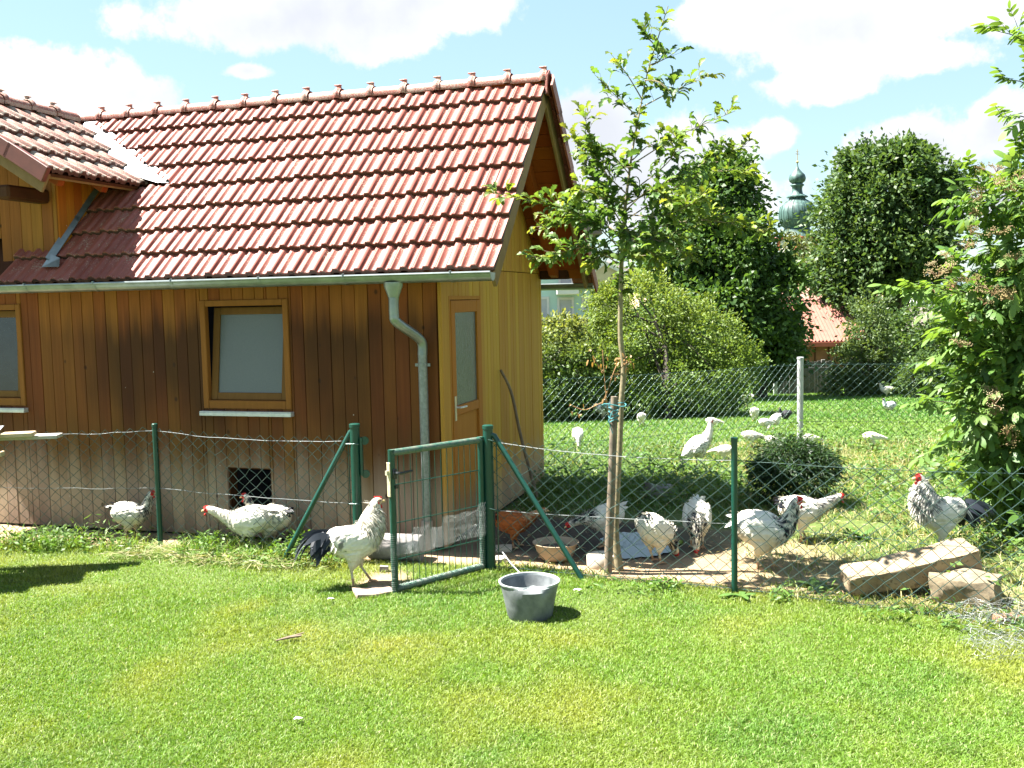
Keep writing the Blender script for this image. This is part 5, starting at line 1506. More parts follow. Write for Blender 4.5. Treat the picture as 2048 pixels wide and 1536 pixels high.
def tree(name, label, cat, base, blobs, nclump, per, cr, L, W, c0, c1, seed, trunk_r=.1, limbs=10, group=None, **kw):
    blobs = [(b[0], b[1], b[2], b[3] * .93, b[4] * .93, b[5] * .93) for b in blobs]
    t = thing(name, label, cat, tuple(base), 0, group)
    cc = crown(t, blobs, nclump, per, cr, L, W, c0, c1, seed, loc=tuple(base), **kw)
    b = Vector(base); ctr = Vector(np.array(blobs)[:, :3].mean(0)); mb = MB()
    top = Vector((ctr.x, ctr.y, max(x[2] for x in blobs)))
    fork = b.lerp(top, .35); fork.x = b.x + (top.x - b.x) * .15; fork.y = b.y
    mb.tube([Vector((0, 0, -.1)), fork - b, top - b], [trunk_r, trunk_r * .75, trunk_r * .12], 8)
    R = random.Random(seed)
    for q in R.sample(list(map(tuple, cc)), min(limbs, len(cc))):
        f = R.uniform(.25, .8); s = (fork.lerp(top, f) if f > .35 else b.lerp(fork, .4 + f)) - b; e = Vector(q) - b
        m = s.lerp(e, .5) + Vector((0, 0, .08 * (e - s).length)); mb.tube([s, m, e], [trunk_r * .42, trunk_r * .28, trunk_r * .08], 5)
    link('trunk', mb.mesh('trunk', M_BARKD, sm=60), t)
    return t

# --- grass -----------------------------------------------------------------
def grass(name, label, n, ylo, yhi, keep, Lf, wf, colf, seed, xmarg=.4, power=2.0, lean=.55, kind='stuff', xlim=None):
    R = np.random.default_rng(seed)
    u = R.random(n)
    if power == 2.0: y = 1 / (1 / ylo + u * (1 / yhi - 1 / ylo))
    else:
        a = 1 - power + 0.0; y = (ylo ** (2 - power) + u * (yhi ** (2 - power) - ylo ** (2 - power))) ** (1 / (2 - power))
    x = R.uniform(-1, 1, n) * (y * .535 + xmarg)
    if xlim: x = R.uniform(xlim[0], xlim[1], n); y = R.uniform(ylo, yhi, n)
    k = keep(x, y, R); x, y = x[k], y[k]; n = len(x)
    z = terr(x, y)
    L = Lf(x, y, R); w = wf(x, y, R)
    a = R.random(n) * 2 * math.pi; s = np.abs(R.normal(0, lean, n)); d = unit(np.stack([np.cos(a) * s, np.sin(a) * s, np.ones(n)], 1))
    b = R.random(n) * math.pi; sd = np.stack([np.cos(b), np.sin(b), np.zeros(n)], 1)
    P = np.stack([x, y, z], 1)
    mid = P + d * L[:, None] * .55; tipv = P + unit(d + np.stack([np.cos(a), np.sin(a), -.3 * np.ones(n)], 1) * .45) * L[:, None]
    V = np.stack([P - sd * w[:, None] / 2, P + sd * w[:, None] / 2, mid + sd * w[:, None] * .4, tipv, mid - sd * w[:, None] * .4], 1)
    idx = (np.arange(n) * 5)[:, None, None]
    F = (idx + np.array([[0, 1, 2], [0, 2, 4], [4, 2, 3]])[None]).reshape(-1, 3)
    C = colf(x, y, R)
    me = npmesh(name, V.reshape(-1, 3), F, M_GRASS, np.repeat(C, 5, 0))
    return tag(link(name, me), label, kind=kind)
def lawn_col(x, y, R):
    n = len(x); g = np.array([.125, .222, .023]); yel = np.array([.24, .265, .040]); dk = np.array([.085, .195, .026]); pale = np.array([.36, .40, .17])
    a = np.clip((fbm(x, y, .9, 31) - .42) * 3.0, 0, 1)[:, None]; b = np.clip((fbm(x, y, 1.6, 41) - .5) * 3.2, 0, 1)[:, None]
    C = g * (1 - a) + yel * a; C = C * (1 - b * .7) + dk * b * .7
    q = (R.random(n) < .10)[:, None]; C = np.where(q, pale * .75, C)
    return C * R.uniform(.88, 1.25, (n, 1))
def lawn_keep(x, y, R):
    d = y - fence_y(x)
    return (R.random(len(x)) > soil_amount(x, y) * 1.15) & (d < .28 + .3 * R.random(len(x)) ** 3) & ~((np.abs(x - .07) < .12) & (np.abs(y - 6.07) < .12))
grass('lawn_grass', 'short mown lawn, green with yellowish patches', 640000, 3.9, 8.6, lawn_keep, lambda x, y, R: .016 + .018 * R.random(len(x)) + .008 * (fbm(x, y, 1.1, 51) > .55), lambda x, y, R: .0030 + .0022 * R.random(len(x)), lawn_col, 1)
def mead_col(x, y, R):
    n = len(x); g = np.array([.062, .17, .018]); yel = np.array([.13, .235, .030])
    a = np.clip((fbm(x, y, .35, 33) - .35) * 2.5, 0, 1)[:, None]; C = g * (1 - a) + yel * a
    q = (R.random(n) < .05)[:, None]; C = np.where(q, np.array([.26, .32, .14]), C)
    return C * R.uniform(.7, 1.3, (n, 1))
def mead_keep(x, y, R):
    hx, hy = (x + .56), (y - 7.79); lx = hx * math.cos(TH) - hy * math.sin(TH); ly = hx * math.sin(TH) + hy * math.cos(TH)
    inside = (lx < .03) & (lx > -7) & (ly > -.05) & (ly < 3.1)
    return (R.random(len(x)) > soil_amount(x, y) * 1.3) & (y - fence_y(x) > .3) & ~inside & (x > -1.5) & ~(np.hypot((x - PUD_C[0]) / .6, (y - PUD_C[1]) / .6) < 1)
grass('meadow_grass', 'bright green grazed meadow grass beyond the run', 330000, 9.0, 46, mead_keep, lambda x, y, R: (.018 + .022 * R.random(len(x))) * (1 + y / 30), lambda x, y, R: .004 + y * .00055, mead_col, 2, 1.0, 1.35)
# rough growth along the back of the run and over its right-hand part
def rough_keep(x, y, R):
    n = fbm(x, y, 2.4, 61)
    z1 = (y > 8.9) & (y < 13.2) & (x > .1) & (x < 6)
    z2 = (x > 1.75) & (y > 5.7) & (y > fence_y(x) - .05)
    ins = np.hypot((x - 2.66) / .34, (y - 9.25) / .34) < 1
    return (z1 | z2) & (n > .40) & (R.random(len(x)) > soil_amount(x, y) * .9) & ~ins
def rough_col(x, y, R):
    n = len(x); s = np.clip(fbm(x, y, 1.9, 71) - .38, 0, 1)[:, None] * 2.2 * (np.clip(x - 1.6, 0, 1))[:, None]
    C = np.array([.075, .15, .025]) * (1 - s) + np.array([.36, .31, .13]) * s
    q = (R.random(n) < (.10 + .25 * np.clip(x - 1.7, 0, 1)))[:, None]; C = np.where(q, np.array([.42, .37, .19]), C)
    return C * R.uniform(.65, 1.3, (n, 1))
grass('rough_grass', 'tangled rough grass and straw in the chicken run', 60000, 5.6, 13.2, rough_keep, lambda x, y, R: .05 + .10 * R.random(len(x)) ** 2, lambda x, y, R: .005 + .003 * R.random(len(x)), rough_col, 3, .4, 1.0, 1.1, xlim=(.1, 6.0))
def tuft_keep(x, y, R):
    d = y - fence_y(x); n = fbm(x, y, 3.2, 81)
    return (np.abs(d + .03) < .13 + .12 * n) & (((x < -1.25) & (n > .40)) | ((x > -.1) & (n > .52)))
grass('fence_grass', 'uncut grass tufts along the foot of the front fences', 90000, 5.4, 8.7, tuft_keep, lambda x, y, R: np.where(x < -1.2, .06 + .16 * R.random(len(x)) ** 2, .03 + .06 * R.random(len(x)) ** 2), lambda x, y, R: .004 + .003 * R.random(len(x)), lambda x, y, R: lawn_col(x, y, R) * .9, 4, lean=.7, xlim=(-4.9, 3.2))
# pale cut clippings thrown along the left fence
def clip_keep(x, y, R):
    d = y - fence_y(x); n = fbm(x, y, 2.8, 91)
    return (d < -.02) & (d > -.42) & (n > .44) & (x < -1.35)
def flat_litter(name, label, n, xlim, ylim, keep, L, w, col, seed, h=.03):
    R = np.random.default_rng(seed); x = R.uniform(*xlim, n); y = R.uniform(*ylim, n); k = keep(x, y, R); x, y = x[k], y[k]; n = len(x)
    a = R.random(n) * 2 * math.pi; D = np.stack([np.cos(a), np.sin(a), R.normal(0, .18, n)], 1); P = np.stack([x, y, terr(x, y) + .01 + h * R.random(n)], 1)
    N = unit(np.array([0, 0, 1.]) + R.normal(size=(n, 3)) * .35)
    V, F, C = leaf_arrays(P, D, N, L * R.uniform(.6, 1.4, n), w * R.uniform(.7, 1.3, n), np.array(col)[R.integers(0, len(col), n)] * R.uniform(.75, 1.2, (n, 1)))
    return tag(link(name, npmesh(name, V, F, M_GRASS, C)), label, kind='stuff')
flat_litter('grass_clippings', 'pale cut stalks and clippings strewn before the left fence', 9000, (-3.6, -1.3), (6.9, 8.1), clip_keep, .11, .006, [(.33, .31, .17), (.20, .26, .08), (.36, .34, .20), (.10, .17, .035), (.12, .20, .04)], 5, .05)
def straw_keep(x, y, R): return (y > fence_y(x) + .03) & (fbm(x, y, 2.2, 95) > .46) & (np.hypot((x - PUD_C[0]) / .45, (y - PUD_C[1]) / .5) > 1)
flat_litter('straw_litter', 'scattered straw, leaves and twigs on the floor of the run', 4200, (-.2, 4.2), (5.4, 9.6), straw_keep, .06, .006, [(.45, .36, .19), (.36, .27, .14), (.20, .13, .07), (.5, .44, .28)], 6, .012)
def weed_keep(x, y, R):
    n = fbm(x, y, 2.0, 101)
    return ((y > 9.1) & (y < 13.0) & (x > .15) & (n > .40) & (x < 5.5) & ((y < 10.9) | (n > .56))) | ((x > 2.6) & (y > fence_y(x) + .3) & (y < 9.5) & (n > .50))
def weeds():
    R = np.random.default_rng(77); n = 30000; x = R.uniform(.1, 5.6, n); y = R.uniform(5.6, 13, n); k = weed_keep(x, y, R) & ~(np.hypot((x - 2.66) / .36, (y - 9.25) / .36) < 1); x, y = x[k], y[k]; n = len(x)
    h = (.02 + .20 * R.random(n) ** 1.7) * (.5 + fbm(x, y, 1.2, 111)) * np.where(y > 11.5, 1.35, 1)
    a = R.random(n) * 2 * math.pi; P = np.stack([x, y, h], 1); D = np.stack([np.cos(a), np.sin(a), R.normal(-.1, .4, n)], 1)
    N = unit(np.array([0, 0, 1.1]) + R.normal(size=(n, 3)) * .55)
    t = R.random((n, 1)); C = np.array([.055, .12, .025]) * (1 - t) + np.array([.13, .21, .05]) * t
    V, F, CC = leaf_arrays(P, D, N, .055 * R.uniform(.6, 1.5, n), .03 * R.uniform(.6, 1.4, n), C)
    tag(link('ground_weeds', npmesh('ground_weeds', V, F, M_LEAF, CC)), 'leafy weeds and nettles between the run and the meadow', kind='stuff')
    n = 9000; x = R.uniform(-4.9, 3.4, n); d = R.normal(-.06, .13, n); y = fence_y(x) + d; m_ = fbm(x, y, 2.6, 121); k = (m_ > np.where(x < -1.25, .42, .56)) & ((x < -1.3) | (x > .2)) & (np.abs(d) < .4); x, y, m_ = x[k], y[k], m_[k]; n = len(x)
    h = .015 + (.04 + .30 * np.clip(m_ - .42, 0, 1)) * R.random(n) * np.where(x < -1.2, 1.5, .7); a = R.random(n) * 2 * math.pi; P = np.stack([x, y, h], 1); D = np.stack([np.cos(a), np.sin(a), R.normal(.1, .5, n)], 1); N = unit(np.array([0, 0, 1.]) + R.normal(size=(n, 3)) * .6)
    t = R.random((n, 1)); C = np.array([.05, .12, .022]) * (1 - t) + np.array([.14, .24, .05]) * t
    V, F, CC = leaf_arrays(P, D, N, .045 * R.uniform(.6, 1.6, n), .016 * R.uniform(.6, 1.5, n), C)
    tag(link('fence_weeds', npmesh('fence_weeds', V, F, M_LEAF, CC)), 'leafy weeds along the foot of the front fences', kind='stuff')
weeds()

def rosette(name, label, x, y, n, L, W, col, seed, cat='plant', group=None, lift=.5):
    t = thing(name, label, cat, (x, y, float(terr(x, y))), 0, group); R = random.Random(seed)
    for k in range(n):
        a = R.uniform(0, 2 * math.pi); el = R.uniform(.1, lift) ; mb = Col(); d = Vector((math.cos(a), math.sin(a), el * 1.6))
        v, f = blade((0, 0, .01), d, L * R.uniform(.6, 1.2), W * R.uniform(.7, 1.2), R.uniform(.6, 1.3), Vector((-math.cos(a) * .5, -math.sin(a) * .5, 1)), 6)
        v = [Vector((p.x, p.y, max(p.z, .006))) for p in v]
        mb.add(v, f, np.array(col) * R.uniform(.75, 1.3)); link('leaf', mb.mesh('leaf', M_LEAF), t)
    return t
for k, (px_, py_, n, L, lab) in enumerate(((1630, 1176, 22, .17, 'broad leaved dock plant behind the fence left of the stone slab'), (1482, 1196, 14, .15, 'flat dock leaves on the lawn edge at the foot of the middle fence post'), (1722, 1080, 16, .15, 'dark leafy plant in front of the right rooster'), (565, 1108, 9, .16, 'drooping leafy weed at the foot of the left brace'), (372, 1108, 16, .13, 'leafy tuft under the left fence below the pop hole'), (95, 1085, 16, .12, 'leafy weed tuft at the far left under the fence'), (1280, 915, 18, .13, 'leafy weed clump behind the oak near the back fence'))):
    g = gnd(px_, py_); rosette('dock_plant', lab, g.x, g.y, n, L, .045, (.085, .17, .035), 200 + k, lift=.9 if k in (2, 3, 4, 6) else .45)
# wilted plant hanging on the left brace
wl = gnd(590, 1100); wp = thing('wilted_plant', 'dark wilted plant hanging over the left brace beside the cream rooster', 'plant', (wl.x, wl.y, 0))
mb = MB(); mb.tube([(-.06, 0, 0), (-.02, 0, .14), (.03, 0, .17), (.09, 0, .12)], .004, 5); link('stem', mb.mesh('stem', simple('weed stem', (.08, .12, .03))), wp)
for k in range(12):
    c_ = Col(); t_ = k / 11; p = Vector((-.04 + .13 * t_, random.uniform(-.03, .03), .15 + .02 * math.sin(3 * t_)))
    v, f = blade(p, Vector((random.uniform(-.3, .3), random.uniform(-.3, .3), -1)), random.uniform(.06, .13), .024, .2, Vector((0, -1, .1)), 4); c_.add(v, f, np.array((.045, .09, .02)) * random.uniform(.7, 1.3)); link('leaf', c_.mesh('leaf', M_LEAF), wp)
# feathers and a curled leaf on the lawn
for px_, py_, L, lab in ((655, 1208, .05, 'small white feather on the lawn under the front rooster'), (588, 1452, .045, 'white feather scrap near the bottom of the lawn'), (1147, 1190, .07, 'curled white feather on the lawn right of the bucket')):
    g = gnd(px_, py_); c_ = Col()
    v, f = blade((0, 0, 0), Vector((1, .5, .25)), L, .018, .5, Vector((0, 0, 1)), 5); c_.add(v, f, (.75, .74, .70)); v, f = blade((.006, .01, .005), Vector((.7, -.6, .3)), L * .7, .016, .6, Vector((0, 0, 1)), 4); c_.add(v, f, (.75, .74, .70))
    tag(link('feather', c_.mesh('feather', M_FEATHER), None, (g.x, g.y, .035)), lab, 'feather')

# --- young oak --------------------------------------------------------------
def oak_leaf_mesh(seed, col, L=.098):
    half = [(0, 0), (.10, .03), (.20, .10), (.28, .17), (.36, .11), (.46, .20), (.56, .27), (.63, .16), (.72, .20), (.80, .24), (.86, .14), (.94, .10), (1.0, .0)]
    R = random.Random(seed); vs = []; n = len(half)
    for x, y in half: vs.append((x * L, y * L * R.uniform(.9, 1.1), .018 * math.sin(x * 3) + y * .02))
    for x, y in half: vs.append((x * L, 0, .018 * math.sin(x * 3) - .004))
    for x, y in half: vs.append((x * L, -y * L * R.uniform(.9, 1.1), .018 * math.sin(x * 3) + y * .02))
    fs = [(i, i + 1, n + i + 1, n + i) for i in range(n - 1)] + [(n + i, n + i + 1, 2 * n + i + 1, 2 * n + i) for i in range(n - 1)]
    c = Col(); c.add(vs, fs, col); return np.concatenate(c.v), np.concatenate(c.f), c
TB = gnd(1236, 1141); OY = TB.y
oak = thing('young_oak', 'slender young oak with lobed leaves staked in the run', 'tree', (TB.x, TB.y, 0))
trk = spline([tuple(at(px_, py_, OY + d) - Vector((TB.x, TB.y, 0))) + (r,) for px_, py_, d, r in ((1240, 1150, 0, .036), (1232, 1080, 0, .026), (1233, 1010, 0, .023), (1239, 900, 0, .021), (1243, 800, 0, .021), (1248, 735, 0, .022), (1241, 680, 0, .019), (1241, 600, 0, .017), (1243, 530, 0, .016), (1249, 430, 0, .012), (1262, 320, 0, .008), (1278, 230, .02, .006), (1296, 140, .05, .004), (1318, 70, .05, .004), (1336, 12, .05, .0025))], 48)
mb = MB(); mb.tube([Vector(p[:3]) for p in trk], trk[:, 3], 10); link('trunk', mb.mesh('trunk', M_BARK, sm=60), oak)
BR = [  # start (px,py), middle, end, depth offset at the end, leaves
    ((1244, 500), (1160, 430), (998, 388), -.35, 44), ((1246, 470), (1180, 440), (1085, 455), .35, 30), ((1243, 530), (1170, 495), (1078, 522), -.25, 34), ((1250, 420), (1190, 360), (1150, 275), .2, 34),
    ((1255, 390), (1200, 330), (1170, 235), -.3, 28), ((1276, 235), (1240, 200), (1190, 150), .15, 18), ((1285, 200), (1255, 150), (1235, 125), -.1, 12), ((1282, 215), (1340, 185), (1418, 150), -.15, 18),
    ((1262, 330), (1360, 270), (1470, 222), .25, 30), ((1256, 390), (1340, 320), (1352, 270), -.3, 14), ((1252, 410), (1380, 340), (1490, 290), -.3, 30), ((1250, 440), (1400, 350), (1505, 345), .35, 26), ((1247, 470), (1400, 440), (1535, 465), -.35, 36),
    ((1246, 480), (1350, 470), (1440, 430), .4, 30), ((1245, 500), (1310, 480), (1380, 510), -.4, 28), ((1244, 505), (1290, 500), (1330, 530), .3, 22), ((1252, 420), (1300, 380), (1340, 400), -.45, 26), ((1248, 455), (1210, 400), (1160, 380), -.45, 28),
    ((1243, 515), (1215, 505), (1180, 530), .4, 22), ((1260, 350), (1235, 320), (1215, 300), -.3, 16), ((1265, 320), (1300, 290), (1330, 300), .3, 14), ((1300, 130), (1325, 120), (1350, 105), .1, 10), ((1290, 160), (1320, 165), (1345, 190), -.1, 10), ((1310, 90), (1295, 75), (1285, 60), 0, 8),
    ((1250, 445), (1260, 470), (1275, 515), -.5, 24), ((1250, 430), (1330, 430), (1400, 400), -.5, 26), ((1255, 400), (1220, 420), (1130, 400), .5, 24)]
rngo = random.Random(5); oakpos = []
base_o = Vector((TB.x, TB.y, 0)); mbb = MB()
for (s, m, e, dd, nl) in BR:
    S = at(s[0], s[1], OY) - base_o; Mm = at(m[0], m[1], OY + dd * .55) - base_o; E = at(e[0], e[1], OY + dd) - base_o
    pts = spline([tuple(S), tuple(Mm), tuple(E)], 14); mbb.tube([Vector(p) for p in pts], np.linspace(.0055, .0014, 14), 5)
    for k in range(int(nl * (2.5 if s[1] > 380 else 1.25))):
        f = min(1, rngo.uniform(.22, 1.02)); i = min(int(f * 13), 12); t = f * 13 - i; p = Vector(pts[i]).lerp(Vector(pts[i + 1]), t); dirn = (Vector(pts[i + 1]) - Vector(pts[i])).normalized()
        if rngo.random() < .6:
            tw = (dirn * rngo.uniform(.2, 1) + Vector((rngo.uniform(-1, 1), rngo.uniform(-1, 1), rngo.uniform(-.5, .9)))).normalized(); Lt = rngo.uniform(.03, .13); q = p + tw * Lt
            mbb.tube([p, q], [.002, .001], 3)
            for j in range(rngo.choice((1, 2, 2, 3))): oakpos.append((p.lerp(q, rngo.uniform(.5, 1)), (tw + Vector((rngo.uniform(-1, 1), rngo.uniform(-1, 1), rngo.uniform(-.8, .4)))).normalized(), f))
        else: oakpos.append((p, (dirn + Vector((rngo.uniform(-1, 1), rngo.uniform(-1, 1), rngo.uniform(-.9, .4)))).normalized(), f))
for k in range(210):
    i = rngo.choice((rngo.randint(24, 36), rngo.randint(24, 46))); p = Vector(trk[i, :3]); oakpos.append((p, Vector((rngo.uniform(-1, 1), rngo.uniform(-1, 1), rngo.uniform(-.3, .7))).normalized(), .4 + .6 * (i - 24) / 22))
link('branches', mbb.mesh('branches', M_BARK), oak)['kind'] = 'stuff'
OAKC = [(.065, .135, .04), (.085, .165, .04), (.12, .20, .04), (.17, .235, .042), (.22, .25, .05)]
OAKM = []
for k, c in enumerate(OAKC):
    v, f, cc = oak_leaf_mesh(k, np.array(c)); OAKM.append((v, f, cc.mesh('leaf', M_LEAFO)))
rngo.shuffle(oakpos)
def leaf_T(p, d, R, s):
    up = Vector((R.uniform(-.7, .7), R.uniform(-.7, .7), 1)); y = up.cross(d).normalized(); z = d.cross(y)
    T = Matrix((d, y, z)).transposed().to_4x4(); T.translation = p
    return T @ Matrix.Diagonal((s, s, s, 1))
RV, RF, RC, rn = [], [], [], 0
for i, (p, d, f) in enumerate(oakpos):
    k = min(4, max(0, int(f * 3.2 + rngo.uniform(-.9, 1.3)))); s = rngo.uniform(.6, 1.2) * (1.08 - .25 * f); T = leaf_T(p, d, rngo, s)
    if i < 300:
        o = link('leaf', OAKM[k][2], oak); o.matrix_local = T
    else:
        v = OAKM[k][0] @ np.array(T.to_3x3()).T + np.array(T.translation); RV.append(v); RF.append(OAKM[k][1] + rn); RC.append(np.tile(np.array(OAKC[k]) * rngo.uniform(.7, 1.3), (len(v), 1))); rn += len(v)
link('foliage', npmesh('foliage', np.concatenate(RV), np.concatenate(RF), M_LEAFO, np.concatenate(RC)), oak)['kind'] = 'stuff'

# dry plant standing by the stake
dg = Vector((st0.x - .02, st0.y + .03, 0)); dpn = thing('dry_plant', 'brown withered plant stalk with curled leaves behind the top of the stake', 'plant', tuple(dg))
mb = MB()
def dpt(px_, py_): return at(px_, py_, dg.y) - dg
stems = [[(1222, 860), (1212, 790), (1208, 740), (1205, 700)], [(1213, 790), (1226, 748), (1240, 715)], [(1213, 800), (1190, 812), (1168, 820), (1145, 812)], [(1208, 745), (1195, 728), (1185, 712)], [(1228, 752), (1250, 728), (1262, 724)]]
for s in stems: mb.tube(spline([tuple(dpt(*q)) for q in s], 8), .0035, 5)
link('stem', mb.mesh('stem', M_DRY), dpn)
for k in range(46):
    s = random.choice(stems); q = random.choice(s[1:]); p = dpt(q[0] + random.uniform(-9, 9), q[1] + random.uniform(-14, 14)); c_ = Col()
    v, f = blade(p, Vector((random.uniform(-1, 1), random.uniform(-1, 1), random.uniform(-1.2, .5))), random.uniform(.02, .05), .014, random.uniform(.5, 2), Vector((random.uniform(-1, 1), -1, .5)), 4); c_.add(v, f, np.array((.34, .20, .08)) * random.uniform(.6, 1.35)); link('leaf', c_.mesh('leaf', M_LEAF), dpn)

# --- elder bush at the right edge ------------------------------------------
def compound(seed, col, L=.20):
    R = random.Random(seed); c = Col(); col = np.array(col)
    for x, s in ((.30, 1), (.30, -1), (.62, 1), (.62, -1), (.80, 0)):
        l = L * (.52 if s else .62); a = s * R.uniform(.75, 1.05); b = Vector((x * L, 0, -.10 * L * x * x)); d = Vector((math.cos(a), math.sin(a), -.28 + R.uniform(-.15, .1)))
        v, f = blade(b, d, l, l * .42, .45, Vector((-.1, 0, 1)), 4); 
        v = [p + Vector((0, 0, .06 * l)) if i % 2 else p for i, p in enumerate(v)]
        c.add(v, f, col * R.uniform(.85, 1.2))
    mb = MB(); mb.tube([(0, 0, 0), (.5 * L, 0, -.025 * L), (.82 * L, 0, -.07 * L)], .0022, 3); c.add(mb.v, mb.f, (.16, .2, .06))
    return c
EC = [(.06, .13, .03), (.085, .17, .035), (.12, .21, .045), (.15, .245, .06)]
EV = [compound(k, EC[k % 4], .15 + .02 * (k % 3)) for k in range(8)]
EA = [(np.concatenate(c.v), np.concatenate(c.f), np.concatenate(c.c)) for c in EV]; EM = [c.mesh('leaf', M_LEAFO) for c in EV]
EBASE = Vector((4.55, 8.1, 0))
eld = thing('elder_bush', 'tall elder bush with pinnate leaves and brown berry stalks at the right edge', 'bush', tuple(EBASE))
eb = [pxblob(*b) for b in ((2065, 470, 85, 110, 8.0), (2065, 640, 120, 120, 8.2, .8), (2030, 770, 85, 85, 8.0), (2065, 900, 95, 100, 8.0), (2085, 1030, 75, 100, 7.9), (1965, 600, 40, 40, 7.9), (2010, 390, 40, 40, 7.9), (1970, 690, 50, 55, 8.1), (2100, 330, 50, 70, 8.1), (1995, 900, 40, 45, 7.9), (2120, 800, 140, 300, 8.5, .6), (2040, 1010, 40, 50, 7.9), (1965, 830, 40, 35, 8.0), (2020, 540, 60, 55, 7.9))]
P, O, tone, R, cc = crown_points(eb, 1050, 4, .10, 55, .55)
extra = []; mb = MB(); Er = random.Random(9)
for (x0, y0, x1, y1, Y, n) in ((1960, 600, 1792, 578, 7.8, 16), (1950, 590, 1830, 585, 7.9, 10), (1960, 830, 1838, 806, 7.8, 12), (1990, 420, 1935, 335, 7.9, 12), (2000, 420, 1905, 400, 7.8, 9), (2090, 120, 1992, 62, 8.0, 9), (2090, 200, 2010, 160, 8.0, 8), (2100, 260, 2005, 235, 8.0, 9), (1960, 880, 1850, 915, 7.8, 9), (2100, 420, 2040, 300, 8.1, 14), (2110, 300, 2030, 40, 8.1, 9), (1950, 700, 1900, 640, 7.9, 8), (1960, 980, 1900, 950, 7.7, 8)):
    a = at(x0, y0, Y); b = at(x1, y1, Y - .05); m = a.lerp(b, .55) + Vector((0, 0, .05)); pts = spline([tuple(a), tuple(m), tuple(b)], 8); mb.tube([Vector(q) - EBASE for q in pts], np.linspace(.007, .002, 8), 5)
    for k in range(n):
        f = min(.999, (k + 1) / n); i = min(int(f * 7), 6); q = Vector(pts[i]).lerp(Vector(pts[i + 1]), f * 7 - i); dn = (b - a).normalized()
        sd = Vector((Er.uniform(-.5, .5), -Er.uniform(0, .8), Er.uniform(-.5, .5))) ; extra.append((q, (dn * (.4 + f) + sd).normalized(), .7))
# stems from the root into the crown
for q in Er.sample(list(map(tuple, cc)), 26):
    e = Vector(q) - EBASE; mb.tube([(Er.uniform(-.2, .2), Er.uniform(-.2, .2), 0), e * .45 + Vector((.15, .1, .15)), e], [.028, .018, .005], 6)
link('branches', mb.mesh('branches', M_BARKD, sm=60), eld)['kind'] = 'stuff'
items = [(Vector(p), (Vector(o) + Vector((Er.uniform(-.6, .6), Er.uniform(-.6, .6), Er.uniform(-.5, .25)))).normalized(), t) for p, o, t in zip(P, O, tone)]
vis = [q for q in items if q[0].y < 8.2 and q[0].x < q[0].y * .52]
Er.shuffle(vis); front = extra + vis; chosen = front[:300]; ids = {id(q) for q in chosen}
RV, RF, RC, rn = [], [], [], 0
for q in chosen + [q for q in extra + items if id(q) not in ids]:
    k = min(7, int(q[2] * 4) + 4 * Er.randint(0, 1)); d = q[1]; T = leaf_T(q[0] - EBASE, d, Er, Er.uniform(.65, 1.15))
    if id(q) in ids: o = link('leaf', EM[k], eld); o.matrix_local = T
    else:
        v = EA[k][0] @ np.array(T.to_3x3()).T + np.array(T.translation); RV.append(v); RF.append(EA[k][1] + rn); RC.append(EA[k][2] * Er.uniform(.75, 1.25)); rn += len(v)
link('foliage', npmesh('foliage', np.concatenate(RV), np.concatenate(RF), M_LEAFO, np.concatenate(RC)), eld)['kind'] = 'stuff'
# berry clusters
M_BERRY = simple('unripe elderberries', (.24, .20, .08), .6, scale=60, c2=(.18, .12, .05)); M_STALK = simple('berry stalk', (.20, .11, .05), .7)
def berry_mesh(seed):
    R = random.Random(seed); mb = MB()
    for k in range(9):
        a = R.uniform(0, 6.28); r = R.uniform(.015, .065); e = Vector((r * math.cos(a), r * math.sin(a), .05 - r * .35)); mb.tube([(0, 0, 0), e * .6 + Vector((0, 0, .01)), e], .0014, 3, 1)
        for j in range(7):
            c_ = e + Vector((R.gauss(0, .012), R.gauss(0, .012), R.gauss(0, .008))); s = .0042
            mb.add([c_ + Vector(q) * s for q in ((1, 0, 0), (-1, 0, 0), (0, 1, 0), (0, -1, 0), (0, 0, 1), (0, 0, -1))], [(0, 2, 4), (2, 1, 4), (1, 3, 4), (3, 0, 4), (2, 0, 5), (1, 2, 5), (3, 1, 5), (0, 3, 5)], 0)
    return mb.mesh('berry_cluster', [M_BERRY, M_STALK])
BMS = [berry_mesh(k) for k in range(4)]
for px_, py_ in ((1872, 535), (1890, 520), (1905, 545), (1880, 555), (1930, 500), (1945, 470), (1960, 560), (1990, 590), (2010, 600), (1970, 610), (2020, 540), (2035, 520), (1975, 340), (1990, 370), (2020, 380), (1965, 395), (2040, 360), (1930, 640), (1920, 695), (1985, 810), (1990, 830), (2015, 870), (2030, 880), (1985, 790), (1940, 430), (2000, 470), (2030, 600), (1950, 585), (1910, 575), (1995, 345)):
    p = at(px_ + Er.uniform(-5, 5), py_, 7.55 + Er.uniform(-.1, .2)) - EBASE; o = link('berry_cluster', Er.choice(BMS), eld, tuple(p), (Er.uniform(-.9, .3), Er.uniform(-.6, .6), Er.uniform(0, 6)), 'stuff'); o.scale = (Er.uniform(1.0, 1.6),) * 3

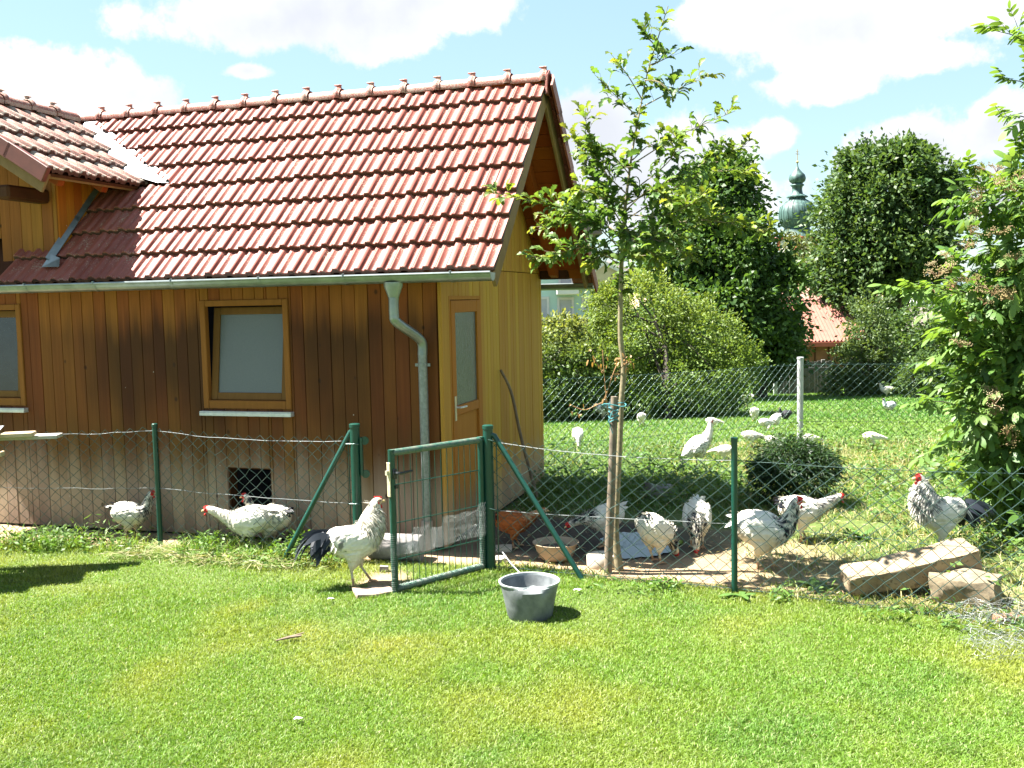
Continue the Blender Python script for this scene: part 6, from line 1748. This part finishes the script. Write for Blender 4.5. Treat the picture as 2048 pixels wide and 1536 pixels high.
# --- round dark conifer -----------------------------------------------------
cg = Vector((2.66, 9.28, 0)); con = thing('round_conifer', 'small round dark thuja with a bare trunk in the run behind the hens', 'shrub', tuple(cg))
P, O, tone, R, cc = crown_points([(cg.x, cg.y, .30, .37, .37, .25), (cg.x - .06, cg.y, .44, .24, .24, .17), (cg.x + .13, cg.y, .36, .26, .26, .18), (cg.x - .2, cg.y - .05, .26, .2, .2, .18)], 640, 30, .042, 12, .62)
k = (P[:, 2] > .20 + .10 * R.random(len(P))) | (R.random(len(P)) < .38); P, O = P[k], O[k]; n = len(P)
C = np.array([.014, .032, .012]) + np.array([.025, .06, .010]) * R.random((n, 1)) ** 2
V, F, CC = leaf_arrays(P - np.array(cg), O + np.array([0, 0, -.55]) + R.normal(size=(n, 3)) * .3, unit(O + R.normal(size=(n, 3)) * .5), .045, .012, C); link('crown', npmesh('crown', V, F, M_LEAF, CC), con)['kind'] = 'stuff'
mb = MB(); mb.tube([(0, 0, 0), (.02, 0, .2), (0, 0, .42)], [.035, .028, .01], 8)
for k in range(14):
    a = k * 2.4; mb.tube([(0, 0, .05 + .02 * k), (.12 * math.cos(a), .12 * math.sin(a), .10 + .02 * k), (.30 * math.cos(a), .30 * math.sin(a), .10 + .022 * k)], [.012, .009, .003], 5)
link('trunk', mb.mesh('trunk', M_BARKD, sm=60), con)

# --- shrubs and trees beyond the run ---------------------------------------
B = pxblob
tree('yellow_shrub', 'large rounded shrub with yellow green tips on the meadow behind the oak', 'shrub', gnd(1335, 838), [B(1285, 650, 100, 100, 20.6), B(1385, 690, 95, 85, 20.6), B(1462, 735, 52, 62, 20.4), B(1235, 710, 65, 95, 20.2), B(1340, 765, 115, 75, 20.2), B(1218, 615, 42, 45, 20.4), B(1420, 780, 75, 50, 20), B(1270, 800, 80, 40, 19.8)], 1350, 40, .10, .075, .036, (.055, .115, .02), (.12, .20, .036), 61, .08, 16, tip=(.20, .25, .055), tip_from=(-.1, 2.6), shell=.7)
tree('green_shrub', 'leafy dark green shrub between the gable wall and the yellow shrub', 'shrub', gnd(1135, 838), [B(1095, 720, 55, 75, 19.8), B(1150, 745, 50, 80, 19.6), B(1100, 795, 55, 50, 19.3), B(1190, 770, 40, 70, 19.6), B(1060, 760, 60, 80, 20), B(1125, 665, 35, 30, 19.8)], 520, 32, .10, .085, .045, (.035, .08, .018), (.10, .16, .04), 62, .07, 12, tip=(.24, .26, .08), tip_from=(.7, 1.7), shell=.65)  # tip tint paints the sunlight on this shrub's top into its leaves
tree('maple_tree', 'dense dark maple behind the yellow shrub', 'tree', (7.2, 28.5, float(terr(0, 28.5))), [B(1430, 410, 75, 80, 28.5), B(1385, 510, 95, 100, 28.5), B(1472, 520, 75, 95, 28), B(1540, 610, 60, 95, 28), B(1440, 640, 110, 100, 27.6), B(1350, 580, 60, 90, 29), B(1552, 695, 52, 62, 27.6), B(1455, 350, 35, 35, 28.5)], 800, 54, .22, .16, .11, (.03, .075, .018), (.08, .15, .034), 63, .22, 22, shell=.6)
tree('broad_tree', 'big dark broad crowned tree beside the church tower', 'tree', (18.2, 47, float(terr(0, 47))), [B(1770, 390, 105, 90, 47), B(1712, 440, 66, 95, 47), B(1850, 435, 60, 85, 47), B(1770, 500, 115, 75, 46.5), B(1690, 540, 55, 50, 47), B(1800, 335, 65, 45, 47), B(1885, 390, 25, 50, 47), B(1740, 330, 45, 35, 47), B(1720, 590, 55, 40, 46), B(1840, 540, 50, 40, 46.5)], 900, 50, .40, .25, .16, (.032, .075, .024), (.085, .14, .042), 64, .42, 34, shell=.42)
tree('birch_tree', 'olive green feathery tree in front of the church tower', 'tree', (19.5, 62, float(terr(0, 62))), [B(1605, 540, 38, 55, 62), B(1588, 500, 22, 28, 62), B(1625, 590, 42, 45, 62), B(1650, 540, 35, 50, 62)], 360, 30, .26, .26, .07, (.06, .085, .022), (.13, .15, .045), 65, .2, 10, droop=.8)
tree('apple_tree', 'small fruit tree in front of the grey board fence', 'tree', (10.6, 29.0, float(terr(0, 29))), [B(1735, 655, 34, 70, 29.5), B(1712, 735, 46, 50, 29), B(1690, 778, 44, 28, 28.6), B(1755, 745, 55, 60, 29.4)], 420, 30, .14, .11, .06, (.045, .085, .028), (.11, .16, .05), 66, .09, 14, shell=.5)
tree('round_bush', 'round mid green bush below the big dark tree', 'bush', (12.9, 31.5, float(terr(0, 31.5))), [B(1830, 690, 75, 68, 32), B(1775, 720, 58, 62, 31.6), B(1800, 755, 75, 38, 31), B(1890, 720, 50, 70, 31.6)], 560, 30, .16, .13, .08, (.04, .085, .025), (.09, .15, .045), 67, .12, 12, shell=.6)
tree('dark_bush', 'low dark bush at the meadow edge left of the elder', 'bush', (10.9, 26.5, float(terr(0, 26.5))), [B(1840, 765, 38, 38, 26.5), B(1880, 775, 40, 40, 26.3), B(1850, 735, 30, 26, 26.5)], 170, 28, .13, .11, .06, (.035, .075, .02), (.10, .16, .05), 68, .06, 8)
tree('garden_tree', 'leafy tree between the maple and the red roof', 'tree', (8.6, 33, float(terr(0, 33))), [B(1560, 680, 36, 55, 33), B(1540, 735, 30, 36, 32.5)], 240, 28, .17, .12, .07, (.025, .06, .018), (.075, .13, .035), 69, .1, 9)
tree('hedge_bush', 'dark bushes closing the far edge of the meadow beside the elder', 'bush', (15.4, 30.5, float(terr(0, 30.5))), [B(1960, 700, 70, 70, 31), B(2040, 690, 80, 90, 31), B(2130, 700, 90, 100, 31)], 420, 26, .2, .15, .09, (.03, .07, .02), (.08, .14, .04), 70, .1, 8)
def far_wood():
    R = np.random.default_rng(5); bl = []
    for k in range(70):
        x = -60 + k * 2.6 + R.uniform(-1, 1); y = 95 + R.uniform(-8, 25); r = R.uniform(2.0, 3.4); bl.append((x, y, -4 + r * .8, r * 1.1, r, r))
    P, O, tone, R, cc = crown_points(bl, 2600, 14, .5, 71, .6); n = len(P); C = np.array([.03, .065, .022]) + np.array([.05, .065, .02]) * tone[:, None]
    V, F, CC = leaf_arrays(P, O + R.normal(size=(n, 3)) * .5, unit(O + np.array([0, 0, .6]) + R.normal(size=(n, 3)) * .5), .6, .4, C); tag(link('far_wood', npmesh('far_wood', V, F, M_LEAF, CC)), 'belt of distant bushes and trees behind the gardens', kind='stuff')
far_wood()

# ================================================================== BUILDINGS BEHIND
def quad(mb, *p): mb.add(p, [tuple(range(len(p)))])
# mint house
Ym = 52.0
def mp(px_, py_, dy=0.0): return at(px_, py_, Ym + dy)
mz = float(terr(0, Ym)); ml = mp(985, 600); mr = mp(1188, 600)
mh = thing('mint_house', 'pale mint green house with white framed windows seen under the eaves', 'house', (ml.x, Ym, mz))
Wd = mr.x - ml.x; zt = mp(1100, 470).z - mz
mb = MB(); mb.box((0, .3, 0), (Wd, 9, zt)); link('wall', mb.mesh('wall', M_MINT), mh)
mb = MB(); mb.prism([(-.5, zt), (Wd + .5, zt), (Wd * .75, zt + 2.6), (Wd * .25, zt + 2.6)], -.3, 9.4); link('roof', mb.mesh('roof', M_SLATE), mh)
def mwin(x0, y0, x1, y1, pane, dep=.0, nm='window'):
    a = mp(x0, y1); b = mp(x1, y0); ax, az, bx, bz = a.x - ml.x, a.z - mz, b.x - ml.x, b.z - mz
    w = empty(nm, (ax, .3, az), 0, mh); mb = MB(); ww, hh = bx - ax, bz - az; frame_bars(mb, -.10, ww + .10, -.10, hh + .10, .13, -.07, .05); link('frame', mb.mesh('frame', M_WHITE), w)
    mb = MB(); mb.box((.02, -.02, .02), (ww - .02, .02, hh - .02)); link('pane', mb.mesh('pane', pane), w)
mwin(1040, 597, 1095, 636, M_SHUTTER); mwin(1119, 598, 1145, 640, M_SHUTTER, nm='door'); mwin(1168, 598, 1180, 620, M_SHUTTER); mwin(1121, 520, 1143, 573, M_SHUTTER)
a, b = mp(1112, 586), mp(1152, 577)
mb = MB(); mb.box((a.x - ml.x, -.9, a.z - mz - .1), (b.x - ml.x + .1, .3, b.z - mz), ch=.03); link('canopy', mb.mesh('canopy', M_WHITE), mh)
mb = MB(); mb.box((a.x - ml.x - .05, -.95, b.z - mz + .002), (mp(1172, 577).x - ml.x, .3, b.z - mz + .14), ch=.03); link('canopy_roof', mb.mesh('canopy_roof', M_REDTRIM), mh)
mb = MB(); a, b = mp(1040, 655), mp(1188, 636); mb.box((a.x - ml.x, -1.6, 0), (b.x - ml.x, -1.2, b.z - mz)); link('garden_wall', mb.mesh('garden_wall', M_SLATE), mh)
# cream gable behind
Yc = 75.0; c0 = at(1199, 560, Yc); c1 = at(1248, 560, Yc); pk = at(1208, 522, Yc); cz = float(terr(0, Yc))
ch_ = thing('cream_house', 'cream gabled house with white verge and grey roof right of the mint house', 'house', (c0.x, Yc, cz))
pkx, pkz = pk.x - c0.x, pk.z - cz; wE = (c1.x - c0.x) + .4; ez = at(1240, 547, Yc).z - cz
mb = MB(); mb.prism([(-1.6, 0), (wE, 0), (wE, ez - .05), (pkx, pkz - .12), (-1.6, ez - .4)], 0, 9); link('wall', mb.mesh('wall', M_CREAM), ch_)
mb = MB(); mb.add([(pkx, -.3, pkz), (wE + .3, -.3, ez - .15), (wE + .3, -.1, ez - .15), (pkx, -.1, pkz), (pkx, -.3, pkz - .3), (wE + .3, -.3, ez - .5)], [(0, 1, 2, 3), (0, 4, 5, 1)]); mb.add([(pkx, -.3, pkz), (-2.0, -.3, ez - .7), (-2.0, -.3, ez - 1.1), (pkx, -.3, pkz - .3)], [(0, 1, 2, 3)]); link('verge', mb.mesh('verge', M_WHITE), ch_)
mb = MB(); mb.add([(pkx, -.1, pkz + .01), (wE + .4, -.1, ez - .14), (wE + 3.2, 9.2, ez - .14), (pkx + 1.5, 9.2, pkz + .25)], [(0, 1, 2, 3)]); mb.add([(pkx, -.1, pkz + .01), (-2.1, -.1, ez - .7), (-2.1, 9.2, ez - .7), (pkx + 1.5, 9.2, pkz + .25)], [(0, 1, 2, 3)]); link('roof', mb.mesh('roof', M_SLATE), ch_)
# church
Yk = 155.0; kc = at(1594, 500, Yk); kz = float(terr(0, Yk)); s = Yk / FPX
tw_ = thing('church_tower', 'church tower with a green copper onion dome rising behind the trees', 'church', (kc.x, Yk, kz), .5)
def kh(py_): return at(1594, py_, Yk).z - kz
prof = [(38, 474), (30, 466), (29, 461), (24, 459), (23, 456), (30, 449), (34, 437), (35, 425), (32, 413), (25, 405), (17, 400), (15, 397), (15, 396), (20, 395), (20, 393), (11, 388), (9.5, 380), (10, 374), (13, 371), (13, 370), (10, 367), (14.5, 363), (16, 357), (14, 350), (8, 343), (3, 337), (1.2, 330), (.6, 322)]
mb = MB(); mb.lathe([(r * s, kh(y)) for r, y in prof], 32, None, None, lambda r, a: r * (1 + .035 * math.cos(8 * a) ** 2 * (r > 12 * s)) ); link('onion_dome', mb.mesh('onion_dome', M_COPPER, sm=55), tw_)
mb = MB()
for k in range(24):
    a = 2 * math.pi * k / 24; pts = [Vector((r * s * 1.012 * math.cos(a), r * s * 1.012 * math.sin(a), kh(y))) for r, y in prof[4:11]]; mb.tube(pts, .06, 4)
link('seam', mb.mesh('seam', M_COPPER), tw_)['kind'] = 'stuff'
mb = MB(); mb.lathe([(.01, kh(327)), (.22, kh(325)), (.25, kh(323.5)), (.01, kh(321))], 10); z = kh(321); mb.box((-.04, -.04, z), (.04, .04, z + 1.7)); mb.box((-.42, -.03, z + .95), (.42, .03, z + 1.03)); mb.box((-.28, -.03, z + 1.28), (.28, .03, z + 1.36)); link('cross', mb.mesh('cross', simple('gilt', (.5, .36, .16), .4, .6)), tw_)
hwid = 27 * s
mb = MB(); mb.box((-hwid, -hwid, 0), (hwid, hwid, kh(474)), ch=.5); link('shaft', mb.mesh('shaft', M_WHITE), tw_)
for k in range(4):
    T = Matrix.Rotation(k * math.pi / 2, 4, 'Z')
    mb = MB(); pts = [(-hwid - .5, kh(478)), (-hwid + .3, kh(478)), (-1.3, kh(477)), (-.7, kh(472.5)), (0, kh(471)), (.7, kh(472.5)), (1.3, kh(477)), (hwid - .3, kh(478)), (hwid + .5, kh(478))]
    mb.tube([Vector((x, -hwid - .2, z)) for x, z in pts], .36, 6); mb.box((-hwid, -hwid - .12, kh(500)), (-hwid + .7, -hwid + .1, kh(479))); mb.box((hwid - .7, -hwid - .13, kh(500)), (hwid, -hwid + .1, kh(479)))
    me = mb.mesh('cornice', M_REDTRIM); me.transform(T); link('cornice', me, tw_)
    mb = MB(); mb.lathe([(.001, 0), (.95, 0), (.95, .1), (.001, .1)], 24, Matrix.Translation((0, -hwid - .02, kh(484))) @ Matrix.Rotation(math.pi / 2, 4, 'X')); me = mb.mesh('clock_face', M_WHITE); me.transform(T); ck = link('clock_face', me, tw_)
    mb = MB()
    for q in range(12):
        a = q * math.pi / 6; mb.tube([Vector((.72 * math.sin(a), -hwid - .14, kh(484) + .72 * math.cos(a))), Vector((.9 * math.sin(a), -hwid - .14, kh(484) + .9 * math.cos(a)))], .05, 4)
    mb.tube([Vector((0, -hwid - .16, kh(484))), Vector((.5, -hwid - .16, kh(484) + .3))], .05, 4); mb.tube([Vector((0, -hwid - .16, kh(484))), Vector((-.2, -hwid - .16, kh(484) + .72))], .04, 4)
    me = mb.mesh('dial_marks', M_BLACK); me.transform(T); link('dial_marks', me, ck)
# barn with the corrugated red roof
Yb = 44.0; e0 = at(1540, 676, Yb); e1 = at(1668, 692, Yb); r0 = at(1545, 600, Yb + 3.2); r1 = at(1692, 592, Yb + 3.2); bz = float(terr(0, Yb))
bn = thing('red_roofed_barn', 'wooden barn with a corrugated red sheet roof', 'barn', (e0.x, Yb, bz)); o_ = Vector((e0.x, Yb, bz))
mb = MB(); NR = 27; vs = []
zE, zR = (e0.z + e1.z) / 2, (r0.z + r1.z) / 2
for k in range(NR * 6 + 1):
    t = k / (NR * 6); ph_ = (k % 6) / 6; hh = .07 * max(0, math.sin(ph_ * 2 * math.pi)) ** .7 if ph_ < .5 else 0
    for q, zq, yq in ((0, zE, Yb), (.5, (zE + zR) / 2, Yb + 1.6), (1, zR, Yb + 3.2)):
        vs.append((e0.x + (r1.x - e0.x) * t - o_.x, yq - o_.y - hh * .6, zq - o_.z + hh))
mb.add(vs, [(3 * k + j, 3 * k + 3 + j, 3 * k + 4 + j, 3 * k + 1 + j) for k in range(NR * 6) for j in (0, 1)]); rfb = link('roof', mb.mesh('roof', M_REDSHEET), bn)
mb = MB(); Lb = r1.x - e0.x; mb.box((-.1, -.12, zE - bz - .22), (Lb + .1, .02, zE - bz - .03)); link('eave_board', mb.mesh('eave_board', M_REDTRIM), bn)
mb = MB(); mb.box((.2, .3, 0), (Lb - .3, 6, zE - bz - .1)); mb.prism([(.3, zE - bz - .1), (6.1, zE - bz - .1), (3.2, zR - bz - .1)], .25, Lb - .3, Matrix(((0, 1, 0, 0), (1, 0, 0, 0), (0, 0, 1, 0), (0, 0, 0, 1)))); link('wall', mb.mesh('wall', M_SHEDWOOD), bn)
mb = MB(); quad(mb, (0, 3.2, zR - bz), (Lb, 3.2, zR - bz), (Lb, 6.4, zE - bz), (0, 6.4, zE - bz)); link('far_slope', mb.mesh('far_slope', M_REDSHEET), bn)
for k in range(9):
    mb = MB(); x = Lb - .5 - k * .62; mb.box((x - .03, .26, .1), (x + .03, .3, zE - bz - .25)); link('batten', mb.mesh('batten', M_BEAM), bn)
# tiled roof behind the barn
Yt = 60.0; a = at(1530, 597, Yt); b = at(1655, 600, Yt); c = at(1590, 568, Yt); tz = float(terr(0, Yt))
th_ = thing('tiled_house', 'house with a brownish tiled roof just behind the red barn', 'house', (a.x, Yt, tz)); Lx = b.x - a.x
mb = MB(); mb.prism([(.3, 0), (Lx - .3, 0), (Lx - .3, b.z - tz), (c.x - a.x, c.z - tz - .1), (.3, a.z - tz)], .3, 8); link('wall', mb.mesh('wall', M_CREAM), th_)
mb = MB(); mb.add([(c.x - a.x - 2, 0, c.z - tz), (c.x - a.x + .3, 0, c.z - tz), (Lx + .2, -1.5, b.z - tz - .1), (-.2, -1.5, a.z - tz - .1)], [(0, 1, 2, 3)]); mb.add([(c.x - a.x + .3, 0, c.z - tz), (Lx + .2, -1.5, b.z - tz - .1), (Lx + .2, 8.2, b.z - tz - .1), (c.x - a.x + .3, 7, c.z - tz)], [(0, 1, 2, 3)]); mb.add([(c.x - a.x - 2, 0, c.z - tz), (-.2, -1.5, a.z - tz - .1), (-.2, 8.2, a.z - tz - .1), (c.x - a.x - 2, 7, c.z - tz)], [(0, 1, 2, 3)]); link('roof', mb.mesh('roof', simple('brown tiles', (.34, .19, .14), .8, scale=4)), th_)
# houses on the right behind the elder
for nm, lab, Yq, P4, mat in (('grey_roofed_house', 'low house with a worn grey tiled roof beside the elder bush', 58.0, ((1800, 668), (1932, 660), (1960, 612), (1820, 615)), M_SLATE), ('red_roofed_house', 'distant house with a red roof above the grey roof', 120.0, ((1840, 592), (1945, 590), (1935, 572), (1850, 574)), M_REDSHEET)):
    p = [at(*q, Yq + (2.5 if i > 1 else 0)) for i, q in enumerate(P4)]; z0 = float(terr(0, Yq)); hh_ = thing(nm, lab, 'house', (p[0].x, Yq, z0)); o2 = Vector((p[0].x, Yq, z0)); q4 = [x - o2 for x in p]
    mb = MB(); mb.add(q4, [(0, 1, 2, 3)]); mb.add([q4[3], q4[2], q4[1] + Vector((0, 5, 0)), q4[0] + Vector((0, 5, 0))], [(0, 1, 2, 3)]); link('roof', mb.mesh('roof', mat), hh_)
    mb = MB(); mb.box((q4[0].x + .2, .2, 0), (q4[1].x - .2, 4.8, min(q4[0].z, q4[1].z) - .02)); link('wall', mb.mesh('wall', M_CREAM if nm[0] == 'g' else M_WHITE), hh_)
    mb = MB(); mb.tube([q4[0] + Vector((0, -.06, -.05)), q4[1] + Vector((0, -.06, -.05))], .07, 6); link('gutter', mb.mesh('gutter', M_ZINC), hh_)
# grey board fence at the end of the meadow
f0, f1 = gnd(1550, 790), gnd(1668, 786); fz = min(f0.z, f1.z)
bdf = thing('board_fence', 'weathered grey upright board fence at the far end of the meadow', 'fence', tuple(f0)); d = f1 - f0; n = int(d.length / .10); mb = MB()
for k in range(n):
    p = d * (k / n); h = 1.02 + random.uniform(-.03, .03); mb.box((p.x, p.y - .012 + random.uniform(-.01, .01), p.z - .1), (p.x + .088, p.y + .012, p.z + h))
link('boards', mb.mesh('boards', M_FENCEWOOD), bdf)['kind'] = 'stuff'
for t in (0, .42, .8):
    mb = MB(); p = d * t; mb.box((p.x - .06, p.y - .08, p.z - .1), (p.x + .06, p.y - .02, p.z + 1.08), ch=.008); link('post', mb.mesh('post', M_WHITEPOST if t == 0 else M_FENCEWOOD), bdf)
mb = MB(); mb.box((0, .02, .75), (d.x, .06, .83)); mb.build('rail', M_FENCEWOOD, bdf)
# hills on the skyline
def hill(name, lab, Y, h, seed, mat, x0, x1):
    xs = np.linspace(x0, x1, 80); R = np.random.default_rng(seed); top = h * (.45 + .75 * fbm(xs, xs * 0, 3.2 / abs(x1 - x0) * 3, seed)); vs = []
    for x, t in zip(xs, top): vs += [(x, Y - 150, -5), (x, Y, t), (x, Y + 300, -5)]
    mb = MB(); mb.add(vs, [(3 * k + j, 3 * k + 3 + j, 3 * k + 4 + j, 3 * k + 1 + j) for k in range(79) for j in (0, 1)]); tag(link(name, mb.mesh(name, mat, sm=True)), lab, kind='structure')
hill('hills', 'far wooded hills on the skyline', 1500, 16, 3, M_HILL, -1500, 2200)
hill('field_slope', 'pale harvested field rising in the distance', 650, 5.5, 8, M_FIELD, -700, 1000)
